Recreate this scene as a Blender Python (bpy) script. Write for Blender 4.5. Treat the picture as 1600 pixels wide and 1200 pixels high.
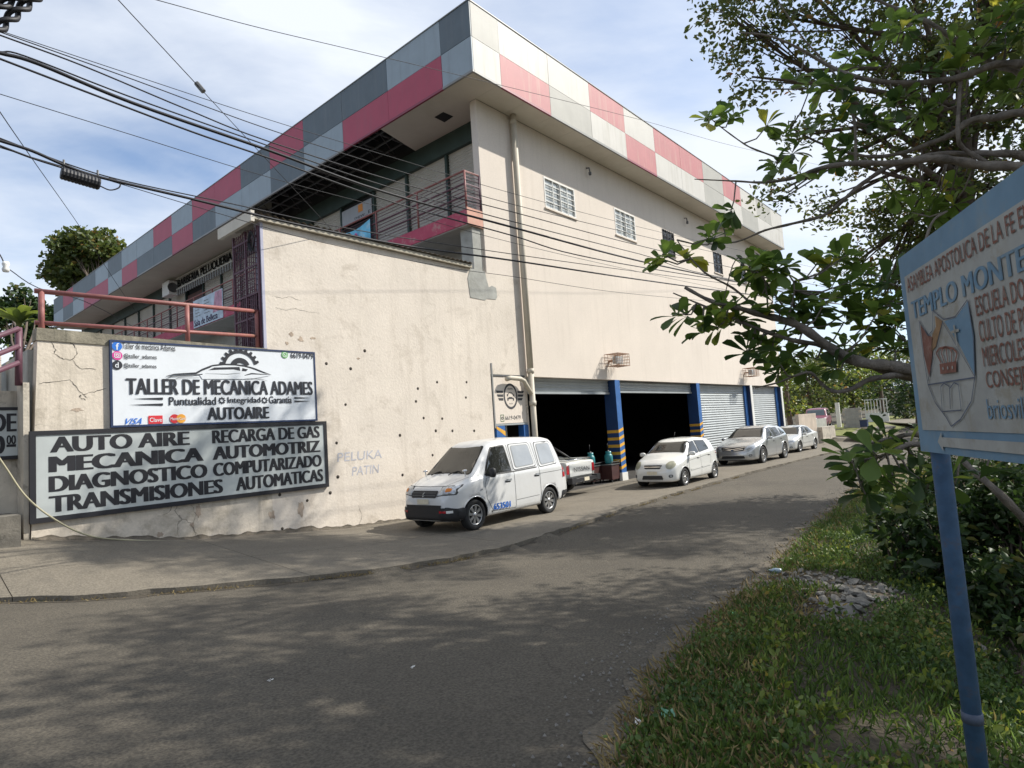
import bpy, bmesh, math, random
import numpy as np
from mathutils import Vector, Matrix
from mathutils.bvhtree import BVHTree
from mathutils.geometry import delaunay_2d_cdt
R = random.Random(7)
RN = np.random.RandomState(11)
for o in list(bpy.data.objects):
    bpy.data.objects.remove(o)
SC = bpy.context.scene
COL = SC.collection

# ------------------------------------------------------------------ camera, sky, sun, exposure
# camera axes in the world (X along the garage facade, Y into the building, Z up)
F = 954.0
_a = Vector((828, 20, F)).normalized()
_b = Vector((-1104, 150, F)); _b = (_b - _a * _b.dot(_a)).normalized()
_u = _a.cross(_b)
if _u.y > 0: _u = -_u
EYE = Vector((0, 0, 2.05))
right = Vector((_a.x, _b.x, _u.x)); down = Vector((_a.y, _b.y, _u.y)); fwd = Vector((_a.z, _b.z, _u.z))
cam_d = bpy.data.cameras.new('camera')
cam_d.sensor_width = 36; cam_d.lens = F / 1600 * 36
cam_d.clip_start = 0.05; cam_d.clip_end = 2000
cam = bpy.data.objects.new('camera', cam_d); COL.objects.link(cam)
m = Matrix((( right.x, -down.x, -fwd.x, EYE.x), (right.y, -down.y, -fwd.y, EYE.y), (right.z, -down.z, -fwd.z, EYE.z), (0, 0, 0, 1)))
cam.matrix_world = m
SC.camera = cam

SUN = Vector((1.4, -1.0, 1.56)).normalized()
SUN_STR, SKY_STR, EXPO = 5.0, 0.118, 0.30
world = bpy.data.worlds.new("World"); SC.world = world; world.use_nodes = True
nt = world.node_tree; N = nt.nodes; L = nt.links
N.clear()
out = N.new('ShaderNodeOutputWorld'); bg = N.new('ShaderNodeBackground'); bg.inputs['Strength'].default_value = SKY_STR
sky = N.new('ShaderNodeTexSky'); sky.sky_type = 'NISHITA'; sky.sun_disc = False
sky.sun_elevation = math.asin(SUN.z); sky.sun_rotation = math.atan2(SUN.x, SUN.y)
sky.air_density = 1.0; sky.dust_density = 1.2; sky.ozone_density = 1.5
tc = N.new('ShaderNodeTexCoord'); sep = N.new('ShaderNodeSeparateXYZ')
L.new(tc.outputs['Generated'], sep.inputs[0])
def math_n(nt, op, a=None, b=None):
    n = nt.nodes.new('ShaderNodeMath'); n.operation = op
    for i, v in enumerate((a, b)):
        if v is None: continue
        if isinstance(v, (int, float)): n.inputs[i].default_value = v
        else: nt.links.new(v, n.inputs[i])
    return n.outputs[0]
zz = math_n(nt, 'ADD', math_n(nt, 'MAXIMUM', sep.outputs[2], 0.0), 0.22)
px_ = math_n(nt, 'DIVIDE', sep.outputs[0], zz); py_ = math_n(nt, 'DIVIDE', sep.outputs[1], zz)
cmb = N.new('ShaderNodeCombineXYZ'); L.new(px_, cmb.inputs[0]); L.new(py_, cmb.inputs[1])
def noise_n(nt, vec, scale, detail=6, rough=0.55, dist=0.0):
    n = nt.nodes.new('ShaderNodeTexNoise'); n.inputs['Scale'].default_value = scale
    n.inputs['Detail'].default_value = detail; n.inputs['Roughness'].default_value = rough
    n.inputs['Distortion'].default_value = dist
    if vec is not None: nt.links.new(vec, n.inputs['Vector'])
    return n.outputs['Fac']
def ramp_n(nt, fac, stops):
    n = nt.nodes.new('ShaderNodeValToRGB'); e = n.color_ramp.elements
    while len(e) < len(stops): e.new(0.5)
    for i, (p, c) in enumerate(stops):
        e[i].position = p; e[i].color = (c, c, c, 1) if isinstance(c, (int, float)) else (*c, 1)
    nt.links.new(fac, n.inputs['Fac']); return n.outputs['Color']
mp = N.new('ShaderNodeMapping'); mp.inputs['Scale'].default_value = (1.0, 1.0, 1); mp.inputs['Rotation'].default_value = (0, 0, 0.6)
mp.inputs['Location'].default_value = (3.1, 1.7, 0); L.new(cmb.outputs[0], mp.inputs['Vector'])
mp2 = N.new('ShaderNodeMapping'); mp2.inputs['Scale'].default_value = (1.0, 1.9, 1); mp2.inputs['Rotation'].default_value = (0, 0, 0.35); L.new(mp.outputs[0], mp2.inputs['Vector'])
c1 = ramp_n(nt, noise_n(nt, mp.outputs[0], 0.75, 6, 0.5, 0.3), [(0.38, 0.0), (0.60, 1.0)])
c2 = ramp_n(nt, noise_n(nt, mp2.outputs[0], 1.9, 8, 0.6, 0.3), [(0.38, 0.0), (0.70, 1.0)])
cm = math_n(nt, 'MULTIPLY', math_n(nt, 'ADD', math_n(nt, 'MULTIPLY', c1, 0.80), math_n(nt, 'MULTIPLY', c2, 0.30)), 0.95)
cm = math_n(nt, 'MINIMUM', math_n(nt, 'ADD', cm, 0.10), 0.97)
mx = N.new('ShaderNodeMix'); mx.data_type = 'RGBA'
tn = N.new('ShaderNodeMix'); tn.data_type = 'RGBA'; tn.blend_type = 'MULTIPLY'; tn.inputs['Factor'].default_value = 1; L.new(sky.outputs[0], tn.inputs['A']); tn.inputs['B'].default_value = (1.05, 1.18, 1.30, 1)
L.new(cm, mx.inputs['Factor']); L.new(tn.outputs['Result'], mx.inputs['A']); mx.inputs['B'].default_value = (6.6, 7.0, 7.6, 1)
L.new(mx.outputs['Result'], bg.inputs['Color']); L.new(bg.outputs[0], out.inputs['Surface'])
sun_d = bpy.data.lights.new('sun', 'SUN'); sun_d.energy = SUN_STR; sun_d.angle = math.radians(0.53); sun_d.color = (1, 0.955, 0.87)
sun_o = bpy.data.objects.new('sun', sun_d); COL.objects.link(sun_o)
sun_o.rotation_euler = (-SUN).to_track_quat('-Z', 'Y').to_euler(); sun_o.location = (20, -20, 40)
SC.view_settings.view_transform = 'Standard'; SC.view_settings.look = 'None'
SC.view_settings.exposure = EXPO; SC.view_settings.gamma = 1; SC.view_settings.use_curve_mapping = False

# ------------------------------------------------------------------ survey helpers: where a sight line meets a real plane
def ray(x, y):
    v = right * (x - 800) + down * (y - 600) + fwd * F
    return v / F
def G(x, y, z=0.0): d = ray(x, y); return EYE + d * ((z - EYE.z) / d.z)
def WY(x, y, Y=11.95): d = ray(x, y); return EYE + d * (Y / d.y)
def WX(x, y, X=12.0): d = ray(x, y); return EYE + d * (X / d.x)
def DP(x, y, dep): return EYE + ray(x, y) * dep

# ------------------------------------------------------------------ materials
def mat(name, col, rough=0.8, var=0.12, vs=2.0, bump=0.0, bs=30.0, metal=0.0, spec=0.5, streak=0.0, stain=None, stain_amt=0.0, stain_scale=1.2, coat=0.0, grain=0.0, gs=60.0, trans=0.0, crack=0.0):
    M = bpy.data.materials.new(name); M.use_nodes = True; nt = M.node_tree; P = nt.nodes['Principled BSDF']
    P.inputs['Roughness'].default_value = rough; P.inputs['Metallic'].default_value = metal
    P.inputs['Specular IOR Level'].default_value = spec; P.inputs['Coat Weight'].default_value = coat
    P.inputs['Coat Roughness'].default_value = 0.05
    tc = nt.nodes.new('ShaderNodeTexCoord'); ob = tc.outputs['Object']
    c = col
    f = noise_n(nt, ob, vs, 6, 0.6)
    lo = tuple(max(0, v * (1 - var)) for v in c); hi = tuple(min(1, v * (1 + var)) for v in c)
    cc = ramp_n(nt, f, [(0.3, lo), (0.7, hi)])
    def mixc(fac, a, b):
        n = nt.nodes.new('ShaderNodeMix'); n.data_type = 'RGBA'; nt.links.new(fac, n.inputs['Factor'])
        nt.links.new(a, n.inputs['A'])
        if isinstance(b, tuple): n.inputs['B'].default_value = (*b, 1)
        else: nt.links.new(b, n.inputs['B'])
        return n.outputs['Result']
    if grain:
        g = ramp_n(nt, noise_n(nt, ob, gs, 2, 0.7), [(0.35, 1 - grain), (0.65, 1 + grain)])
        n = nt.nodes.new('ShaderNodeMix'); n.data_type = 'RGBA'; n.blend_type = 'MULTIPLY'; n.inputs['Factor'].default_value = 1
        nt.links.new(cc, n.inputs['A']); nt.links.new(g, n.inputs['B']); cc = n.outputs['Result']
        for e in g.node.color_ramp.elements: pass
    if streak:
        mpn = nt.nodes.new('ShaderNodeMapping'); mpn.inputs['Scale'].default_value = (5, 5, 0.35); nt.links.new(ob, mpn.inputs['Vector'])
        s = ramp_n(nt, noise_n(nt, mpn.outputs[0], 1.0, 6, 0.65), [(0.52, 0.0), (0.75, streak)])
        cc = mixc(s, cc, stain or tuple(v * 0.45 for v in c))
    if stain_amt:
        s = ramp_n(nt, noise_n(nt, ob, stain_scale, 9, 0.72, 0.4), [(0.53, 0.0), (0.66, stain_amt)])
        cc = mixc(s, cc, stain or tuple(v * 0.4 for v in c))
    if crack:
        vo = nt.nodes.new('ShaderNodeTexVoronoi'); vo.feature = 'DISTANCE_TO_EDGE'; vo.inputs['Scale'].default_value = 0.8
        nz = nt.nodes.new('ShaderNodeTexNoise'); nz.inputs['Scale'].default_value = 3; nz.inputs['Detail'].default_value = 6
        nt.links.new(ob, nz.inputs['Vector'])
        ad = nt.nodes.new('ShaderNodeVectorMath'); ad.operation = 'MULTIPLY_ADD'; nt.links.new(nz.outputs['Color'], ad.inputs[0])
        ad.inputs[1].default_value = (0.5, 0.5, 0.5); nt.links.new(ob, ad.inputs[2]); nt.links.new(ad.outputs[0], vo.inputs['Vector'])
        line = ramp_n(nt, vo.outputs['Distance'], [(0.0, 1.0), (0.012, 0.0)])
        msk = ramp_n(nt, noise_n(nt, ob, 0.5, 2), [(0.50, 0.0), (0.56, crack)])
        mm = nt.nodes.new('ShaderNodeMix'); mm.data_type = 'RGBA'; mm.blend_type = 'MULTIPLY'; mm.inputs['Factor'].default_value = 1
        nt.links.new(line, mm.inputs['A']); nt.links.new(msk, mm.inputs['B'])
        cc = mixc(mm.outputs['Result'], cc, tuple(v * 0.25 for v in c))
    nt.links.new(cc, P.inputs['Base Color'])
    if bump:
        b = nt.nodes.new('ShaderNodeBump'); b.inputs['Strength'].default_value = bump; b.inputs['Distance'].default_value = 0.02
        nt.links.new(noise_n(nt, ob, bs, 5, 0.65), b.inputs['Height']); nt.links.new(b.outputs[0], P.inputs['Normal'])
    return M
def leaf_mat(name, dark, light, yellow=(0.25, 0.22, 0.03), rough=0.45, tr=0.3):
    M = bpy.data.materials.new(name); M.use_nodes = True; nt = M.node_tree; P = nt.nodes['Principled BSDF']
    P.inputs['Roughness'].default_value = rough; P.inputs['Specular IOR Level'].default_value = 0.4
    at = nt.nodes.new('ShaderNodeAttribute'); at.attribute_name = 'tint'
    cc = ramp_n(nt, at.outputs['Fac'], [(0.0, dark), (0.8, light), (0.93, light), (1.0, yellow)])
    nt.links.new(cc, P.inputs['Base Color'])
    T = nt.nodes.new('ShaderNodeBsdfTranslucent'); hs = nt.nodes.new('ShaderNodeHueSaturation'); hs.inputs['Value'].default_value = 2.2; hs.inputs['Hue'].default_value = 0.485
    nt.links.new(cc, hs.inputs['Color']); nt.links.new(hs.outputs[0], T.inputs['Color'])
    X = nt.nodes.new('ShaderNodeMixShader'); X.inputs[0].default_value = tr
    nt.links.new(P.outputs[0], X.inputs[1]); nt.links.new(T.outputs[0], X.inputs[2])
    nt.links.new(X.outputs[0], nt.nodes['Material Output'].inputs['Surface']); return M
M = {}
M['cream'] = mat('cream_plaster', (0.69, 0.615, 0.535), 0.9, 0.05, 0.5, 0.12, 25, streak=0.22, stain=(0.42, 0.36, 0.29), grain=0.03, gs=18)
M['creamold'] = mat('weathered_cream_plaster', (0.65, 0.575, 0.475), 0.9, 0.10, 1.2, 0.35, 18, streak=0.6, stain=(0.27, 0.23, 0.17), stain_amt=0.6, stain_scale=1.3, grain=0.05, gs=20, crack=0.9)
M['creamyard'] = mat('yard_wall_plaster', (0.67, 0.60, 0.515), 0.9, 0.07, 0.9, 0.35, 16, streak=0.35, stain=(0.40, 0.34, 0.27), stain_amt=0.5, stain_scale=1.35, grain=0.04, gs=20)
M['creamcap'] = mat('mossy_wall_cap', (0.25, 0.225, 0.17), 0.95, 0.35, 3, 0.5, 25, stain=(0.07, 0.068, 0.05), stain_amt=0.95, stain_scale=2.6, streak=0.8, grain=0.1)
M['dirty'] = mat('dirty_plaster', (0.50, 0.45, 0.37), 0.95, 0.2, 2, 0.4, 25, stain=(0.12, 0.11, 0.09), stain_amt=0.7, stain_scale=2.4, streak=0.5)
M['stained'] = mat('blackened_concrete', (0.16, 0.145, 0.12), 0.97, 0.3, 3, 0.5, 25, stain=(0.03, 0.03, 0.025), stain_amt=0.85, stain_scale=3)
M['cement'] = mat('grey_cement', (0.36, 0.36, 0.33), 0.95, 0.18, 3, 0.3, 25, stain=(0.2, 0.2, 0.17), stain_amt=0.4)
M['soffit'] = mat('soffit_board', (0.60, 0.56, 0.48), 0.8, 0.06, 1, stain=(0.4, 0.36, 0.28), stain_amt=0.25, stain_scale=0.6)
M['greybd'] = mat('fascia_slate', (0.10, 0.13, 0.15), 0.55, 0.10, 1.5, streak=0.4, stain=(0.2, 0.2, 0.2))
M['lightbd'] = mat('fascia_light', (0.30, 0.36, 0.40), 0.55, 0.07, 1.5, streak=0.4, stain=(0.2, 0.22, 0.24))
M['redbd'] = mat('fascia_red', (0.42, 0.055, 0.10), 0.55, 0.07, 1.5, streak=0.4, stain=(0.3, 0.1, 0.12))
M['whitebd'] = mat('fascia_white_side', (0.52, 0.50, 0.455), 0.6, 0.06, 1.2, streak=0.6, stain=(0.34, 0.31, 0.24))  # warm off-white of the side facade panels
M['beigebd'] = mat('fascia_dirty_grey', (0.36, 0.35, 0.31), 0.6, 0.08, 1.2, streak=0.3, stain=(0.26, 0.25, 0.2))
M['pinkbd'] = mat('fascia_pale_red_side', (0.43, 0.135, 0.14), 0.6, 0.07, 1.2, streak=0.6, stain=(0.46, 0.33, 0.25))  # paler red of the side facade panels
M['trim'] = mat('metal_trim', (0.25, 0.25, 0.24), 0.5, 0.1)
M['pinktrim'] = mat('red_trim', (0.25, 0.04, 0.07), 0.5, 0.1)
M['shutter'] = mat('roller_shutter_cream', (0.50, 0.48, 0.42), 0.55, 0.08, 2)
M['galv'] = mat('roller_shutter_galvanised', (0.36, 0.385, 0.39), 0.5, 0.09, 2, metal=0.2, streak=0.15, stain=(0.3, 0.3, 0.28))
M['greenst'] = mat('dark_green_steel', (0.035, 0.06, 0.05), 0.6, 0.2)
M['hole'] = mat('drain_hole_dark', (0.05, 0.04, 0.03), 0.9, 0.3)
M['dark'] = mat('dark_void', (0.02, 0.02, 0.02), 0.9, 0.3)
M['steel'] = mat('dull_steel', (0.12, 0.12, 0.12), 0.5, 0.2, metal=0.3)
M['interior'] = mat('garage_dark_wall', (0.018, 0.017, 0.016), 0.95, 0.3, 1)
M['pinkslab'] = mat('pink_balcony_paint', (0.42, 0.06, 0.11), 0.75, 0.12, 2, 0.2, 20, stain=(0.42, 0.33, 0.28), stain_amt=0.7, stain_scale=4.0)
M['peach'] = mat('peach_balcony_paint', (0.60, 0.33, 0.25), 0.8, 0.12, 3, 0.2, 20, stain=(0.5, 0.40, 0.3), stain_amt=0.6, stain_scale=5.0)
M['purple'] = mat('plum_railing_paint', (0.11, 0.045, 0.065), 0.5, 0.2, 5)
M['pinkrail'] = mat('faded_pink_rail_paint', (0.27, 0.095, 0.085), 0.55, 0.2, 6, stain=(0.22, 0.12, 0.07), stain_amt=0.6, stain_scale=7)
M['plum'] = mat('plum_lattice', (0.085, 0.028, 0.045), 0.6, 0.2)
M['lilac'] = mat('lilac_wall_edge', (0.42, 0.42, 0.52), 0.7, 0.1)
M['blue'] = mat('blue_paint', (0.03, 0.12, 0.34), 0.5, 0.14, 4, stain=(0.1, 0.2, 0.4), stain_amt=0.3, stain_scale=5)
M['navy'] = mat('navy_paint_and_shade', (0.012, 0.03, 0.09), 0.6, 0.15)
M['yellow'] = mat('yellow_paint', (0.72, 0.38, 0.04), 0.55, 0.12, 4)
M['white'] = mat('white_paint', (0.72, 0.71, 0.67), 0.6, 0.06, 3, stain=(0.5, 0.47, 0.4), stain_amt=0.2)
M['glassl'] = mat('pale_curtained_glass', (0.50, 0.53, 0.53), 0.12, 0.12, 2.5, spec=0.6)
M['glassd'] = mat('dark_window_glass', (0.03, 0.035, 0.04), 0.08, 0.1, spec=0.7)
M['pipe'] = mat('painted_pvc_pipe', (0.52, 0.47, 0.38), 0.6, 0.1, 2, streak=0.4, stain=(0.26, 0.24, 0.15))
M['black'] = mat('black_paint', (0.012, 0.012, 0.016), 0.6, 0.15)
M['cable'] = mat('black_cable', (0.01, 0.01, 0.014), 0.6, 0.05)
M['silver'] = mat('silver_sign_paint', (0.44, 0.47, 0.46), 0.5, 0.08, 2, streak=0.15, stain=(0.25, 0.25, 0.23))
M['vinyl'] = mat('white_vinyl_banner', (0.72, 0.75, 0.78), 0.42, 0.04, 1.5, 0.25, 3)
M['ink'] = mat('black_ink', (0.022, 0.024, 0.032), 0.5, 0.1)
M['rust'] = mat('rusty_steel', (0.30, 0.16, 0.09), 0.85, 0.3, 6)
M['asphalt'] = mat('old_asphalt', (0.084, 0.072, 0.054), 0.93, 0.20, 0.5, 0.75, 42, stain=(0.058, 0.049, 0.038), stain_amt=0.5, stain_scale=0.45, grain=0.38, gs=45, crack=0.5)
M['concrete'] = mat('old_concrete', (0.165, 0.143, 0.110), 0.93, 0.15, 0.9, 0.6, 40, stain=(0.09, 0.08, 0.065), stain_amt=0.55, stain_scale=0.9, grain=0.2, gs=35)
M['soil'] = mat('grassy_soil', (0.065, 0.052, 0.034), 0.98, 0.3, 2, 0.8, 18, stain=(0.045, 0.07, 0.02), stain_amt=0.8, stain_scale=1.3, grain=0.3, gs=30)
M['lawn'] = mat('lawn', (0.14, 0.15, 0.035), 0.98, 0.25, 1.5, 0.8, 18)
M['rock'] = mat('pale_rock', (0.21, 0.195, 0.17), 0.95, 0.25, 6, 0.5, 30)
M['bark'] = mat('grey_bark', (0.17, 0.145, 0.12), 0.95, 0.35, 9, 0.9, 40, stain=(0.05, 0.045, 0.035), stain_amt=0.6, stain_scale=5)
M['barkd'] = mat('brown_bark', (0.10, 0.075, 0.055), 0.95, 0.3, 6, 0.9, 40)
M['leafbig'] = leaf_mat('broad_leaf_green', (0.022, 0.050, 0.014), (0.085, 0.145, 0.025), (0.26, 0.26, 0.03), 0.45, 0.45)
M['leafsm'] = leaf_mat('small_leaf_green', (0.035, 0.06, 0.014), (0.10, 0.125, 0.03), (0.22, 0.12, 0.03), 0.5, 0.3)
M['leafdk'] = leaf_mat('shrub_leaf_green', (0.012, 0.028, 0.008), (0.038, 0.075, 0.016), (0.14, 0.13, 0.03), 0.5, 0.2)
M['leafylw'] = leaf_mat('sunny_leaf_green', (0.06, 0.10, 0.015), (0.15, 0.19, 0.03), (0.30, 0.22, 0.04), 0.5, 0.3)
M['grass'] = leaf_mat('grass_blade_green', (0.045, 0.09, 0.018), (0.12, 0.19, 0.035), (0.30, 0.25, 0.09), 0.6, 0.25)

# ------------------------------------------------------------------ mesh builder
class MB:
    def __init__(s): s.v = []; s.f = []; s.m = []; s.mats = []; s.sm = []
    def mi(s, m):
        if m not in s.mats: s.mats.append(m)
        return s.mats.index(m)
    def add(s, vs, fs, m, smooth=False):
        o = len(s.v); s.v += [tuple(v) for v in vs]; k = s.mi(m)
        for f in fs: s.f.append(tuple(o + i for i in f)); s.m.append(k); s.sm.append(smooth)
        return s
    def box(s, a, b, m):
        x0, y0, z0 = a; x1, y1, z1 = b
        if x0 > x1: x0, x1 = x1, x0
        if y0 > y1: y0, y1 = y1, y0
        if z0 > z1: z0, z1 = z1, z0
        return s.add([(x0,y0,z0),(x1,y0,z0),(x1,y1,z0),(x0,y1,z0),(x0,y0,z1),(x1,y0,z1),(x1,y1,z1),(x0,y1,z1)],
              [(0,3,2,1),(4,5,6,7),(0,1,5,4),(1,2,6,5),(2,3,7,6),(3,0,4,7)], m)
    def quad(s, p, m): return s.add(p, [tuple(range(len(p)))], m)
    def prism(s, poly, off, m):
        n = len(poly); off = Vector(off); P = [Vector(p) for p in poly]
        fs = [tuple(range(n)), tuple(range(2*n-1, n-1, -1))] + [(i, n+i, n+(i+1) % n, (i+1) % n) for i in range(n)]
        return s.add(P + [p + off for p in P], fs, m)
    def tube(s, pts, r, m, n=8, cap=True, smooth=True):
        pts = [Vector(p) for p in pts]; k = len(pts)
        rs = r if isinstance(r, (list, tuple)) else [r] * k
        d = (pts[1] - pts[0]).normalized(); up = Vector((0, 0, 1)) if abs(d.z) < 0.9 else Vector((1, 0, 0))
        u = d.cross(up).normalized(); vs = []
        for i in range(k):
            t = (pts[min(i+1, k-1)] - pts[max(i-1, 0)]).normalized()
            u = (u - t * u.dot(t))
            u = u.normalized() if u.length > 1e-6 else t.orthogonal().normalized()
            w = t.cross(u)
            for j in range(n):
                a = 2 * math.pi * j / n
                vs.append(pts[i] + (u * math.cos(a) + w * math.sin(a)) * rs[i])
        fs = [(i*n+j, i*n+(j+1) % n, (i+1)*n+(j+1) % n, (i+1)*n+j) for i in range(k-1) for j in range(n)]
        if cap: fs += [tuple(range(n-1, -1, -1)), tuple((k-1)*n + j for j in range(n))]
        return s.add(vs, fs, m, smooth)
    def lathe(s, prof, m, n=24, axis='z', c=(0,0,0), smooth=True, closed=False):
        vs = []; c = Vector(c)
        for (r, h) in prof:
            for j in range(n):
                a = 2*math.pi*j/n; x, y = r*math.cos(a), r*math.sin(a)
                vs.append(c + (Vector((x, y, h)) if axis == 'z' else Vector((x, h, y))))
        k = len(prof); fs = [(i*n+j, i*n+(j+1) % n, (i+1)*n+(j+1) % n, (i+1)*n+j) for i in range(k-1) for j in range(n)]
        if closed: fs += [((k-1)*n+j, (k-1)*n+(j+1) % n, (j+1) % n, j) for j in range(n)]
        return s.add(vs, fs, m, smooth)
    def build(s, name, parent=None, **tags):
        me = bpy.data.meshes.new(name); me.from_pydata(s.v, [], s.f)
        for m_ in s.mats: me.materials.append(m_)
        me.polygons.foreach_set('material_index', s.m); me.polygons.foreach_set('use_smooth', s.sm); me.update()
        o = bpy.data.objects.new(name, me); COL.objects.link(o)
        if parent is not None: o.parent = parent
        return tag(o, **tags)
def tag(o, label=None, category=None, group=None, kind=None):
    if label: o['label'] = label
    if category: o['category'] = category
    if group: o['group'] = group
    if kind: o['kind'] = kind
    return o
def thing(name, label, category, loc=(0, 0, 0), rz=0.0, group=None):
    o = bpy.data.objects.new(name, None); COL.objects.link(o); o.location = loc; o.rotation_euler = (0, 0, rz); o.empty_display_size = 0.2
    return tag(o, label, category, group)
def local(parent, o):   # parts modelled in world metres under an Empty that stands elsewhere
    o.matrix_parent_inverse = parent_inv(parent); return o
def parent_inv(p):
    mw = Matrix.Translation(p.location) @ p.rotation_euler.to_matrix().to_4x4()
    return mw.inverted()
def fixparts():
    pass
def copy_tree(o, parent=None):
    c = o.copy(); COL.objects.link(c); c.parent = parent
    for ch in list(o.children): copy_tree(ch, c)
    return c
_dg = None
_tcache = {}
def text_mesh(s, bold=0.0):
    if (s, bold) in _tcache: return _tcache[(s, bold)]
    cu = bpy.data.curves.new('t', 'FONT'); cu.body = s; cu.size = 1; cu.offset = bold; cu.resolution_u = 4
    o = bpy.data.objects.new('t', cu); COL.objects.link(o)
    dg = bpy.context.evaluated_depsgraph_get(); me = bpy.data.meshes.new_from_object(o.evaluated_get(dg))
    vs = [tuple(v.co) for v in me.vertices]; fs = [tuple(p.vertices) for p in me.polygons]
    bpy.data.objects.remove(o); bpy.data.curves.remove(cu); bpy.data.meshes.remove(me)
    xs = [v[0] for v in vs]; ys = [v[1] for v in vs]; x0, x1, y0, y1 = min(xs), max(xs), min(ys), max(ys)
    vs = [((v[0]-x0)/(x1-x0), (v[1]-y0)/(y1-y0)) for v in vs]
    _tcache[(s, bold)] = (vs, fs); return vs, fs
def lettering(mb, s, m, P, u0, u1, v0, v1, bold=0.02, shear=0.0, fn=None):
    """fit the string into the box u0..u1, v0..v1 of the plane map P(u, v)"""
    vs, fs = text_mesh(s, 0.0)
    w = (u1-u0)/max(len(s), 1)*bold*1.7     # heavy lettering: further strokes beside the first
    for k in ((0,) if w == 0 else (-1, -0.5, 0, 0.5, 1)):
        q = [P(u0 + w*abs(1) + (u1-u0-2*w)*a + w*k + shear*(v1-v0)*b, v0 + (v1-v0)*b) for a, b in vs]
        if k: q = [(p[0], p[1]-0.0003*k, p[2]) for p in q]
        mb.add(q, fs, m)
    return mb
def poly2d(mb, pts, m, P): mb.add([P(*p) for p in pts], [tuple(range(len(pts)))], m)
def ring2d(mb, c, r0, r1, m, P, a0=0, a1=360, n=32, sy=1.0):
    vs = []
    for i in range(n+1):
        a = math.radians(a0 + (a1-a0)*i/n)
        vs += [P(c[0]+r0*math.cos(a), c[1]+sy*r0*math.sin(a)), P(c[0]+r1*math.cos(a), c[1]+sy*r1*math.sin(a))]
    mb.add(vs, [(2*i, 2*i+1, 2*i+3, 2*i+2) for i in range(n)], m)
def stroke2d(mb, pts, w, m, P):
    for i in range(len(pts)-1):
        a = Vector(pts[i]); b = Vector(pts[i+1]); d = (b-a); 
        if d.length < 1e-6: continue
        nn = Vector((-d.y, d.x)).normalized(); w0 = w[i] if isinstance(w, list) else w; w1 = w[i+1] if isinstance(w, list) else w
        mb.add([P(*(a+nn*w0/2)), P(*(a-nn*w0/2)), P(*(b-nn*w1/2)), P(*(b+nn*w1/2))], [(0,1,2,3)], m)

# ------------------------------------------------------------------ terrain
def interp(x, pts):
    if x <= pts[0][0]: return pts[0][1] + (x-pts[0][0])*(pts[1][1]-pts[0][1])/(pts[1][0]-pts[0][0])
    for (a, b), (c, d) in zip(pts, pts[1:]):
        if x <= c: return b + (d-b)*(x-a)/(c-a)
    return pts[-1][1]
CURB = [(-8, 11.2), (0, 10.9), (1.6, 9.98), (2.41, 9.2), (3.36, 8.7), (4.2, 8.29), (5.13, 7.85), (5.85, 7.57), (6.69, 7.38), (8.2, 7.32), (9.68, 7.44), (13.8, 7.9), (22.8, 8.19), (31.5, 8.0), (43, 7.9), (60, 8.6), (100, 11.5), (160, 17)]
VERGE = [(-8, -1.2), (0, 0.9), (2.78, 1.86), (3.33, 2.07), (4.09, 2.33), (5.46, 2.58), (6.95, 2.78), (8.05, 2.88), (9.73, 3.12), (11.4, 3.3), (13.7, 3.47), (18.4, 3.9), (43, 4.1), (60, 4.9), (100, 7.6), (160, 13)]
HW = [(-8, 2.2), (2.3, 0.90), (4.6, 0.5), (7.9, 0.17), (9.7, 0.1), (15, 0.0), (400, 0.0)]
def curbY(x): return interp(x, CURB)
def vergeY(x): return interp(x, VERGE)
def hr(x):
    if x > 9: return 0.0 + (0.008*(x-45) if x > 45 else 0)
    if x > 0: return 0.5*((9-x)/9)**1.6
    return 0.5 - x*0.085
def sst(a, b, x):
    t = min(1, max(0, (x-a)/(b-a))); return t*t*(3-2*t)
def wob(x, y): return math.sin(x*1.7+y*0.6)*0.5 + math.sin(x*0.63-y*1.9+1.3)*0.5 + math.sin(x*3.1+y*2.7)*0.25
def TZ(x, y):
    b = hr(x); cy = curbY(x); vy = vergeY(x)
    if y > cy:
        t = min(1, (y-cy)/(11.95-cy)) if cy < 11.9 else 1
        if x < 45: return b + 0.07*(1-t) + (interp(x, HW)-b)*t
        return b + 0.07 + 0.35*sst(0.5, 5, y-cy)
    if y >= vy: return b
    d = vy - y
    z = b + 0.06*sst(0, 0.5, d) + (0.045*wob(x, y) + 0.02*wob(x*3, y*3.3))*sst(0, 0.7, d)
    if x > 2: z -= 2.6*sst(1.5, 5.4, d)*sst(3, 5.5, x)
    return z
def sheet(name, xs, ys_fn, nt_, zoff, m, label=None, kind='structure', skirt=0.0):
    vs = []; fs = []; nx = len(xs)
    for x in xs:
        for (y, dz) in ys_fn(x): vs.append((x, y, TZ(x, y) + zoff + dz))
    ny = len(vs)//nx
    for i in range(nx-1):
        for j in range(ny-1): fs.append((i*ny+j, (i+1)*ny+j, (i+1)*ny+j+1, i*ny+j+1))
    mb = MB(); mb.add(vs, fs, m, True); o = mb.build(name, kind=kind); return o
def frange(a, b, st):
    r = []; x = a
    while x < b - 1e-9: r.append(x); x += st
    r.append(b); return r
xr = frange(-8, 24, 0.2) + frange(24.6, 60, 0.8) + frange(62, 160, 3)
ground_x = frange(-300, -10, 15) + frange(-8, 26, 0.35) + frange(27, 60, 1.5) + frange(63, 160, 5) + frange(170, 700, 30)
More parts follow.
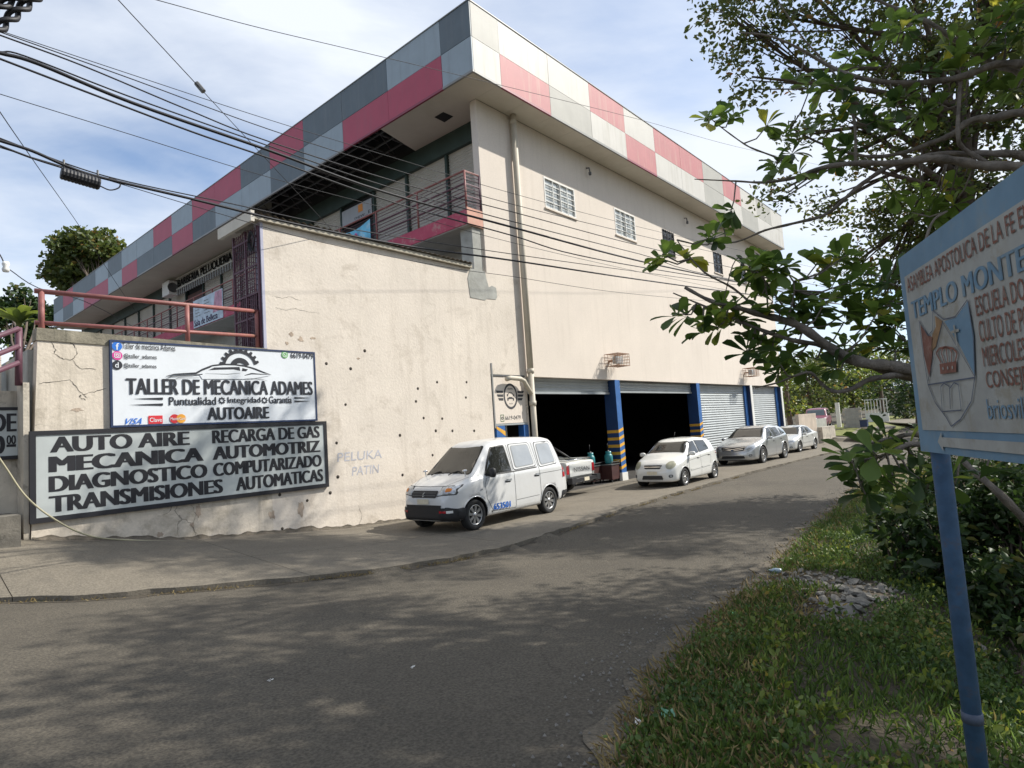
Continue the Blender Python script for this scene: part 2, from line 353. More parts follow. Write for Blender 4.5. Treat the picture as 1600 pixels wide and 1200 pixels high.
def gy(x):
    vy, cy = vergeY(min(x, 160)), curbY(min(x, 160)); r = []
    for d in [400, 200, 100, 60, 40, 28, 20, 15, 12, 10, 8.5, 7.2, 6.2, 5.4, 4.7, 4.1, 3.5, 3.0, 2.6, 2.2, 1.9, 1.6, 1.3, 1.05, 0.8, 0.6, 0.4, 0.25, 0.1]: r.append((vy-d, 0))
    for t in (0.03, 0.3, 0.6, 0.97): r.append((vy+(cy-vy)*t, -0.05))
    for d in [0.15, 1.5, 2.8, 4.0, 6, 9, 14, 20, 30, 45, 70, 110, 180, 300, 600]: r.append((cy+d, -0.05 if x < 46 else 0))
    return r
g_o = sheet('ground', ground_x, gy, 0, 0, M['soil'])
def ry(x):
    vy, cy = vergeY(x), curbY(x); e = 0.10*wob(x*2.2, 3.1) + 0.05*math.sin(x*9.1)
    return [(vy+e-0.06, -0.02)] + [(vy+e+(cy-vy-e)*t, 0.012*math.sin(math.pi*t)) for t in [k/12 for k in range(0, 13)]]
road = sheet('road', xr, ry, 0, 0.004, M['asphalt'])
# concrete apron with a broken kerb edge: the slabs between the saw-cut joints are pieces of their own
def apron_slab(x0, x1, ta, tb, name='slab', parent=None):
    mb = MB(); n = max(2, int((x1-x0)/0.25)); g = 0.005; rows = [k/5 for k in range(6)]
    top = []
    for i in range(n+1):
        x = x0 + g + (x1-x0-2*g)*i/n; cy = curbY(x); w = 12.0-cy
        for k in rows:
            t = ta + (tb-ta)*k; y = cy + w*t + (g if k == 0 and ta > 0 else 0) - (g if k == 1 else 0)
            if ta == 0 and k == 0: y += 0.05*wob(x*3.3, 7) + 0.03*math.sin(x*11)
            top.append((x, y, TZ(x, max(y, cy+0.002)) + 0.006))
    r = len(rows); fs = [(i*r+j, (i+1)*r+j, (i+1)*r+j+1, i*r+j+1) for i in range(n) for j in range(r-1)]
    o = len(top); low = [(x, y, z-0.11) for (x, y, z) in top]; 
    edge = [i*r for i in range(n+1)] + [n*r+j for j in range(1, r)] + [i*r+r-1 for i in range(n-1, -1, -1)] + [j for j in range(r-2, 0, -1)]
    fs += [(edge[(k+1) % len(edge)], edge[k], o+edge[k], o+edge[(k+1) % len(edge)]) for k in range(len(edge))]
    mb.add(top + low, fs, M['concrete']); return mb.build(name, parent)
apron = MB().box((-8, 12.3, -0.5), (-7.9, 12.35, -0.45), M['concrete'])
ap = bpy.data.objects.new('forecourt_pavement', None); COL.objects.link(ap); ap['kind'] = 'structure'
jx = [-8, -4.5, -1.2, 1.7, 4.7, 8.3, 11.4, 14.6, 19.4, 23.4, 27.2, 31, 35, 40, 46.5]
for a, b in zip(jx, jx[1:]):
    apron_slab(a, b, 0, 0.46, parent=ap); apron_slab(a, b, 0.46, 1.0, parent=ap)

# dusty margin and dirt-filled gutter: thin ragged sheets over the asphalt edges
def strip(name, xs, f, z0, m_):
    mb = MB(); vs = []
    for x in xs:
        a, b = f(x)
        for k in range(4): y = a+(b-a)*k/3; vs.append((x, y, TZ(x, y)+z0+(0.0 if 0 < k < 3 else -0.006)))
    mb.add(vs, [(i*4+k, (i+1)*4+k, (i+1)*4+k+1, i*4+k+1) for i in range(len(xs)-1) for k in range(3)], m_, True); return mb.build(name, kind='structure')
fx = frange(-6, 26, 0.11)
def rag(x, s): return 0.5+0.5*math.sin(x*2.3+s)*math.sin(x*5.9+s*2)+0.22*math.sin(x*13+s)
strip('dust_margin', fx, lambda x: (vergeY(x)-0.15, vergeY(x)+0.06+0.22*max(0, rag(x, 1.0))), 0.020, mat('road_dust', (0.115, 0.097, 0.072), 0.98, 0.25, 4, 0.5, 30, stain=(0.09, 0.08, 0.06), stain_amt=0.7, stain_scale=5, grain=0.3, gs=40))
strip('gutter_dirt', fx, lambda x: (curbY(x)-0.05-0.12*max(0, rag(x, 4.0)), curbY(x)-0.004), 0.014, mat('gutter_soil', (0.055, 0.045, 0.032), 0.98, 0.3, 5, 0.6, 30, grain=0.3, gs=40))

# ------------------------------------------------------------------ the commercial building
B = thing('commercial_building', 'two storey cream building with red, white and grey panelled roof edge and garage bays', 'building', (0, 0, 0))
WYp = 11.95
mb = MB(); c = M['cream']
Y0, Y1 = WYp, 12.2
wins = [(16.2, 18.0), (20.72, 22.32), (24.75, 25.9), (30.3, 31.4), (34.1, 34.8)]
ZL, ZH = 9.53, 10.62
mb.box((13.06, Y0, 6.79), (39.2, Y1, ZL), c)
mb.box((14.55, Y0, 3.75), (39.2, Y1, 6.79), c)
mb.box((13.06, Y0, ZH), (39.2, Y1, 12.14), c)
xs = [13.06] + [v for w in wins for v in w] + [39.2]
for i in range(0, len(xs), 2): mb.box((xs[i], Y0, ZL), (xs[i+1], Y1, ZH), c)
mb.box((39.0, Y1, 0), (39.2, 40, 12.14), c)          # far end wall
mb.build('wall', B)
# parapet / attic so that the fascia has a roof behind it
mb = MB(); mb.box((12.3, 11.4, 13.95), (38.9, 55, 14.05), M['trim']); mb.build('roof', B)
# window parts
def grille_window(x0, x1, white, nx, nz):
    fr = MB(); w = M['white'] if white else M['black']; t = 0.05 if white else 0.03; y = Y0 - 0.012
    fr.box((x0, y, ZL), (x1, y+0.08, ZL+t), w); fr.box((x0, y, ZH-t), (x1, y+0.08, ZH), w)
    fr.box((x0, y, ZL+t), (x0+t, y+0.08, ZH-t), w); fr.box((x1-t, y, ZL+t), (x1, y+0.08, ZH-t), w)
    if white: fr.box(((x0+x1)/2-0.03, y, ZL+t), ((x0+x1)/2+0.03, y+0.08, ZH-t), w)
    win = fr.build('window', B)
    # sill
    s_ = MB(); s_.box((x0-0.04, Y0-0.05, ZL-0.05), (x1+0.04, Y0-0.002, ZL), M['cream']); s_.build('sill', win)
    ax0, ax1, az0, az1 = x0+t, x1-t, ZL+t, ZH-t
    for i in range(nx):
        for k in range(nz):
            xa = ax0+(ax1-ax0)*i/nx; xb = ax0+(ax1-ax0)*(i+1)/nx; za = az0+(az1-az0)*k/nz; zb = az0+(az1-az0)*(k+1)/nz
            p = MB(); tilt = R.uniform(-0.004, 0.004)
            p.prism([(xa+0.012, Y0+0.05+tilt, za+0.012), (xb-0.012, Y0+0.05-tilt, za+0.012), (xb-0.012, Y0+0.05, zb-0.012), (xa+0.012, Y0+0.05+tilt, zb-0.012)], (0, 0.01, 0), M['glassl'] if white else M['glassd'])
            p.build('pane', win)
    g = MB(); r_ = 0.011 if white else 0.016; yb = Y0-0.03 if white else Y0-0.05
    for i in range(1, nx*1):
        xx = ax0+(ax1-ax0)*i/nx; g.box((xx-r_, yb, az0), (xx+r_, yb+0.015, az1), w)
    if not white:
        for i in range(nx*2):
            xx = ax0+(ax1-ax0)*(i+0.5)/(nx*2); g.box((xx-0.012, yb, az0-0.05), (xx+0.012, yb+0.012, az1+0.05), w)
    for k in range(1, nz):
        zz_ = az0+(az1-az0)*k/nz; g.box((ax0, yb+0.016, zz_-r_), (ax1, yb+0.03, zz_+r_), w)
    g.build('security_bars', win)
    bk = MB(); bk.box((x0, Y0+0.07, ZL), (x1, Y0+0.09, ZH), M['dark']); bk.build('backing', win)
grille_window(*wins[0], True, 4, 5); grille_window(*wins[1], True, 4, 5)
grille_window(*wins[2], False, 3, 4); grille_window(*wins[3], False, 3, 4); grille_window(*wins[4], False, 2, 4)
# fascia panels
ZB, ZM, ZT = 12.14, 13.19, 14.25
LT, DK, RD = M['lightbd'], M['greybd'], M['redbd']
front_cols = [(DK, LT), (LT, RD), (DK, RD), (DK, LT), (RD, DK), (DK, LT), (RD, LT), (RD, DK), (LT, RD), (RD, DK), (LT, DK), (LT, RD), (DK, LT), (LT, RD), (DK, RD), (DK, LT), (RD, DK), (DK, LT), (RD, LT)]
W_, G_, P_ = M['whitebd'], M['beigebd'], M['pinkbd']
side_cols = [(G_, W_), (W_, P_), (W_, G_), (P_, W_), (W_, P_), (P_, W_), (P_, W_), (G_, G_), (P_, W_), (W_, G_), (G_, W_), (W_, W_), (G_, P_)]
def panel(a, b, mm, axis, nm='fascia_panel'):
    p = MB(); j = R.uniform(0, 0.006); g = 0.006
    (s0, z0), (s1, z1) = a, b
    if axis == 'y': p.box((12.0+j, s0+g, z0+g), (12.04+j, s1-g, z1-g), mm)
    else: p.box((s0+g, 11.0+j, z0+g), (s1-g, 11.04+j, z1-g), mm)
    return p.build(nm, B)
ys = [11.0, 12.24] + [12.24+2.53*k for k in range(1, 18)] 
for i, (t_, b_) in enumerate(front_cols[:len(ys)-1]):
    panel((ys[i] + (0.0 if i else 0.0), ZM), (ys[i+1], ZT), t_, 'y'); panel((ys[i], ZB+0.07), (ys[i+1], ZM), b_, 'y')
YE = ys[-1]
sx = [12.05, 13.2] + [13.2+2.4*k for k in range(1, 11)] + [39.3]
for i, (t_, b_) in enumerate(side_cols[:len(sx)-1]):
    panel((sx[i], ZM), (sx[i+1], ZT), t_, 'x'); panel((sx[i], ZB+0.07), (sx[i+1], ZM), b_, 'x')
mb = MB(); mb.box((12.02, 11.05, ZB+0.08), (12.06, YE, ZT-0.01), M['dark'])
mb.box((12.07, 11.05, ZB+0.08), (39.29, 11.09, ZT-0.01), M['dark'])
mb.box((39.25, 11.10, ZB), (39.3, 14, ZT), M['beigebd'])
mb.build('fascia_backing', B)
mb = MB(); mb.box((11.985, 10.985, ZT), (12.12, YE, ZT+0.03), M['trim']); mb.box((12.121, 10.985, ZT), (39.32, 11.12, ZT+0.03), M['trim'])
mb.build('roof_flashing', B)
def redtrim():
    a = MB()
    for i, (t_, b_) in enumerate(front_cols[:len(ys)-1]):
        a.box((11.995, ys[i], ZB), (12.06, ys[i+1], ZB+0.068), M['pinktrim'] if b_ is RD else M['trim'])
    for i, (t_, b_) in enumerate(side_cols[:len(sx)-1]):
        a.box((sx[i]+(0.012 if i == 0 else 0), 10.995, ZB), (sx[i+1], 11.06, ZB+0.068), M['pinktrim'] if b_ is P_ else M['trim'])
    a.build('drip_edge', B)
redtrim()
# soffits: the corner piece, the torn-out stretch, the far stretch and the side strip in boards
mb = MB(); zs = ZB + 0.012
mb.prism([(12.06, 11.07, zs), (12.06, 15.3, zs), (13.95, 15.75, zs), (13.95, 12.21, zs), (13.06, 12.21, zs), (13.06, 11.94, zs), (13.06, 11.07, zs)], (0, 0, 0.02), M['soffit'])
mb.prism([(12.06, 24.9, zs), (12.06, YE, zs), (13.95, YE, zs), (13.95, 25.9, zs)], (0, 0, 0.02), M['soffit'])
mb.build('soffit', B)
vq = [(12.86, 13.16), (13.28, 13.14), (13.32, 13.60), (12.86, 13.58)]
mb = MB(); mb.prism([(x, y, zs-0.003) for x, y in vq], (0, 0, 0.002), M['dark']); mb.build('soffit_hatch', B)
for k in range(20):
    a = 13.062+(39.24-13.062)*k/20; b = 13.062+(39.24-13.062)*(k+1)/20
    s_ = MB(); s_.box((a+0.004, 11.07, zs), (b-0.004, 11.945, zs+0.02), M['soffit'])
    s_.build('soffit_board', B)
# attic void with its steel
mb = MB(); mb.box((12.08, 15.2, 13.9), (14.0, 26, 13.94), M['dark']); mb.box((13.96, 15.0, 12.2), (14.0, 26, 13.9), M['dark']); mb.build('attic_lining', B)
mb = MB()
y = 15.9
while y < 25.5:
    mb.box((12.08, y, 12.35), (13.95, y+0.05, 12.40), M['steel']); mb.box((12.08, y, 13.3), (13.95, y+0.05, 13.36), M['steel'])
    mb.tube([(12.1, y+0.02, 12.4), (12.9, y+0.02, 13.3), (13.9, y+0.02, 12.4)], 0.02, M['steel'], 5); y += 0.95
for x in (12.4, 12.9, 13.4): mb.box((x, 15.3, 12.28), (x+0.04, 25.8, 12.33), M['steel'])
mb.build('roof_truss', B)
# upper shopfronts: beam, posts, corrugated roller shutters
SXP = 14.0
mb = MB(); mb.box((SXP-0.12, 12.22, 11.5), (SXP+0.12, YE, 12.14), M['greenst']); mb.build('beam', B)
def corr(mb, axis, p, s0, s1, z0, z1, pitch, amp, m):
    n = int((z1-z0)/pitch*2); pr = []
    for i in range(n+1):
        z = z0+(z1-z0)*i/n; pr.append((z, amp if i % 2 else 0))
    vs = []
    for (z, d) in pr:
        if axis == 'x': vs += [(p-d, s0, z), (p-d, s1, z)]
        else: vs += [(s0, p-d, z), (s1, p-d, z)]
    mb.add(vs, [(2*i, 2*i+1, 2*i+3, 2*i+2) for i in range(n)], m)
posts = [12.95, 14.3, 16.4, 18.35, 20.5, 22.7, 24.9, 27.1, 29.3, 31.5, 33.7, 36.0, 38.4, 41, 43.6, 46.2, 48.8, 51.4, 54]
for i, (a, b) in enumerate(zip(posts, posts[1:])):
    pb = MB(); pb.box((SXP-0.06, a-0.05, 8.70), (SXP+0.08, a+0.05, 11.5), M['greenst']); pb.build('post', B)
    if i in (3,):     # the shop with the printed banner: dark doorway under a panel
        d_ = MB(); d_.box((SXP+0.05, a+0.06, 8.7), (SXP+0.1, b-0.06, 11.5), M['dark']); d_.build('doorway', B); continue
    if i in (10,):
        d_ = MB(); d_.box((SXP+0.05, a+0.06, 8.7), (SXP+0.1, b-0.06, 11.0), mat('brown_shopfront', (0.10, 0.045, 0.035), 0.7)); d_.build('shopfront', B)
        continue
    sh = MB(); corr(sh, 'x', SXP+0.06, a+0.06, b-0.06, 8.72, 11.5, 0.10, 0.03, M['shutter']); sh.build('roller_shutter', B)
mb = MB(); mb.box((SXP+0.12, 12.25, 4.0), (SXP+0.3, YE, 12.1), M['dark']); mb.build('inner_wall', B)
# lower shops under the balcony
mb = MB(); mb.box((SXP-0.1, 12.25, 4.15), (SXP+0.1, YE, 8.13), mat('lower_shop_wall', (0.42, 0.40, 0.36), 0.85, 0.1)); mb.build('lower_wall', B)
for (ya, yb, za, zb_, mm) in ((27.6, 28.3, 6.9, 7.8, mat('green_pane', (0.02, 0.12, 0.05), 0.2)), (26.3, 27.1, 6.9, 7.8, mat('blue_pane', (0.02, 0.06, 0.2), 0.2)), (12.7, 13.6, 5.2, 7.3, M['navy'])):
    p = MB(); p.box((SXP-0.13, ya, za), (SXP-0.101, yb, zb_), mm); p.build('pane', B)
# balcony
mb = MB(); mb.box((12.40, 11.98, 8.15), (13.92, YE-0.5, 8.58), M['pinkslab'])
mb.build('balcony_slab', B)
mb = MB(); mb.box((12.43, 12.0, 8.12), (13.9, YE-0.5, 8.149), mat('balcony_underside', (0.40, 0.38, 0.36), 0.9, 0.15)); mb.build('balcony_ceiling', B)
mb = MB(); mb.box((12.402, 11.955, 8.12), (13.058, 11.978, 8.64), M['peach']); mb.build('balcony_end', B)
mb = MB(); mb.box((12.62, 12.02, 6.79), (12.98, 12.5, 8.148), M['cement']); mb.prism([(12.98, 12.01, 8.14), (13.058, 12.01, 8.14), (13.058, 12.01, 6.4), (12.98, 12.01, 6.79)], (0, 0.3, 0), M['creamold']); mb.build('column', B)
rl = MB()
for z, r_ in ((9.74, 0.03), (9.36, 0.028), (9.0, 0.028)): rl.tube([(13.04, 12.0, z), (12.43, 12.0, z), (12.43, YE-0.6, z)], r_, M['purple'] if z < 9.7 else M['pinkrail'], 6, smooth=False)
for z in (9.62, 9.52, 9.24, 9.12, 8.9, 8.8): rl.tube([(13.04, 12.0, z), (12.43, 12.0, z), (12.43, YE-0.6, z)], 0.012, M['purple'], 4, smooth=False)
railing = rl.build('balcony_railing', B)
y = 12.0
while y < YE-0.6:
    p = MB(); p.tube([(12.43, y, 8.58), (12.43, y, 9.75)], 0.032, M['pinkrail'], 6); p.build('railing_post', railing); y += 2.12
p = MB(); p.tube([(13.03, 11.99, 8.64), (13.03, 11.99, 9.75)], 0.025, M['purple'], 6); p.build('railing_post', railing)

# garage bays
M['shadeblue'] = mat('blue_side_shade', (0.012, 0.045, 0.14), 0.6, 0.15)  # pillar blue darkened by the shade on its left side
def pillar(x0, x1, blue=True, zs_=1.95):
    a = MB(); bm_ = M['blue'] if blue else M['white']
    a.box((x0, WYp+0.001, 0.30 if blue else 0), (x1, WYp+0.5, 3.749), bm_)
    o = a.build('pillar', B)
    if blue:
        b_ = MB(); b_.box((x0-0.03, WYp-0.03, -0.05), (x1+0.03, WYp+0.53, 0.30), M['white']); b_.build('plinth', o)
        f_ = MB(); f_.box((x0-0.002, WYp+0.003, 0.301), (x0-0.0005, WYp+0.5, 3.74), M['shadeblue']); f_.build('side_shade', o)  # thin darker sheet paints the shade on the pillar's left side
        z = 0.42; w = x1-x0
        while z < zs_:
            s_ = MB(); yy = WYp-0.003
            s_.prism([(x0, yy, z), (x1, yy, z+0.09), (x1, yy, z+0.20), (x0, yy, z+0.11)], (0, 0.003, 0), M['yellow'])
            s_.prism([(x0-0.003, WYp, z), (x0-0.003, WYp+0.5, z+0.0), (x0-0.003, WYp+0.5, z+0.11), (x0-0.003, WYp, z+0.11)], (0.003, 0, 0), M['yellow'])
            s_.build('stripe', o); z += 0.27
    else:
        s_ = MB(); s_.box((x0-0.004, WYp+0.03, 0), (x0, WYp+0.5, 3.74), M['navy']); s_.build('side_shade', o)  # navy sheet paints the shade on the white pillar's left side
pillar(19.74, 20.08); pillar(26.87, 27.2)
pillar(33.75, 34.05, False); pillar(38.92, 39.19, False)
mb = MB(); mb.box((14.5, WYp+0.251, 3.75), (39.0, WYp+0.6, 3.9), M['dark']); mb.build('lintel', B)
for (a, b, z0, mm) in ((14.9, 19.7, 3.30, M['galv']), (20.13, 26.84, 3.36, M['galv']), (27.22, 33.7, 0.03, M['galv']), (34.06, 38.9, 0.03, M['galv'])):
    s_ = MB(); corr(s_, 'y', WYp+0.30, a, b, z0, 3.74, 0.115, 0.028, mm); s_.box((a, WYp+0.24, z0-0.07), (b, WYp+0.29, z0), mm)
    s_.build('garage_shutter', B)
    if z0 < 1:
        g_ = MB(); g_.box((b-0.32, WYp+0.20, 0), (b-0.02, WYp+0.268, 3.74), M['blue']); g_.build('shutter_guide', B)
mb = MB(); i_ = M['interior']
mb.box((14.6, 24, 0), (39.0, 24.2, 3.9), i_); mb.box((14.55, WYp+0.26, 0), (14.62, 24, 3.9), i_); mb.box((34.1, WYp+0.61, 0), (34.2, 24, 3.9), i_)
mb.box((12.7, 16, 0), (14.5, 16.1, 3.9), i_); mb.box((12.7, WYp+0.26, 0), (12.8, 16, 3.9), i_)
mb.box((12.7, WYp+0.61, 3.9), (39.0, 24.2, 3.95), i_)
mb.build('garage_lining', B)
fl = MB(); fl.box((12.8, WYp+0.05, -0.2), (39.0, 24, 0.012), mat('oily_garage_floor', (0.06, 0.055, 0.05), 0.6, 0.3)); fl.build('garage_floor', B)
# small office doorway with painted emblem panel
c2_ = M['creamold']
mb = MB(); mb.box((13.04, WYp+0.002, 2.33), (14.44, WYp+0.10, 3.71), M['cream']); emb = mb.build('emblem_panel', B)
P3 = lambda u, v: (13.04+u, WYp-0.003, 2.33+v)
e = MB(); ik = mat('faded_black_paint', (0.05, 0.05, 0.055), 0.8, 0.3, 8)
ring2d(e, (0.72, 0.80), 0.255, 0.31, ik, P3, n=40, sy=1.25)
for k, (l_, z_) in enumerate(((0.62, 0.93), (0.56, 0.82), (0.46, 0.71))):
    for sgn in (-1, 1):
        xa = 0.72+sgn*0.33; xb = 0.72+sgn*(0.33+l_*0.5)
        e.add([P3(xa, z_-0.035), P3(xb-sgn*0.05, z_-0.035), P3(xb, z_+0.035), P3(xa, z_+0.035)], [(0, 1, 2, 3) if sgn > 0 else (3, 2, 1, 0)], ik)
# small car front drawn inside the ring
ring2d(e, (0.72, 0.80), 0.115, 0.14, ik, P3, 20, 160, 14, 0.9)
for a in ((-0.15, 0.72, 0.15, 0.755), (-0.16, 0.80, -0.11, 0.86), (0.11, 0.80, 0.16, 0.86), (-0.15, 0.67, -0.10, 0.72), (0.10, 0.67, 0.15, 0.72), (-0.08, 0.76, 0.08, 0.78)):
    poly2d(e, [(0.72+a[0], a[1]), (0.72+a[2], a[1]), (0.72+a[2], a[3]), (0.72+a[0], a[3])], ik, P3)
lettering(e, 'ADAMES', ik, P3, 0.60, 0.84, 1.0, 1.05, 0.02); lettering(e, '***', ik, P3, 0.64, 0.80, 0.56, 0.60, 0.0)
lettering(e, '6619-0479', ik, P3, 0.42, 1.12, 0.10, 0.22, 0.0)
stroke2d(e, [(0.22, 0.06), (0.36, 0.06), (0.36, 0.25), (0.22, 0.25), (0.22, 0.06)], 0.018, mat('green_outline', (0.12, 0.2, 0.1), 0.8), P3)
ring2d(e, (0.29, 0.155), 0.025, 0.045, ik, P3, n=12)
e.build('painted_emblem', emb)
fr = MB()
fr.box((12.97, WYp-0.02, 2.2), (13.02, WYp+0.05, 4.1), M['trim']); fr.box((13.02, WYp-0.02, 3.72), (14.46, WYp+0.06, 3.77), M['steel']); fr.box((13.02, WYp-0.02, 2.27), (14.46, WYp+0.06, 2.32), M['galv'])
fr.build('panel_frame', B)
dr = MB(); dr.box((13.03, WYp-0.02, 0.04), (13.40, WYp+0.2, 2.26), M['blue']); dr.box((14.26, WYp-0.02, 0.04), (14.48, WYp+0.2, 2.26), M['blue'])
door = dr.build('door_frame', B)
s_ = MB()
for z in (1.55, 1.05, 2.0):
    s_.prism([(13.03, WYp-0.023, z+0.18), (13.40, WYp-0.023, z-0.04), (13.40, WYp-0.023, z+0.10), (13.03, WYp-0.023, z+0.32 if z < 1.9 else 2.26)], (0, 0.003, 0), M['yellow'])
s_.build('stripe', door)
s_ = MB(); s_.box((13.55, WYp+0.6, 1.4), (13.95, WYp+0.62, 2.0), mat('notice_sheet', (0.14, 0.13, 0.11), 0.8)); s_.build('notice', door)
# the wall that carries on from the garage to the terrace: one cream face down to the forecourt
mb = MB()
def wall_strip(x0, x1, z1, m_, n=12, z1b=None):
    for i in range(n):
        a = x0+(x1-x0)*i/n; b = x0+(x1-x0)*(i+1)/n
        za, zb_ = TZ(a, 11.9)-0.25, TZ(b, 11.9)-0.25
        t1 = z1 if z1b is None else z1+(z1b-z1)*i/n; t2 = z1 if z1b is None else z1+(z1b-z1)*(i+1)/n
        mb.add([(a, WYp, za), (b, WYp, zb_), (b, WYp, t2), (a+(0.10 if i == 0 and x0 < 3 else 0), WYp, t1), (a, WYp+0.25, za), (b, WYp+0.25, zb_), (b, WYp+0.25, t2), (a+(0.10 if i == 0 and x0 < 3 else 0), WYp+0.25, t1)],
               [(0, 1, 2, 3), (5, 4, 7, 6), (3, 2, 6, 7)] + ([(4, 0, 3, 7)] if i == 0 else []) + ([(1, 5, 6, 2)] if i == n-1 else []), m_)
YW = thing('yard_wall', 'tall cream plaster yard wall with drain holes joining the garages to the terrace wall', 'wall', (0, 0, 0))
wall_strip(6.2, 12.94, 6.79, M['creamyard'], 16)
mb.box((12.94, WYp, 3.775), (14.55, WYp+0.25, 6.79), M['creamyard'])
mb.box((14.45, WYp, -0.1), (14.552, WYp+0.25, 3.774), M['creamold'])
mb.build('wall', YW)
mb = MB(); mb.box((6.14, WYp-0.005, 4.1), (6.199, WYp+0.27, 6.80), M['lilac']); mb.build('wall_edge', YW)
# grey repair patch under the balcony
pp = [(12.30, 5.95), (12.24, 6.5), (12.36, 6.80), (12.62, 6.815), (12.98, 6.80), (13.02, 6.60), (13.1, 6.35), (13.24, 6.42), (13.42, 6.38), (13.45, 6.12), (13.38, 6.02), (13.0, 6.0), (12.9, 5.94)]
mb = MB(); mb.prism([(x, WYp-0.012, z) for x, z in pp], (0, 0.011, 0), M['cement']); mb.build('cement_patch', YW)
def peel(parent, cx, cz, r, m_, n=14, sx_=1.0, sz=1.0):
    q = []
    for i in range(n):
        a = 2*math.pi*i/n; rr = r*R.uniform(0.55, 1.15); q.append((cx+sx_*rr*math.cos(a), WYp-0.004, cz+sz*rr*math.sin(a)))
    mb = MB(); mb.prism(q, (0, 0.003, 0), m_); return mb.build('peeled_patch', parent)
pm = mat('exposed_render', (0.44, 0.35, 0.27), 0.95, 0.3, 6, 0.5, 40, stain=(0.2, 0.17, 0.13), stain_amt=0.6, stain_scale=7)
for (x, y, r, sxx, szz) in ((455, 522, 0.05, 1.5, 1), (470, 530, 0.06, 1.2, 1.2), (448, 536, 0.04, 1, 1), (488, 528, 0.04, 2, .7), (560, 560, 0.03, 1.5, 1), (470, 795, 0.09, 0.8, 2.0), (425, 805, 0.07, 1.1, 1.4), (450, 828, 0.04, 1, 1), (310, 800, 0.08, 0.7, 1.8), (300, 820, 0.05, 0.9, 1)):
    q = WY(x, y); peel(YW, q.x, q.z, r, pm, 14, sxx, szz)
# drain holes
holes = [(510, 568), (548, 576), (570, 548), (526, 692), (650, 627), (683, 597), (729, 597), (653, 607), (728, 621), (662, 653), (691, 654), (681, 673), (707, 673), (741, 673), (625, 680), (676, 711), (629, 742), (528, 745), (516, 770), (480, 782), (540, 632), (437, 773), (441, 826), (396, 835), (380, 842)]
for (x, y) in holes:
    q = WY(x, y)
    if q.z < TZ(q.x, 11.9)+0.03: continue
    h_ = MB(); rr = R.uniform(0.030, 0.040); h_.lathe([(rr, 0.004), (rr, 0.0), (0.0005, 0.0)], M['hole'], 10, 'y', (q.x, WYp-0.004, q.z)); h_.build('drain_hole', YW)
# grime creeping up from the wall foot
gmt = mat('wall_foot_grime', (0.13, 0.11, 0.085), 0.98, 0.35, 7, 0.5, 30, stain=(0.05, 0.045, 0.035), stain_amt=0.8, stain_scale=6)
mb = MB(); vs = []; xs_g = frange(2.3, 12.9, 0.06)
for x in xs_g:
    z = TZ(x, 11.94); hgt = 0.03+0.05*max(0, rag(x*1.7, 2))+0.07*max(0, math.sin(x*1.1+0.4))**4*(0.6+0.4*math.sin(x*4.0)*math.sin(x*7.3)); vs += [(x, WYp-0.05, z-0.02), (x, WYp-0.006, z+hgt*0.6), (x, WYp-0.002, z+hgt)]
mb.add(vs, [(i*3+k, (i+1)*3+k, (i+1)*3+k+1, i*3+k+1) for i in range(len(xs_g)-1) for k in range(2)], gmt); mb.build('grime', YW)
def crack(parent, pts, w=0.012):
    P = [WY(x, y) for x, y in pts]; q = MB(); path = []
    for a, b in zip(P, P[1:]):
        for k in range(5): f = k/5; path.append((a.x+(b.x-a.x)*f+R.uniform(-.012, .012), a.z+(b.z-a.z)*f+R.uniform(-.012, .012)))
    path.append((P[-1].x, P[-1].z)); ws = [w*R.uniform(0.4, 1.3) for _ in path]; ws[0] = ws[-1] = 0.002
    stroke2d(q, path, ws, M['hole'], lambda u, v: (u, WYp-0.004, v)); return q.build('crack', parent)
for pts in ([(425, 462), (440, 466), (452, 463), (470, 470)], [(430, 480), (445, 484), (462, 482), (480, 487), (500, 489)], [(640, 740), (648, 770), (640, 800), (646, 812)], [(300, 790), (306, 805), (300, 822), (308, 836)], [(560, 790), (566, 806), (560, 822)]): crack(YW, pts, 0.005)
# faded graffiti
gm = mat('faded_blue_chalk', (0.46, 0.46, 0.50), 0.9, 0.2, 9)
gq = lambda u, v: (WY(527, 722).x+u, WYp-0.004, WY(527, 722).z+v)
mb = MB()
mb_w = WY(597, 722).x-WY(527, 722).x
lettering(mb, 'PELUKA', gm, gq, 0, mb_w, 0, 0.20, 0.0, 0.1); lettering(mb, 'PATIN', gm, gq, mb_w*0.3, mb_w*0.9, -0.34, -0.14, 0.0, 0.15)
mb.build('graffiti', YW)
# lean-to roof behind the yard wall
LR = thing('corrugated_roof', 'rusty corrugated lean-to roof lying behind the top of the cream yard wall', 'roof', (0, 0, 0))
rm = mat('weathered_corrugated_sheet', (0.22, 0.19, 0.15), 0.8, 0.3, 4, stain=(0.12, 0.08, 0.05), stain_amt=0.6, stain_scale=3)
wv = 0.17; x = 5.98
while x < 12.38:
    xe = min(x+0.85, 12.4); s_ = MB(); n = int(round((xe-x)/wv*2)); vs = []
    for i in range(n+1):
        xx = x+(xe-x)*i/n; z = 6.90 + (0.045 if i % 2 else 0.0) + 0.004*math.sin(x*5)
        vs += [(xx, WYp-0.16, z), (xx, 13.4, z+0.06)]
    s_.add(vs, [(2*i, 2*i+2, 2*i+3, 2*i+1) for i in range(n)], rm); s_.build('roof_sheet', LR); x = xe-0.02
mb = MB(); mb.box((5.98, WYp-0.10, 6.80), (12.36, WYp+0.2, 6.89), mat('weathered_fascia_strip', (0.42, 0.38, 0.30), 0.8, 0.2, 5)); mb.box((5.9, WYp-0.1, 6.74), (5.979, 13.4, 6.97), M['soffit']); mb.build('eave_board', LR)
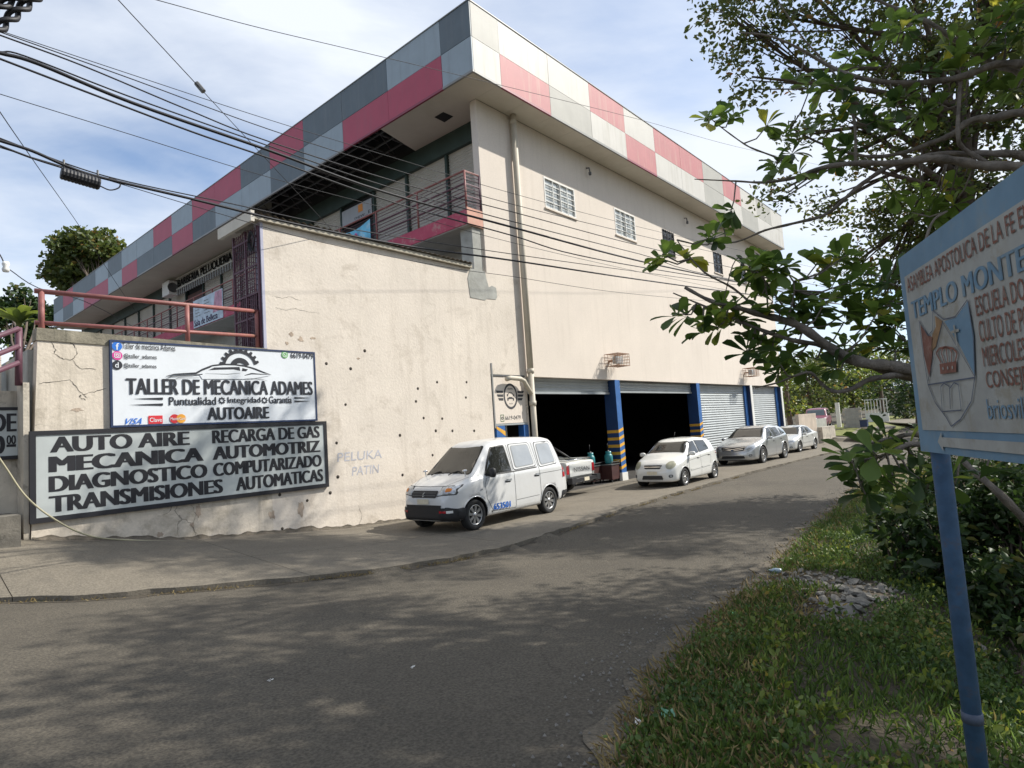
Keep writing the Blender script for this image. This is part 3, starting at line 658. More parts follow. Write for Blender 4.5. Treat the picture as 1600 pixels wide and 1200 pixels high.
# plum lattice screen at its open end
LS = thing('lattice_screen', 'plum coloured metal lattice screen closing the end of the lean-to', 'metal screen', (0, 0, 0))
s_ = MB(); s_.box((6.10, 11.98, 4.15), (6.135, 12.03, 6.74), M['plum']); s_.box((6.10, 13.1, 4.15), (6.135, 13.15, 6.74), M['plum']); s_.box((6.10, 12.55, 4.15), (6.135, 12.6, 6.74), M['plum'])
for z in (4.15, 4.8, 5.3, 5.9, 6.5): s_.box((6.105, 11.99, z), (6.13, 13.14, z+0.04), M['plum'])
s_.build('frame', LS)
s_ = MB()
for k in range(12): 
    y = 12.05+k*0.09; s_.box((6.112, y, 4.2), (6.124, y+0.022, 6.72), M['plum'])
for k in range(22):
    z = 4.2+k*0.115; s_.tube([(6.118, 12.03, z), (6.118, 12.55, z+0.14)], 0.009, M['plum'], 4); s_.tube([(6.118, 12.6, z+0.14), (6.118, 13.1, z)], 0.009, M['plum'], 4)
s_.build('lattice', LS)
s_ = MB(); s_.box((6.14, 12.03, 4.15), (6.15, 12.9, 5.35), M['plum']); s_.build('kick_plate', LS)
# coil of cable on the screen
s_ = MB()
for k in range(5):
    rr = 0.15+0.012*k; s_.tube([(6.06-0.008*k, 12.15+rr*math.cos(t*math.pi/8)*0.6, 6.4+rr*1.1*math.sin(t*math.pi/8)) for t in range(17)], 0.010, M['cable'], 5)
s_.build('cable_coil', None, label='coil of black cable hanging on the plum lattice screen', category='cable')

# ------------------------------------------------------------------ terrace retaining wall
TWL = thing('terrace_wall', 'stained cream retaining wall carrying the signboards, capped with mossy concrete', 'wall', (0, 0, 0))
mb = MB(); wall_strip(2.28, 6.199, 4.02, M['creamold'], 10, 3.93); mb.build('wall', TWL)
mb = MB(); mb.prism([(2.36, WYp-0.02, 4.02), (6.2, WYp-0.02, 3.93), (6.2, WYp-0.02, 4.11), (2.37, WYp-0.02, 4.22)], (0, 0.30, 0), M['creamcap']); mb.build('cap', TWL)
for (x, y, r, sxx, szz) in ((250, 835, 0.05, 1.2, 1), (120, 640, 0.07, 1.4, 0.5)):
    q = WY(x, y); peel(TWL, q.x, q.z, r, pm, 14, sxx, szz)
for pts in ([(60, 600), (82, 596), (108, 594), (118, 603), (128, 615), (138, 622)], [(128, 617), (148, 612), (166, 607)], [(84, 552), (97, 560), (112, 562), (121, 552), (117, 540), (106, 533)], [(80, 534), (87, 545), (84, 552)], [(128, 617), (124, 620), (134, 626)], [(112, 562), (124, 575), (150, 578)]): crack(TWL, pts, 0.008)
mb = MB(); mb.box((2.3, WYp+0.26, 0), (13.8, 60, 3.9), M['cement']); tr_ = mb.build('terrace', None, kind='structure')
# lower return with the stair beside it
mb = MB(); mb.box((-6, 12.42, -0.5), (2.26, 12.6, 3.25), M['dirty']); mb.box((2.20, WYp+0.02, 0.2), (2.278, WYp+0.45, 3.34), M['dirty']); mb.build('wall_panel', None, label='grey stained lower wall left of the terrace wall behind the cut-off price sign', category='wall')
mb = MB(); mb.box((-8, 13.6, 0), (2.2, 13.85, 4.0), M['creamold']); mb.build('back_wall', None, label='plain cream wall seen through the stair railing at the far left', category='wall')
mb = MB(); mb.box((-1.0, 11.6, 0.5), (2.10, 12.40, 1.32), M['stained']); mb.build('concrete_block', None, label='dark stained concrete block at the foot of the wall, far left', category='concrete block')
# pipe railing on the terrace wall
RA = thing('pipe_railing', 'faded pink two-rail pipe railing along the top of the terrace wall', 'railing', (2.3, 12.05, 4.2))
ri = parent_inv(RA)
def under(o, p): o.parent = p; o.matrix_parent_inverse = parent_inv(p); return o
_ra, _rb = WY(62, 455, 12.08), WY(405, 487, 12.08)
zt = lambda x: _ra.z + (_rb.z-_ra.z)*(x-_ra.x)/(_rb.x-_ra.x)
for dz, nm in ((0.0, 'rail'), (-0.52, 'rail')):
    q = MB(); q.tube([(2.37, 12.08, zt(2.37)+dz), (6.10, 12.08, zt(6.1)+dz)], 0.042 if dz == 0 else 0.036, M['pinkrail'], 8); under(q.build(nm, None), RA)
for x in (2.46, 4.70, 6.07):
    q = MB(); q.tube([(x, 12.08, 4.05), (x, 12.08, zt(x))], 0.045, M['pinkrail'], 8); under(q.build('post', None), RA)
SR = thing('stair_railing', 'dull plum stair railing sloping down to the left beyond the terrace wall', 'railing', (2.0, 12.3, 3.4))
q = MB(); q.tube([(2.16, 12.05, 3.30), (2.16, 12.05, 4.22)], 0.05, M['purple'], 8); under(q.build('post', None), SR)
for z in (4.20, 3.92, 3.66):
    q = MB(); q.tube([(2.16, 12.0, z), (-1.6, 12.0, z-2.1)], 0.038, M['purple'], 8); under(q.build('rail', None), SR)

# ------------------------------------------------------------------ downpipe, elbow, floodlights
q = MB(); q.tube([(14.62, WYp-0.14, 12.13), (14.62, WYp-0.14, 3.9)], 0.10, M['pipe'], 14)
dp = tag(q.build('pipe', None), None); 
DPp = thing('downpipe', 'tall cream painted downpipe on the side wall from the soffit to the forecourt', 'pipe', (14.62, WYp-0.14, 0)); under(dp, DPp)
q = MB(); q.tube([(14.62, WYp-0.14, 3.9), (14.62, WYp-0.14, 0.02)], 0.09, M['pipe'], 14); under(q.build('lower_pipe', None), DPp)
for z in (11.9, 3.9, 2.9):
    q = MB(); q.tube([(14.62, WYp-0.14, z-0.07), (14.62, WYp-0.14, z+0.07)], 0.112, M['pipe'], 14); under(q.build('collar', None), DPp)
q = MB(); q.tube([(13.42, WYp-0.18, 3.62), (13.62, WYp-0.18, 3.66), (14.05, WYp-0.18, 3.64), (14.22, WYp-0.18, 3.58), (14.55, WYp-0.16, 3.20)], 0.07, M['pipe'], 12); under(q.build('elbow', None), DPp)
def cage_light(x, z, lab):
    T_ = thing('caged_floodlight', lab, 'floodlight', (x, WYp-0.35, z), 0, 'rusty caged floodlights over the garage doors')
    g_ = MB(); w, h, d = 0.40, 0.22, 0.28
    for i in range(8):
        a = -w+2*w*i/7; g_.box((a-0.006, -d, -h), (a+0.006, -d+0.01, h), M['rust']); g_.box((a-0.006, -d, h-0.01), (a+0.006, d, h), M['rust']); g_.box((a-0.006, -d, -h), (a+0.006, d, -h+0.01), M['rust'])
    for i in range(5):
        a = -h+2*h*i/4; g_.box((-w, -d-0.011, a-0.006), (w, -d-0.001, a+0.006), M['rust']); g_.box((-w-0.01, -d, a-0.006), (-w, d, a+0.006), M['rust']); g_.box((w, -d, a-0.006), (w+0.01, d, a+0.006), M['rust'])
    for i in range(5):
        a = -d+2*d*i/4; g_.box((-w-0.01, a-0.006, -h), (-w, a+0.006, h), M['rust']); g_.box((w, a-0.006, -h), (w+0.01, a+0.006, h), M['rust']); g_.box((-w, a-0.006, h), (w, a+0.006, h+0.01), M['rust'])
    g_.build('cage', T_)
    l_ = MB(); l_.box((-0.22, -0.12, -0.13), (0.22, 0.06, 0.13), M['galv']); l_.box((-0.19, -0.125, -0.10), (0.19, -0.121, 0.10), M['glassl']); l_.build('lamp', T_)
    b_ = MB(); b_.box((-0.05, 0.061, -0.03), (0.05, 0.34, 0.03), M['rust']); b_.build('bracket', T_); return T_
cage_light(19.45, 4.43, 'rusty caged floodlight above the blue striped pillar of the open bays')
cage_light(33.1, 4.40, 'rusty caged floodlight above the closed shutters, the farther of the two')
for (x, z, l_) in ((18.95, 11.55, 'small dark wall bracket under the eaves between the two white windows'), (27.2, 11.5, 'small wire hook under the eaves beyond the first barred window')):
    q = MB(); q.tube([(x, WYp, z+0.15), (x, WYp-0.12, z+0.12), (x, WYp-0.14, z-0.05)], 0.025, M['steel'], 6); q.lathe([(0.001, -0.1), (0.05, -0.08), (0.06, 0.02), (0.001, 0.06)], M['steel'], 10, 'z', (x, WYp-0.14, z-0.08))
    q.build('wall_bracket', None, label=l_, category='bracket')

# ------------------------------------------------------------------ signboards
def Pw(x0, z0, y): return lambda u, v: (x0+u, y, z0+v)
# painted services board
SB = thing('services_signboard', 'long silver signboard with black frame and hand painted black lettering AUTO AIRE', 'signboard', (2.30, 11.9, 1.16))
def grp(o): return under(o, SB)
q = MB(); q.box((2.34, WYp-0.055, 1.22), (7.40, WYp-0.01, 2.50), M['silver']); grp(q.build('board', None))
q = MB(); y0_, y1_ = WYp-0.07, WYp-0.008
q.box((2.26, y0_, 1.14), (7.47, y1_, 1.22), M['black']); q.box((2.26, y0_, 2.50), (7.47, y1_, 2.57), M['black']); q.box((2.26, y0_, 1.22), (2.34, y1_, 2.50), M['black']); q.box((7.40, y0_, 1.22), (7.47, y1_, 2.50), M['black'])
grp(q.build('frame', None))
P1 = Pw(0, 0, WYp-0.059)
rows = [('AUTO AIRE', 2.52, 4.62, 'RECARGA DE GAS', 5.02, 7.30, 2.22, 2.47), ('MECANICA', 2.50, 4.86, 'AUTOMOTRIZ', 5.02, 7.30, 1.91, 2.16),
        ('DIAGNOSTICO', 2.50, 4.92, 'COMPUTARIZADO', 5.02, 7.32, 1.60, 1.85), ('TRANSMISIONES', 2.50, 5.20, 'AUTOMATICAS', 5.44, 7.34, 1.28, 1.54)]
for (a, x0, x1, b, x2, x3, z0, z1) in rows:
    q = MB(); lettering(q, a, M['black'], P1, x0, x1, z0, z1, 0.062); grp(q.build('lettering', None)); q = MB(); lettering(q, b, M['black'], P1, x2, x3, z0, z1, 0.062); grp(q.build('lettering', None))
# printed banner of the workshop
BN = thing('workshop_banner', 'white printed banner TALLER DE MECÁNICA ADAMES with gear and car drawing', 'banner', (3.35, 11.9, 2.6))
def gb(o): return under(o, BN)
bx0, bx1, bz0, bz1 = 3.36, 7.26, 2.585, 4.09; BWd, BHt = bx1-bx0, bz1-bz0
q = MB(); nn_ = 40
vs = []; 
for i in range(nn_+1):
    for k in range(9):
        u = i/nn_; v = k/8; yy = WYp-0.052 + 0.004*math.sin(u*23+v*3)*v*(1-v)*4*0.5
        vs.append((bx0+0.03+(BWd-0.06)*u, yy, bz0+0.03+(BHt-0.06)*v))
q.add(vs, [(i*9+k, (i+1)*9+k, (i+1)*9+k+1, i*9+k+1) for i in range(nn_) for k in range(8)], M['vinyl'], True); gb(q.build('vinyl_sheet', None))
q = MB(); y0_, y1_ = WYp-0.065, WYp-0.01; nv = M['navy']
q.box((bx0, y0_, bz0), (bx1, y1_, bz0+0.035), nv); q.box((bx0, y0_, bz1-0.035), (bx1, y1_, bz1), nv); q.box((bx0, y0_, bz0+0.035), (bx0+0.035, y1_, bz1-0.035), nv); q.box((bx1-0.03, y0_, bz0+0.035), (bx1, y1_, bz1-0.035), nv)
gb(q.build('frame', None))
# artwork coordinates: u, v as fractions of the printed sheet
PB = lambda u, v: (bx0+u*BWd, WYp-0.062, bz0+v*BHt)
ink = M['ink']
q = MB(); lettering(q, 'TALLER DE MECÁNICA ADAMES', ink, PB, 0.06, 0.978, 0.375, 0.615, 0.055); gb(q.build('title_lettering', None))
q = MB(); lettering(q, 'Puntualidad', ink, PB, 0.235, 0.45, 0.245, 0.345, 0.04); lettering(q, 'Integridad', ink, PB, 0.505, 0.675, 0.245, 0.345, 0.04); lettering(q, 'Garantía', ink, PB, 0.72, 0.85, 0.258, 0.355, 0.04)
for cu in (0.478, 0.697):
    Pg = lambda u, v, cu=cu: PB(cu+u/BWd, 0.30+v/BHt)
    ring2d(q, (0, 0), 0.032, 0.052, ink, Pg, n=20)
    for k in range(8):
        a = k*math.pi/4; ca, sa = math.cos(a), math.sin(a); w_ = 0.012
        poly2d(q, [(ca*0.05-sa*w_, sa*0.05+ca*w_), (ca*0.05+sa*w_, sa*0.05-ca*w_), (ca*0.068+sa*w_, sa*0.068-ca*w_), (ca*0.068-sa*w_, sa*0.068+ca*w_)], ink, Pg)
for (a, b, v) in ((0.085, 0.21, 0.325), (0.07, 0.21, 0.255)): q.add([PB(a, v), PB(b, v-0.014), PB(b, v+0.014)], [(0, 1, 2)], ink)
for (a, b, v) in ((0.865, 0.965, 0.332), (0.865, 0.965, 0.285)): q.add([PB(a, v-0.012), PB(b, v), PB(a, v+0.012)], [(0, 1, 2)], ink)
gb(q.build('motto_lettering', None))
q = MB(); lettering(q, 'AUTOAIRE', ink, PB, 0.405, 0.72, 0.055, 0.215, 0.06); gb(q.build('autoaire_lettering', None))
def pxb(x, y): v = WY(x, y, WYp-0.06); return ((v.x-bx0)/BWd, (v.z-bz0)/BHt)
def z8(x, y): return pxb(150+x/4.571, 520+y/4.571)
q = MB()
# gear: ring with teeth (upper half)
cg = z8(1030, 250); Pg = lambda u, v: PB(cg[0]+u/BWd, cg[1]+v/BHt)
ring2d(q, (0, 0), 0.295, 0.35, ink, Pg, 14, 172, 40); ring2d(q, (0, 0), 0.10, 0.20, ink, Pg, 20, 160, 24)
for k in range(10):
    a = math.radians(20+k*16.5); ca, sa = math.cos(a), math.sin(a); w0, w1 = 0.034, 0.022
    poly2d(q, [(ca*0.345-sa*w0, sa*0.345+ca*w0), (ca*0.345+sa*w0, sa*0.345-ca*w0), (ca*0.405+sa*w1, sa*0.405-ca*w1), (ca*0.405-sa*w1, sa*0.405+ca*w1)], ink, Pg)
gb(q.build('gear_print', None))
q = MB()
PB2 = lambda u, v: (bx0+u*BWd, WYp-0.064, bz0+v*BHt)
roof_ = [z8(*p) for p in [(500, 310), (560, 296), (640, 292), (715, 288), (760, 262), (830, 235), (910, 226), (990, 228), (1060, 238), (1130, 256), (1190, 280), (1250, 300)]]
q2w = MB(); poly2d(q2w, [z8(*p) for p in [(740, 300), (830, 240), (910, 230), (1000, 232), (1090, 250), (1180, 285), (1240, 306), (1100, 330), (760, 330)]], M['vinyl'], lambda u, v: (bx0+u*BWd, WYp-0.0632, bz0+v*BHt))
gb(q2w.build('car_print_ground', None))
def asp(P): return lambda u, v: P(u/BWd, v/BHt)
def sc(l_): return [(u*BWd, v*BHt) for u, v in l_]
stroke2d(q, sc(roof_), [0.006, 0.02, 0.026, 0.03, 0.03, 0.03, 0.032, 0.032, 0.032, 0.03, 0.028, 0.006], ink, asp(PB2))
stroke2d(q, sc([z8(*p) for p in [(500, 325), (545, 310), (700, 302), (760, 296)]]), [0.004, 0.014, 0.014, 0.02], ink, asp(PB2))
poly2d(q, [z8(*p) for p in [(800, 268), (845, 248), (1025, 244), (1030, 272), (980, 262), (880, 264)]], ink, PB2)
poly2d(q, [z8(*p) for p in [(1045, 252), (1085, 262), (1070, 276), (1040, 274)]], ink, PB2)
stroke2d(q, sc([z8(*p) for p in [(780, 292), (940, 296), (1030, 288)]]), [0.004, 0.012, 0.004], ink, asp(PB2))
stroke2d(q, sc([z8(*p) for p in [(1060, 305), (1110, 292), (1240, 300)]]), [0.01, 0.03, 0.006], ink, asp(PB2))
stroke2d(q, sc([z8(*p) for p in [(540, 338), (590, 322), (740, 320)]]), [0.003, 0.008, 0.003], ink, asp(PB2))
stroke2d(q, sc([z8(*p) for p in [(1060, 325), (1180, 330), (1225, 345)]]), [0.003, 0.008, 0.003], ink, asp(PB2))
gb(q.build('car_print', None))
icon_b = mat('icon_blue', (0.02, 0.16, 0.60), 0.5, 0.02); icon_p = mat('icon_pink', (0.65, 0.06, 0.30), 0.5, 0.02); icon_o = mat('icon_orange', (0.8, 0.30, 0.05), 0.5, 0.02)
icon_g = mat('icon_green', (0.12, 0.42, 0.08), 0.5, 0.02); icon_r = mat('icon_red', (0.62, 0.03, 0.04), 0.5, 0.02); icon_y = mat('icon_amber', (0.80, 0.36, 0.04), 0.5, 0.02); pw = mat('print_white', (0.75, 0.78, 0.8), 0.5, 0.02)
def disc(c, r, m_, d=0.0): 
    P = lambda u, v: (bx0+c[0]*BWd+u, WYp-0.062-d, bz0+c[1]*BHt+v); ring2d(q, (0, 0), 0.0005, r, m_, P, n=24); return P
q = MB(); Pf = disc(z8(150, 96), 0.078, icon_b); lettering(q, 'f', pw, lambda u, v: (Pf(u, v)[0], WYp-0.0655, Pf(u, v)[2]), -0.022, 0.030, -0.062, 0.052, 0.03)
gb(q.build('social_icon', None)); q = MB(); c_ig = z8(152, 162); Pi = disc(c_ig, 0.078, icon_p); 
Pi2 = lambda u, v: (Pi(u, v)[0], WYp-0.0655, Pi(u, v)[2])
stroke2d(q, [(-0.04, -0.035), (0.04, -0.035), (0.04, 0.04), (-0.04, 0.04), (-0.04, -0.035)], 0.011, pw, Pi2); ring2d(q, (0, 0.002), 0.013, 0.024, pw, Pi2, n=14)
gb(q.build('social_icon', None)); q = MB(); Pt = disc(z8(152, 230), 0.078, ink); Pt2 = lambda u, v: (Pt(u, v)[0], WYp-0.0655, Pt(u, v)[2])
lettering(q, 'd', pw, Pt2, -0.035, 0.02, -0.045, 0.048, 0.02)
gb(q.build('social_icon', None)); q = MB(); Pq = disc(z8(1348, 157), 0.072, icon_g); Pq2 = lambda u, v: (Pq(u, v)[0], WYp-0.0655, Pq(u, v)[2]); ring2d(q, (0, 0), 0.040, 0.052, pw, Pq2, n=20); stroke2d(q, [(-0.018, 0.02), (-0.008, -0.006), (0.02, -0.018)], 0.014, pw, Pq2)
gb(q.build('social_icon', None))
q = MB()
def tb(s, a, b, bold=0.02, m_=ink, sh=0): lettering(q, s, m_, PB, a[0], b[0], a[1], b[1], bold, sh)
tb('Taller de mecánica Adames', z8(188, 112), z8(566, 90)); tb('@taller_adames', z8(198, 188), z8(434, 158)); tb('@taller_adames', z8(198, 254), z8(432, 224)); tb('6619-0479', z8(1390, 180), z8(1548, 150), 0.03)
gb(q.build('contact_lettering', None))
q = MB(); a0 = z8(150, 668); a1 = z8(268, 634); tb('VISA', (0.045, 0.03), (0.118, 0.10), 0.02, icon_b, 0.2)
gb(q.build('payment_mark', None)); q = MB(); poly2d(q, [(0.148, 0.028), (0.207, 0.028), (0.207, 0.125), (0.148, 0.125)], icon_r, PB); lettering(q, 'Clave', pw, lambda u, v: (PB(u, v)[0], WYp-0.0645, PB(u, v)[2]), 0.153, 0.203, 0.05, 0.10, 0.01)
gb(q.build('payment_mark', None)); q = MB()
for (cu, m_, d_) in ((0.258, icon_r, 0), (0.287, icon_y, 0.0012)):
    ring2d(q, (0, 0), 0.0005, 0.082, m_, lambda u, v, cu=cu, d_=d_: (bx0+cu*BWd+u, WYp-0.062-d_, bz0+0.082*BHt+v), n=24)
lettering(q, 'MasterCard', pw, lambda u, v: (PB(u, v)[0], WYp-0.0665, PB(u, v)[2]), 0.240, 0.305, 0.065, 0.10, 0.01)
gb(q.build('payment_mark', None))
# cut-off price board at the far left
DS = thing('price_signboard', 'partly visible grey signboard reading DE at the far left behind the cable', 'signboard', (0, 12.4, 2))
dy = 12.36; dr_ = WY(34, 636, dy); db_ = WY(33, 717, dy)
q = MB(); q.box((dr_.x-2.4, dy, db_.z+0.06), (dr_.x-0.05, dy+0.05, dr_.z-0.05), M['silver']); under(q.build('board', None), DS)
q = MB(); q.box((dr_.x-2.4, dy-0.012, db_.z), (dr_.x, dy+0.055, db_.z+0.06), M['black']); q.box((dr_.x-2.4, dy-0.012, dr_.z-0.05), (dr_.x, dy+0.055, dr_.z), M['black']); under(q.build('frame', None), DS)
q = MB(); Pd = lambda u, v: (u, dy-0.004, v)
zA0, zA1 = WY(20, 674, dy).z, WY(20, 646, dy).z; zB0, zB1 = WY(20, 708, dy).z, WY(20, 680, dy).z
lettering(q, 'DE', M['black'], Pd, WY(-14, 660, dy).x, WY(26, 660, dy).x, zA0, zA1, 0.05); lettering(q, '0', M['black'], Pd, WY(-14, 694, dy).x, WY(8, 694, dy).x, zB0, zB1, 0.05)
lettering(q, '00', M['black'], Pd, WY(10, 690, dy).x, WY(25, 690, dy).x, (zB0+zB1)/2, zB1, 0.05); poly2d(q, [(WY(10, 690, dy).x, zB0+0.10), (WY(25, 690, dy).x, zB0+0.10), (WY(25, 690, dy).x, zB0+0.14), (WY(10, 690, dy).x, zB0+0.14)], M['black'], Pd)
under(q.build('lettering', None), DS)

# barber sign, air conditioner, banners on the upper floor
BS = thing('barber_sign', 'slatted sign with raised letters BARBERIA PELUQUERIA above the upper floor shutters', 'sign', (13.8, 33, 11.5))
q = MB(); q.box((13.60, 29.4, 11.36), (13.87, 36.4, 11.42), M['shutter']); q.box((13.60, 29.4, 11.96), (13.87, 36.4, 12.02), M['shutter']); q.box((13.70, 29.4, 11.42), (13.80, 36.4, 11.96), M['shutter']); under(q.build('sign_box', None), BS)
q = MB()
for k in range(24): q = MB(); q.box((13.60, 29.5+k*0.29, 11.02), (13.66, 29.6+k*0.29, 11.36), M['trim']); under(q.build('slat', None), BS)
q = MB(); Pbs = lambda u, v: (13.66-0.0, 36.3-u, 11.45+v)
lettering(q, 'BARBERIA PELUQUERIA', M['black'], lambda u, v: (13.66, 36.3-u, 11.43+v), 0, 6.8, 0, 0.50, 0.05); under(q.build('lettering', None), BS)
AC = thing('air_conditioner', 'white air conditioner outdoor unit under the soffit beside the barber sign', 'air conditioner', (13.6, 37, 11.1))
q = MB(); q.box((13.3, 36.6, 11.15), (13.75, 37.6, 11.95), M['white']); under(q.build('casing', None), AC)
q = MB(); q.lathe([(0.28, 0), (0.25, 0.02), (0.05, 0.02), (0.001, 0.01)], M['steel'], 20, 'y', (13.5, 36.57, 11.55)); q.lathe([(0.001, 0)], M['steel'], 3, 'z') if False else None; under(q.build('fan_grille', None), AC)
SBn = thing('salon_banner', 'pale printed banner with purple words Sala de Belleza tied to the balcony railing', 'banner', (12.36, 29, 8.2))
Ps = lambda u, v: (12.37, 31.05-u, 8.17+v)
q = MB(); q.box((12.375, 27.8, 8.17), (12.395, 31.05, 9.53), mat('salon_print', (0.42, 0.50, 0.58), 0.5, 0.25, 3)); under(q.build('vinyl_sheet', None), SBn)
q = MB(); pur = mat('purple_print', (0.25, 0.03, 0.35), 0.5, 0.05); lettering(q, 'Sala de Belleza', pur, Ps, 0.1, 2.7, 0.07, 0.38, 0.03)
q.add([Ps(2.2, 0.4), Ps(3.2, 0.4), Ps(3.2, 1.33), Ps(2.5, 1.33)], [(0, 1, 2, 3)], mat('salon_photo_print', (0.45, 0.20, 0.28), 0.5, 0.5, 3)); 
for k in range(5): 
    for j in range(2): q.add([(12.368, 31.05-(0.25+j*1.0), 8.7+k*0.15), (12.368, 31.05-(0.25+j*1.0+0.6-0.1*(k % 3)), 8.7+k*0.15), (12.368, 31.05-(0.25+j*1.0+0.6-0.1*(k % 3)), 8.73+k*0.15), (12.368, 31.05-(0.25+j*1.0), 8.73+k*0.15)], [(0, 1, 2, 3)], M['steel'])
under(q.build('lettering', None), SBn)
NB = thing('shop_banner', 'white shop panel with small orange mark and word new over a dark doorway', 'banner', (13.9, 18.5, 10.6))
q = MB(); q.box((13.93, 17.6+0.85, 10.64), (13.96, 20.4, 11.3), mat('shop_panel', (0.42, 0.44, 0.46), 0.6, 0.1)); under(q.build('panel', None), NB)
q = MB(); Pn = lambda u, v: (13.925, 20.3-u, 10.64+v); lettering(q, 'new_E', M['ink'], Pn, 0.75, 1.8, 0.08, 0.24, 0.0)
poly2d(q, [(1.0, 0.32), (1.3, 0.32), (1.3, 0.62), (1.0, 0.62)], icon_o, Pn); under(q.build('lettering', None), NB)
BB = thing('blue_banner', 'blue and white printed banner hanging on the balcony railing above the lean-to roof', 'banner', (12.36, 17.5, 8.8))
q = MB(); gx = []
for i in range(11):
    for k in range(6):
        u, v = i/10, k/5; gx.append((12.365-0.03*math.sin(u*9)*v*(1-v), 18.45-1.95*u, 8.62+(0.95-0.16*math.sin(math.pi*u))*v))
q.add(gx, [(i*6+k, (i+1)*6+k, (i+1)*6+k+1, i*6+k+1) for i in range(10) for k in range(5)], mat('blue_print', (0.10, 0.42, 0.62), 0.45, 0.35, 1.6, stain=(0.55, 0.6, 0.62), stain_amt=0.9, stain_scale=1.6), True); under(q.build('vinyl_sheet', None), BB)
q = MB(); Pbb = lambda u, v: (12.33, 17.5-u, 8.7+v)
ring2d(q, (0.2, 0.3), 0.05, 0.14, icon_p, Pbb, n=12, sy=2); poly2d(q, [(0.6, 0.1), (0.8, 0.1), (0.8, 0.25), (0.6, 0.25)], icon_p, Pbb); under(q.build('print_mark', None), BB)

# ------------------------------------------------------------------ vehicles
def smooth_prof(pts, us, sig):
    pts = sorted(pts); x = np.array([p[0] for p in pts]); y = np.array([p[1] for p in pts])
    fine = np.linspace(us[0]-0.4, us[-1]+0.4, 1200); v = np.interp(fine, x, y)
    k = int(sig*3/(fine[1]-fine[0])); g = np.exp(-0.5*(np.arange(-k, k+1)*(fine[1]-fine[0])/sig)**2); g /= g.sum()
    vv = np.convolve(np.pad(v, k, mode='edge'), g, 'valid'); return np.interp(us, fine, vv)
def bspline(P, n):
    P = [np.array(p, float) for p in P]; P = [2*P[0]-P[1]] + P + [2*P[-1]-P[-2]]; segs = len(P)-3; r = []
    for i in range(n):
        t = i/(n-1)*segs; k = min(int(t), segs-1); t -= k
        a, b, c_, d = P[k:k+4]
        r.append(((1-t)**3*a + (3*t**3-6*t**2+4)*b + (-3*t**3+3*t**2+3*t+1)*c_ + t**3*d)/6)
    return r
def in_poly(x, y, P):
    c_ = False; n = len(P); j = n-1
    for i in range(n):
        if (P[i][1] > y) != (P[j][1] > y) and x < (P[j][0]-P[i][0])*(y-P[i][1])/(P[j][1]-P[i][1])+P[i][0]: c_ = not c_
        j = i
    return c_
def rounded(poly, r, n=4):
    out_ = []; k = len(poly)
    for i in range(k):
        p0, p, p1 = Vector(poly[i-1]), Vector(poly[i]), Vector(poly[(i+1) % k])
        a = (p0-p); b = (p1-p); ra = min(r, a.length*0.45, b.length*0.45); A = p + a.normalized()*ra; B_ = p + b.normalized()*ra
        for j in range(n+1):
            t = j/n; out_.append(tuple(A*(1-t)**2 + p*2*t*(1-t) + B_*t*t))
    return out_
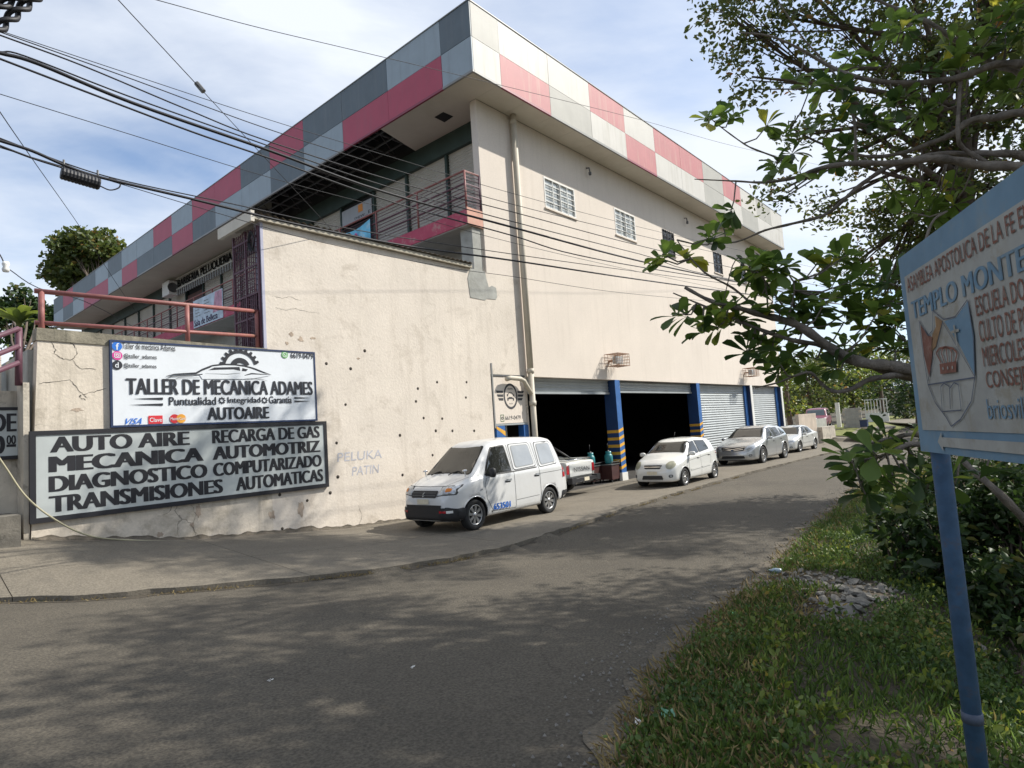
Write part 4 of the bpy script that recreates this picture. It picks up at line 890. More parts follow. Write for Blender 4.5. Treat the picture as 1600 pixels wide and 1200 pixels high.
class Car:
    def __init__(s, name, label, cat, L, top, belt, w, zb, wheels, rw, paint, loc, rz, tumble=0.17, group=None, sig=0.035):
        s.root = thing(name, label, cat, loc, rz, group); s.L = L; s.paint = paint; s.name = name
        us = np.concatenate([np.linspace(0, 0.3, 14), np.linspace(0.33, L-0.33, 70), np.linspace(L-0.3, L, 14)])
        T_, B_, W_, Z_ = [smooth_prof(p, us, sig) for p in (top, belt, w, zb)]
        n = 30; vs = []; 
        for u, t, b, ww, z in zip(us, T_, B_, W_, Z_):
            b = min(b, t-0.03); h = t-b; wr = max(ww-0.06-tumble*min(1, h/0.55), ww*0.4)
            m_ = z+(b-z)*0.5
            cp = [(0, z), (ww*0.8, z), (ww*0.97, z+0.02), (ww, z+0.12), (ww*1.005, m_), (ww*0.99, b-0.10), (ww*0.985, b-0.01), (ww-0.045, b+0.012)]
            cp += [(ww-0.055-(ww-0.055-wr)*0.5, b+h*0.5), (wr+0.01, t-min(0.09, h*0.35)), (wr-0.07, t-0.015), (wr*0.6, t+0.0), (0, t+0.012)]
            for (y, zz_) in bspline(cp, n): vs.append((u, y, zz_))
        k = len(us); V = np.array(vs).reshape(k, n, 3)
        allv = []; 
        for i in range(k):
            ring = [tuple(V[i, j]) for j in range(n)] + [(V[i, j][0], -V[i, j][1], V[i, j][2]) for j in range(n-2, 0, -1)]
            allv += ring
        R_ = 2*n-2; fs = [(i*R_+j, (i+1)*R_+j, (i+1)*R_+(j+1) % R_, i*R_+(j+1) % R_) for i in range(k-1) for j in range(R_)]
        fs += [tuple(range(R_)), tuple((k-1)*R_+j for j in range(R_-1, -1, -1))]
        s.hl = L/2
        allv = [(s.hl-v[0], v[1], v[2]) for v in allv]        # +x forward
        s.bvh = BVHTree.FromPolygons([Vector(v) for v in allv], fs)
        me = bpy.data.meshes.new('body'); me.from_pydata(allv, [], fs); me.materials.append(paint); me.materials.append(M['blackplastic'])
        bm = bmesh.new(); bm.from_mesh(me); bmesh.ops.recalc_face_normals(bm, faces=bm.faces); bm.to_mesh(me); bm.free()
        me.polygons.foreach_set('use_smooth', [True]*len(me.polygons))
        o = bpy.data.objects.new('body', me); COL.objects.link(o)
        # cut the wheel arches
        wm = float(max(W_)); cut = []
        for u in wheels:
            for sg in (-1, 1):
                c_ = MB(); r = rw*1.19
                pr = [(0.0001, wm*0.55), (r, wm*0.55), (r, wm*1.3), (0.0001, wm*1.3)]
                c_.lathe([(a, b*sg) for a, b in pr], paint, 36, 'y', (s.hl-u, 0, rw*1.02)); co = c_.build('cut'); 
                bm = bmesh.new(); bm.from_mesh(co.data); bmesh.ops.remove_doubles(bm, verts=bm.verts, dist=1e-3); bmesh.ops.recalc_face_normals(bm, faces=bm.faces); bm.to_mesh(co.data); bm.free()
                md = o.modifiers.new('b', 'BOOLEAN'); md.operation = 'DIFFERENCE'; md.object = co; md.solver = 'EXACT'; cut.append(co)
        dg = bpy.context.evaluated_depsgraph_get(); nm = bpy.data.meshes.new_from_object(o.evaluated_get(dg))
        o.modifiers.clear(); o.data = nm; 
        for c_ in cut: bpy.data.objects.remove(c_)
        while len(nm.materials) < 2: nm.materials.append(M['blackplastic'])
        for p in nm.polygons:
            ce = p.center; ok = False
            for u in wheels:
                d = math.hypot(ce.x-(s.hl-u), ce.z-rw*1.02)
                if d < rw*1.19+0.004 and abs(ce.y) < wm*0.97 and (d < rw*1.19-0.004 and abs(ce.y) < wm*0.6 or abs(p.normal.y) < 0.3): ok = True
            p.material_index = 1 if ok else 0
            p.use_smooth = not ok
        o.parent = s.root; s.body = o
        s.wm = wm
        arch = s
        for i, u in enumerate(wheels):
            for sg in (-1, 1): s.wheel(s.hl-u, sg*(wm-0.115), rw, sg)
        for u in wheels:
            for sg in (-1, 1):      # lip of the arch
                q = MB(); pts = []
                for k_ in range(-1, 14):
                    a = math.radians(-8+196*k_/13*1.0); x = s.hl-u+rw*1.19*math.cos(a); z = rw*1.02+rw*1.19*math.sin(a)
                    if z < min(Z_)+0.03: continue
                    h = s.bvh.ray_cast(Vector((x, sg*3, z)), Vector((0, -sg, 0)))
                    if h[0] is not None: pts.append(h[0])
                if len(pts) > 3: q.tube(pts, 0.014, paint, 6); q.build('arch_lip', s.body)
    def wheel(s, x, y, r, sg):
        key = (round(r, 3), getattr(s, 'rimstyle', 'spoke'))
        q = MB(); wv = 0.19 if r < 0.33 else 0.23; tr = r
        pr = [(tr*0.66, -wv/2+0.01), (tr*0.93, -wv/2), (tr*0.985, -wv/2+0.02), (tr, -wv/4), (tr, wv/4), (tr*0.985, wv/2-0.02), (tr*0.93, wv/2), (tr*0.66, wv/2-0.01)]
        q.lathe(pr, M['tyre'], 32, 'y', closed=True); t = q.build('wheel', s.root); t.location = (x, y, r); t['label'] = None if False else 'wheel'
        del t['label']
        q = MB(); o_ = sg*(wv/2-0.035)
        q.lathe([(tr*0.67, o_+sg*0.02), (tr*0.61, o_+sg*0.015), (tr*0.60, o_-sg*0.05), (0.001, o_-sg*0.055)], M['rimdark'], 28, 'y')
        q.lathe([(tr*0.67, o_+sg*0.022), (tr*0.635, o_+sg*0.03), (tr*0.60, o_+sg*0.018)], M['rim'], 28, 'y')
        ns = getattr(s, 'ns', 8)
        for k in range(ns):
            a = 2*math.pi*k/ns+0.2; ca, sa = math.cos(a), math.sin(a); w0, w1 = tr*0.06, tr*0.115
            P_ = lambda rr, ww: (ca*rr-sa*ww, o_+sg*0.012, sa*rr+ca*ww)
            q.prism([P_(tr*0.12, -w0), P_(tr*0.62, -w1), P_(tr*0.62, w1), P_(tr*0.12, w0)], (0, -sg*0.03, 0), M['rim'])
        q.lathe([(tr*0.17, o_), (tr*0.15, o_+sg*0.02), (0.001, o_+sg*0.025)], M['rim'], 14, 'y')
        q.build('rim', t)
    def cast(s, a, b, side):
        if side in ('L', 'R'):
            sg = 1 if side == 'L' else -1; o_ = Vector((s.hl-a, sg*3, b)); d = Vector((0, -sg, 0))
        elif side == 'F': o_ = Vector((6, a, b)); d = Vector((-1, 0, 0))
        elif side == 'B': o_ = Vector((-6, a, b)); d = Vector((1, 0, 0))
        elif side == 'T': o_ = Vector((s.hl-a, b, 4)); d = Vector((0, 0, -1))
        h = s.bvh.ray_cast(o_, d)
        if h[0] is None: return None, None
        n_ = h[1]; n_ = n_ if n_.dot(d) < 0 else -n_
        return h[0], n_
    def patch(s, name, poly, side, m_, off=0.006, r=0.03, step=0.07, parent=None, thick=True):
        poly = rounded(poly, r) if r else poly
        xs_ = [p[0] for p in poly]; ys_ = [p[1] for p in poly]; pts = [Vector(p) for p in poly]
        np_ = len(pts)
        x = min(xs_)+step/2
        while x < max(xs_):
            y = min(ys_)+step/2
            while y < max(ys_):
                if in_poly(x, y, poly): pts.append(Vector((x, y)))
                y += step
            x += step
        vo, eo, fo, _1, _2, _3 = delaunay_2d_cdt(pts, [(i, (i+1) % np_) for i in range(np_)], [], 1, 1e-5)
        vs = []; ok = []
        for v in vo:
            h, n_ = s.cast(v[0], v[1], side)
            ok.append(h is not None); vs.append(tuple(h + n_*off) if h is not None else (0, 0, 0))
        fs = [tuple(f) for f in fo if all(ok[i] for i in f)]
        q = MB(); q.add(vs, fs, m_, True)
        return q.build(name, parent or s.root)
    def seam(s, name, line, side, w=0.010, m_=None, off=0.0035):
        pts = []
        for a, b in zip(line, line[1:]):
            n_ = max(2, int(math.dist(a, b)/0.06))
            for i in range(n_): t = i/n_; pts.append((a[0]+(b[0]-a[0])*t, a[1]+(b[1]-a[1])*t))
        pts.append(line[-1]); vs = []; q = MB()
        for i, p in enumerate(pts):
            p0 = pts[max(i-1, 0)]; p1 = pts[min(i+1, len(pts)-1)]; dx, dy = p1[0]-p0[0], p1[1]-p0[1]; l_ = math.hypot(dx, dy) or 1
            for sg in (-1, 1):
                h, n_ = s.cast(p[0]-dy/l_*w/2*sg, p[1]+dx/l_*w/2*sg, side)
                vs.append(tuple(h+n_*off) if h is not None else (vs[-1] if vs else (0, 0, 0)))
        q.add(vs, [(2*i, 2*i+1, 2*i+3, 2*i+2) for i in range(len(pts)-1)], m_ or M['seam']); return q.build(name, s.body)
    def write(s, txt, side, a0, a1, b0, b1, m_, bold=0.03, off=0.008, parent=None, name='lettering', flip=False):
        vs, fs = text_mesh(txt, min(bold, 0.01)); q = []
        for u, v in vs:
            h, n_ = s.cast(a0+(a1-a0)*u, b0+(b1-b0)*v, side)
            q.append(tuple(h+n_*off) if h is not None else (0, 0, 0))
        mb = MB(); mb.add(q, fs, m_); return mb.build(name, parent or s.root)
    def blob(s, name, c_, r3, m_, parent=None, n=10):
        q = MB(); vs = []; fs = []
        for i in range(n+1):
            th = math.pi*i/n
            for j in range(n*2):
                ph = math.pi*j/n; sp = lambda v: math.copysign(abs(v)**0.7, v)
                vs.append((c_[0]+r3[0]*sp(math.sin(th)*math.cos(ph)), c_[1]+r3[1]*sp(math.sin(th)*math.sin(ph)), c_[2]+r3[2]*sp(math.cos(th))))
        for i in range(n):
            for j in range(n*2): fs.append((i*n*2+j, i*n*2+(j+1) % (n*2), (i+1)*n*2+(j+1) % (n*2), (i+1)*n*2+j))
        q.add(vs, fs, m_, True); return q.build(name, parent or s.root)
    def mirror(s, u, z, m_, w=0.10, h=0.07):
        for sd, sg in (('L', 1), ('R', -1)):
            hh, n_ = s.cast(u, z, sd)
            if hh is None: continue
            o_ = s.blob('door_mirror', (hh.x+0.01, hh.y+sg*(w+0.03), hh.z+0.04), (0.06, w, h), m_)
            q = MB(); q.tube([(hh.x, hh.y-sg*0.02, hh.z-0.02), (hh.x, hh.y+sg*0.07, hh.z+0.01)], 0.022, M['blackplastic'], 6); q.build('mirror_arm', o_)
    def handle(s, u, z, m_):
        for sd, sg in (('L', 1), ('R', -1)):
            s.patch('door_handle', [(u-0.10, z-0.02), (u+0.10, z-0.02), (u+0.10, z+0.025), (u-0.10, z+0.025)], sd, m_, 0.022, 0.01, 0.05)
            s.patch('handle_recess', [(u-0.11, z-0.05), (u+0.07, z-0.05), (u+0.07, z+0.0), (u-0.11, z+0.0)], sd, M['seam'], 0.003, 0.02, 0.05, s.body)
def mirror_poly(p): return [(-a, b) for a, b in p]
M['tyre'] = mat('tyre_rubber', (0.018, 0.018, 0.018), 0.85, 0.2, 8)
M['rim'] = mat('alloy_rim', (0.50, 0.50, 0.50), 0.3, 0.05, metal=0.8)
M['rimdark'] = mat('rim_shadow', (0.03, 0.03, 0.03), 0.6, 0.1)
M['blackplastic'] = mat('black_bumper_plastic', (0.018, 0.018, 0.02), 0.55, 0.1)
M['seam'] = mat('panel_gap', (0.05, 0.05, 0.05), 0.9, 0.1)
M['carglass'] = mat('tinted_car_glass', (0.025, 0.026, 0.024), 0.04, 0.1, spec=0.9)
M['rubber'] = mat('window_rubber', (0.012, 0.012, 0.012), 0.6, 0.1)
M['lens'] = mat('headlamp_lens', (0.42, 0.44, 0.46), 0.12, 0.45, 14, metal=0.35, spec=0.9)
M['lens_old'] = mat('yellowed_lens', (0.34, 0.33, 0.24), 0.3, 0.2, 14, spec=0.7)
M['amber'] = mat('amber_lens', (0.65, 0.20, 0.02), 0.2, 0.1)
M['redlens'] = mat('red_lens', (0.38, 0.012, 0.02), 0.2, 0.15)
M['vanwhite'] = mat('van_white_paint', (0.62, 0.62, 0.61), 0.28, 0.03, 1.5, coat=0.6, stain=(0.5, 0.47, 0.42), stain_amt=0.2, stain_scale=1.5)
M['blank'] = mat('white_filmed_glass', (0.34, 0.36, 0.38), 0.10, 0.10, 2.5, spec=0.8)
M['carwhite'] = mat('car_white_paint', (0.70, 0.70, 0.67), 0.25, 0.03, 1.5, coat=0.7)
M['carsilver'] = mat('car_silver_paint', (0.50, 0.51, 0.51), 0.27, 0.03, 1.5, metal=0.55, coat=0.7)
M['pearl'] = mat('car_pearl_paint', (0.60, 0.60, 0.57), 0.27, 0.03, 1.5, metal=0.15, coat=0.7)
M['oldwhite'] = mat('old_white_paint', (0.52, 0.52, 0.48), 0.5, 0.10, 2, stain=(0.3, 0.26, 0.2), stain_amt=0.3)
M['plate'] = mat('number_plate', (0.66, 0.60, 0.46), 0.5, 0.12, 20)
M['chrome'] = mat('chrome', (0.7, 0.7, 0.7), 0.12, 0.03, metal=1.0)
M['maroon'] = mat('maroon_paint', (0.20, 0.045, 0.07), 0.35, 0.1, coat=0.4)

# --- white minivan
zv = TZ(9.6, 9.6)
van = Car('parked_van', 'white minivan with panelled rear windows and blue number on its door, nearest the yard wall', 'van', 4.155,
    [(0, .66), (.04, .82), (.14, .93), (.30, 1.00), (.66, 1.12), (.74, 1.17), (1.38, 1.745), (1.62, 1.83), (2.4, 1.87), (3.5, 1.85), (3.82, 1.80), (4.0, 1.55), (4.10, 1.1), (4.155, .85)],
    [(0, .62), (.12, .84), (.6, 1.0), (1.2, 1.07), (3.9, 1.13), (4.155, .85)],
    [(0, .54), (.07, .65), (.22, .76), (.6, .82), (3.6, .825), (4.0, .80), (4.155, .74)],
    [(0, .27), (.1, .23), (1, .21), (3.8, .25), (4.155, .33)], (0.70, 3.325), 0.315, M['vanwhite'], (10.43, 9.90, zv-0.01), math.pi+0.035)
v = van
v.root.rotation_euler[1] = -0.012
g = M['carglass']
v.patch('windscreen', [(-0.64, 1.15), (0.64, 1.15), (0.50, 1.70), (-0.50, 1.70)], 'F', g, 0.008, 0.05)
v.patch('windscreen_rubber', [(-0.665, 1.135), (0.665, 1.135), (0.52, 1.715), (-0.52, 1.715)], 'F', M['rubber'], 0.004, 0.05)
for sd in ('L', 'R'):
    v.patch('side_window', [(1.10, 1.10), (1.95, 1.12), (1.90, 1.68), (1.50, 1.66)], sd, g, 0.008, 0.05)
    v.patch('window_rubber', [(1.05, 1.085), (1.98, 1.10), (1.93, 1.71), (1.47, 1.69)], sd, M['rubber'], 0.004, 0.05)
    for a, b in ((2.06, 2.86), (3.02, 3.72)):
        v.patch('window_rubber', [(a-0.02, 1.12), (b+0.04, 1.16), (b-0.02, 1.73), (a-0.0, 1.72)], sd, M['seam'], 0.004, 0.07)
        v.patch('window_gasket', [(a-0.005, 1.135), (b+0.025, 1.175), (b-0.035, 1.715), (a+0.015, 1.705)], sd, M['vanwhite'], 0.007, 0.07)
        v.patch('blank_outline', [(a+0.05, 1.165), (b-0.02, 1.205), (b-0.08, 1.685), (a+0.065, 1.675)], sd, M['trim'], 0.009, 0.07)
        v.patch('window_blank', [(a+0.07, 1.18), (b-0.04, 1.22), (b-0.095, 1.67), (a+0.08, 1.66)], sd, M['blank'], 0.014, 0.07)
    v.seam('door_seam', [(1.10, 1.08), (1.02, 0.9), (1.06, 0.6), (1.24, 0.33), (2.02, 0.31)], sd)
    v.seam('door_seam', [(2.00, 1.74), (2.02, 1.0), (2.02, 0.31)], sd)
    v.seam('door_seam', [(2.93, 1.74), (2.97, 1.1), (2.97, 0.5), (2.93, 0.33)], sd)
    v.seam('sill_seam', [(2.04, 0.47), (2.9, 0.49)], sd, 0.008)
    v.seam('belt_strip', [(1.1, 1.085), (2.0, 1.10), (2.9, 1.135)], sd, 0.024, M['rubber'], 0.009)
    v.seam('sliding_rail', [(2.95, 0.98), (3.9, 1.0)], sd, 0.008)
    v.patch('indicator', [(0.86, 0.80), (0.93, 0.80), (0.93, 0.83), (0.86, 0.83)], sd, M['lens'], 0.008, 0.01, 0.03)
    v.patch('tail_light', [(3.92, 0.82), (4.06, 0.82), (4.05, 1.12), (3.93, 1.10)], sd, M['redlens'], 0.010, 0.02, 0.05)
    v.patch('tail_light_lens', [(3.93, 0.94), (4.06, 0.94), (4.06, 1.0), (3.93, 1.0)], sd, M['lens'], 0.014, 0.01, 0.05)
    v.patch('rear_bumper_corner', [(3.80, 0.28), (4.15, 0.33), (4.15, 0.50), (3.86, 0.50)], sd, M['blackplastic'], 0.012, 0.02)
    v.patch('front_bumper_side', [(0.02, 0.25), (0.44, 0.25), (0.42, 0.50), (0.02, 0.54)], sd, M['blackplastic'], 0.014, 0.03)
    v.patch('mud_flap', [(1.17, 0.12), (1.20, 0.12), (1.24, 0.34), (1.18, 0.34)], sd, M['blackplastic'], 0.004, 0.0)
v.handle(1.80, 0.93, M['lens']); v.handle(3.12-0.25, 0.97, M['lens'])
v.mirror(1.20, 1.10, M['blackplastic'], 0.085, 0.105)
for sg in (-1, 1):
    pl_ = [(sg*0.38, 0.76), (sg*0.73, 0.79), (sg*0.74, 0.95), (sg*0.44, 0.93)]
    pl2 = [(sg*0.36, 0.745), (sg*0.75, 0.775), (sg*0.755, 0.965), (sg*0.42, 0.945)]
    v.patch('headlight', pl_, 'F', M['lens'], 0.012, 0.02, 0.05); v.patch('headlight_rim', pl2, 'F', M['seam'], 0.006, 0.02, 0.05)
    v.patch('indicator', [(sg*0.56, 0.83), (sg*0.67, 0.84), (sg*0.67, 0.90), (sg*0.56, 0.90)], 'F', M['amber'], 0.017, 0.02, 0.03)
    v.patch('reflector', [(sg*0.47, 0.42), (sg*0.60, 0.42), (sg*0.60, 0.47), (sg*0.47, 0.47)], 'F', M['redlens'], 0.030, 0.0, 0.05)
    v.patch('reflector', [(sg*0.605, 0.42), (sg*0.70, 0.42), (sg*0.70, 0.47), (sg*0.605, 0.47)], 'F', M['white'], 0.030, 0.0, 0.05)
    q = MB(); hh, n_ = v.cast(0.95, sg*0.55, 'T'); hp, _ = v.cast(0.66, sg*0.60, 'T')
    q.tube([hp, hp+Vector((0.02, 0, 0.10))], 0.012, M['chrome'], 6); q.lathe([(0.001, -0.02), (0.05, -0.02), (0.055, 0.01), (0.001, 0.025)], M['chrome'], 12, 'z', tuple(hp+Vector((0.02, 0, 0.12)))); q.build('convex_mirror', v.root)
v.patch('grille', [(-0.36, 0.72), (0.36, 0.72), (0.38, 0.86), (-0.38, 0.86)], 'F', M['blackplastic'], 0.012, 0.03, 0.05)
v.patch('lower_grille', [(-0.5, 0.52), (0.5, 0.52), (0.52, 0.58), (-0.52, 0.58)], 'F', M['blackplastic'], 0.010, 0.02, 0.06)
q = MB()
P_S = lambda a, b: tuple(v.cast(a, 0.79+b, 'F')[0] + Vector((0.025, 0, 0)))
poly2d(q, [(-0.05, 0.01), (0.0, 0.055), (0.03, 0.03), (-0.005, 0.005), (0.02, -0.005), (0.05, -0.005), (0.0, -0.055), (-0.03, -0.03), (0.005, -0.008), (-0.02, 0.0)], M['chrome'], P_S); q.build('badge', v.root)
for z in (0.765, 0.815): v.seam('grille_bar', [(-0.34, z), (0.34, z)], 'F', 0.012, M['steel'], 0.018)
v.patch('front_bumper', [(-0.74, 0.25), (0.74, 0.25), (0.76, 0.50), (0.55, 0.53), (-0.55, 0.53), (-0.76, 0.50)], 'F', M['blackplastic'], 0.022, 0.04, 0.06)
v.patch('number_plate', [(-0.17, 0.60), (0.17, 0.60), (0.17, 0.70), (-0.17, 0.70)], 'F', M['plate'], 0.024, 0.0, 0.06)
v.write('CT 653501', 'F', -0.14, 0.14, 0.625, 0.675, M['ink'], 0.01, 0.028) if False else None
_y = max(v.cast(u_, z_, 'L')[0].y for u_ in (1.24, 1.5, 1.8) for z_ in (0.35, 0.41, 0.47)) + 0.006
q = MB(); tv, tf = text_mesh('653501', 0.0)
for k_ in (-1, 0, 1): q.add([(v.hl-1.25-0.56*a-0.008*k_, _y, 0.345+0.13*b) for a, b in tv], tf, icon_b)
q.build('door_number', v.root)
for a in (-0.42, 0.12):
    q = MB(); pts = [v.cast(a+0.34*t, 1.12+0.12*t*(1-t)*2+0.03*t, 'F') for t in (0, .25, .5, .75, 1)]
    q.tube([p+n_*0.02 for p, n_ in pts], 0.010, M['rubber'], 5); q.build('wiper', v.root)
q = MB(); hp, _ = v.cast(1.62, 0.62, 'T'); q.tube([hp, hp+Vector((0, 0, 0.03))], 0.02, M['blackplastic'], 6); q.build('roof_fitting', v.root)
v.seam('bonnet_seam', [(-0.72, 0.955), (-0.40, 0.945), (0, 0.94), (0.40, 0.945), (0.72, 0.955)], 'F', 0.007)
for sg in (-1, 1): v.seam('bonnet_seam', [(0.15, sg*0.46), (0.45, sg*0.62), (0.66, sg*0.70)], 'T', 0.008)

# --- small white hatchback
hb = Car('parked_hatchback', 'small white hatchback with round headlights in front of the second striped pillar', 'hatchback', 3.495,
    [(0, .50), (.03, .64), (.12, .75), (.35, .86), (.85, .98), (.95, 1.02), (1.48, 1.37), (1.75, 1.45), (2.3, 1.48), (2.95, 1.43), (3.2, 1.36), (3.38, 1.05), (3.495, .7)],
    [(0, .5), (.3, .70), (.9, .89), (3.2, 1.02), (3.495, .72)], [(0, .50), (.06, .60), (.2, .70), (.5, .77), (1.0, .79), (3.0, .79), (3.35, .74), (3.495, .66)],
    [(0, .22), (.1, .19), (1, .18), (3.2, .2), (3.495, .3)], (0.68, 3.05), 0.285, M['carwhite'], (18.85, 9.32, 0.03), math.pi+0.02, 0.16)
def common(c, ws, sw, hl, grille, low, plate, seams, hnd, mir, fog=None, ramp=0):
    c.patch('windscreen', ws, 'F', M['carglass'], 0.008, 0.04); 
    cx = sum(p[0] for p in ws)/len(ws); cz = sum(p[1] for p in ws)/len(ws)
    c.patch('windscreen_rubber', [(cx+(a-cx)*1.045, cz+(b-cz)*1.06) for a, b in ws], 'F', M['rubber'], 0.004, 0.04)
    for sd in ('L', 'R'):
        for wp in sw: c.patch('side_window', wp, sd, M['carglass'], 0.008, 0.04)
        if sw:
            for wp in sw:
                wx = sum(p[0] for p in wp)/len(wp); wz = sum(p[1] for p in wp)/len(wp)
                c.patch('window_rubber', [(wx+(a-wx)*1.05, wz+(b-wz)*1.08) for a, b in wp], sd, M['rubber'], 0.004, 0.04)
        for l_ in seams: c.seam('door_seam', l_, sd, 0.009)
    for u, z in hnd: c.handle(u, z, c.paint)
    c.mirror(mir[0], mir[1], c.paint, 0.10, 0.065)
    for sg in (-1, 1):
        c.patch('headlight', [(a*sg, b) for a, b in hl[0]], 'F', hl[1], 0.010, hl[2], 0.04)
        if fog: c.patch('fog_light', [(sg*(fog[0]-0.05), fog[1]-0.045), (sg*(fog[0]+0.05), fog[1]-0.045), (sg*(fog[0]+0.05), fog[1]+0.045), (sg*(fog[0]-0.05), fog[1]+0.045)], 'F', M['blackplastic'], 0.006, 0.045, 0.04); c.patch('fog_lens', [(sg*(fog[0]-0.03), fog[1]-0.03), (sg*(fog[0]+0.03), fog[1]-0.03), (sg*(fog[0]+0.03), fog[1]+0.03), (sg*(fog[0]-0.03), fog[1]+0.03)], 'F', M['lens'], 0.012, 0.03, 0.03)
    gp, gb_ = grille; c.patch('grille', gp, 'F', M['blackplastic'], 0.008, 0.03, 0.05)
    for l_ in gb_: c.seam('grille_bar', l_, 'F', 0.022, M['chrome'], 0.016)
    c.patch('lower_grille', low, 'F', M['blackplastic'], 0.008, 0.03, 0.05)
    if plate: a, b = plate; c.patch('number_plate', [(-a, b-0.05), (a, b-0.05), (a, b+0.05), (-a, b+0.05)], 'F', M['plate'], 0.018, 0, 0.06)
circ = lambda cx, cz, rx, rz, n=14: [(cx+rx*math.cos(2*math.pi*k/n), cz+rz*math.sin(2*math.pi*k/n)) for k in range(n)]
common(hb, [(-0.62, 1.03), (0.62, 1.03), (0.52, 1.36), (-0.52, 1.36)],
    [[(1.10, 0.95), (1.86, 0.99), (1.83, 1.35), (1.55, 1.34)], [(1.94, 0.99), (2.72, 1.05), (2.62, 1.33), (1.92, 1.36)]],
    (circ(0.545, 0.70, 0.125, 0.115), M['lens_old'], 0), ([(-0.26, 0.60), (0.26, 0.60), (0.31, 0.71), (-0.31, 0.71)], [[(-0.28, 0.655), (0.28, 0.655)]]),
    [(-0.36, 0.28), (0.36, 0.28), (0.32, 0.40), (-0.32, 0.40)], (0.17, 0.48), [[(1.0, 0.93), (0.98, 0.6), (1.03, 0.26), (1.86, 0.25)], [(1.90, 1.37), (1.90, 0.25)], [(2.74, 1.0), (2.72, 0.7), (2.6, 0.5)], [(1.02, 0.78), (1.9, 0.83), (2.7, 0.88)]],
    [(1.74, 0.84), (2.62, 0.88)], (1.12, 0.95), (0.58, 0.38))
for sd in ('L', 'R'):
    hb.seam('side_moulding', [(1.08, 0.50), (1.86, 0.52)], sd, 0.06, M['carwhite'], 0.014); hb.seam('side_moulding', [(1.94, 0.52), (2.62, 0.54)], sd, 0.06, M['carwhite'], 0.014)
    hb.patch('tail_light', [(3.25, 0.85), (3.42, 0.85), (3.36, 1.15), (3.25, 1.15)], sd, M['redlens'], 0.008, 0.02, 0.05)
q = MB(); hp, _ = hb.cast(1.7, 0.0, 'T'); q.tube([hp, hp+Vector((-0.14, 0, 0.22))], 0.006, M['rubber'], 4); q.build('aerial', hb.root)

# --- silver crossover
cr = Car('parked_crossover', 'silver crossover with black lower grille before the first closed shutter', 'crossover', 4.80,
    [(0, .58), (.04, .72), (.2, .84), (.5, .93), (1.25, 1.06), (1.35, 1.09), (2.1, 1.49), (2.4, 1.58), (2.9, 1.61), (3.9, 1.54), (4.30, 1.44), (4.55, 1.1), (4.72, .95), (4.8, .7)],
    [(0, .58), (.4, .78), (1.3, .98), (4.3, 1.12), (4.8, .75)], [(0, .58), (.08, .70), (.25, .84), (.6, .93), (1.2, .95), (3.9, .95), (4.5, .88), (4.8, .74)],
    [(0, .24), (.1, .2), (1, .2), (4.5, .24), (4.8, .35)], (0.95, 3.725), 0.37, M['carsilver'], (28.05, 10.05, 0.02), math.pi-0.01, 0.20)
common(cr, [(-0.72, 1.12), (0.72, 1.12), (0.60, 1.50), (-0.60, 1.50)],
    [[(1.62, 1.03), (2.50, 1.07), (2.46, 1.48), (2.18, 1.45)], [(2.58, 1.07), (3.42, 1.12), (3.35, 1.46), (2.55, 1.49)], [(3.50, 1.13), (4.1, 1.18), (3.6, 1.42)]],
    ([(0.50, 0.66), (0.82, 0.70), (0.86, 0.86), (0.60, 0.80)], M['lens'], 0.03), ([(-0.46, 0.62), (0.46, 0.62), (0.52, 0.78), (-0.52, 0.78)], [[(-0.5, 0.75), (-0.15, 0.70), (0, 0.68), (0.15, 0.70), (0.5, 0.75)], [(-0.44, 0.67), (0, 0.63), (0.44, 0.67)]]),
    [(-0.52, 0.30), (0.52, 0.30), (0.46, 0.41), (-0.46, 0.41)], None, [[(1.42, 1.0), (1.36, 0.7), (1.45, 0.30), (2.5, 0.28)], [(2.53, 1.5), (2.55, 0.28)], [(3.5, 1.1), (3.48, 0.75), (3.2, 0.4)]],
    [(2.38, 0.92), (3.35, 0.97)], (1.66, 1.02), (0.70, 0.42))
# --- pearl sedan
sd_ = Car('parked_sedan', 'pearl white sedan parked behind the silver crossover at the end of the row', 'sedan', 4.27,
    [(0, .50), (.04, .62), (.3, .74), (1.1, .90), (1.2, .93), (1.85, 1.32), (2.1, 1.385), (2.6, 1.395), (3.0, 1.34), (3.55, 1.04), (3.65, 1.0), (4.13, .97), (4.22, .8), (4.27, .6)],
    [(0, .48), (.4, .66), (1.2, .84), (3.6, .95), (4.1, .93), (4.27, .62)], [(0, .52), (.08, .64), (.3, .76), (.7, .83), (3.7, .84), (4.1, .78), (4.27, .66)],
    [(0, .2), (.1, .17), (1, .17), (4.0, .2), (4.27, .3)], (0.85, 3.35), 0.30, M['pearl'], (35.0, 10.45, 0.02), math.pi-0.03, 0.20)
common(sd_, [(-0.62, 0.95), (0.62, 0.95), (0.52, 1.31), (-0.52, 1.31)],
    [[(1.42, 0.90), (2.22, 0.94), (2.20, 1.31), (1.92, 1.29)], [(2.30, 0.94), (3.08, 0.98), (2.86, 1.26), (2.27, 1.32)]],
    ([(0.42, 0.56), (0.74, 0.58), (0.74, 0.69), (0.44, 0.67)], M['lens'], 0.02), ([(-0.30, 0.56), (0.30, 0.56), (0.32, 0.65), (-0.32, 0.65)], [[(-0.3, 0.61), (0.3, 0.61)]]),
    [(-0.42, 0.25), (0.42, 0.25), (0.38, 0.34), (-0.38, 0.34)], (0.17, 0.42), [[(1.28, 0.86), (1.22, 0.6), (1.32, 0.24), (2.25, 0.24)], [(2.27, 1.33), (2.27, 0.24)], [(3.1, 0.95), (3.05, 0.7), (2.9, 0.5)]],
    [(2.1, 0.80), (2.95, 0.84)], (1.46, 0.89), (0.62, 0.32))
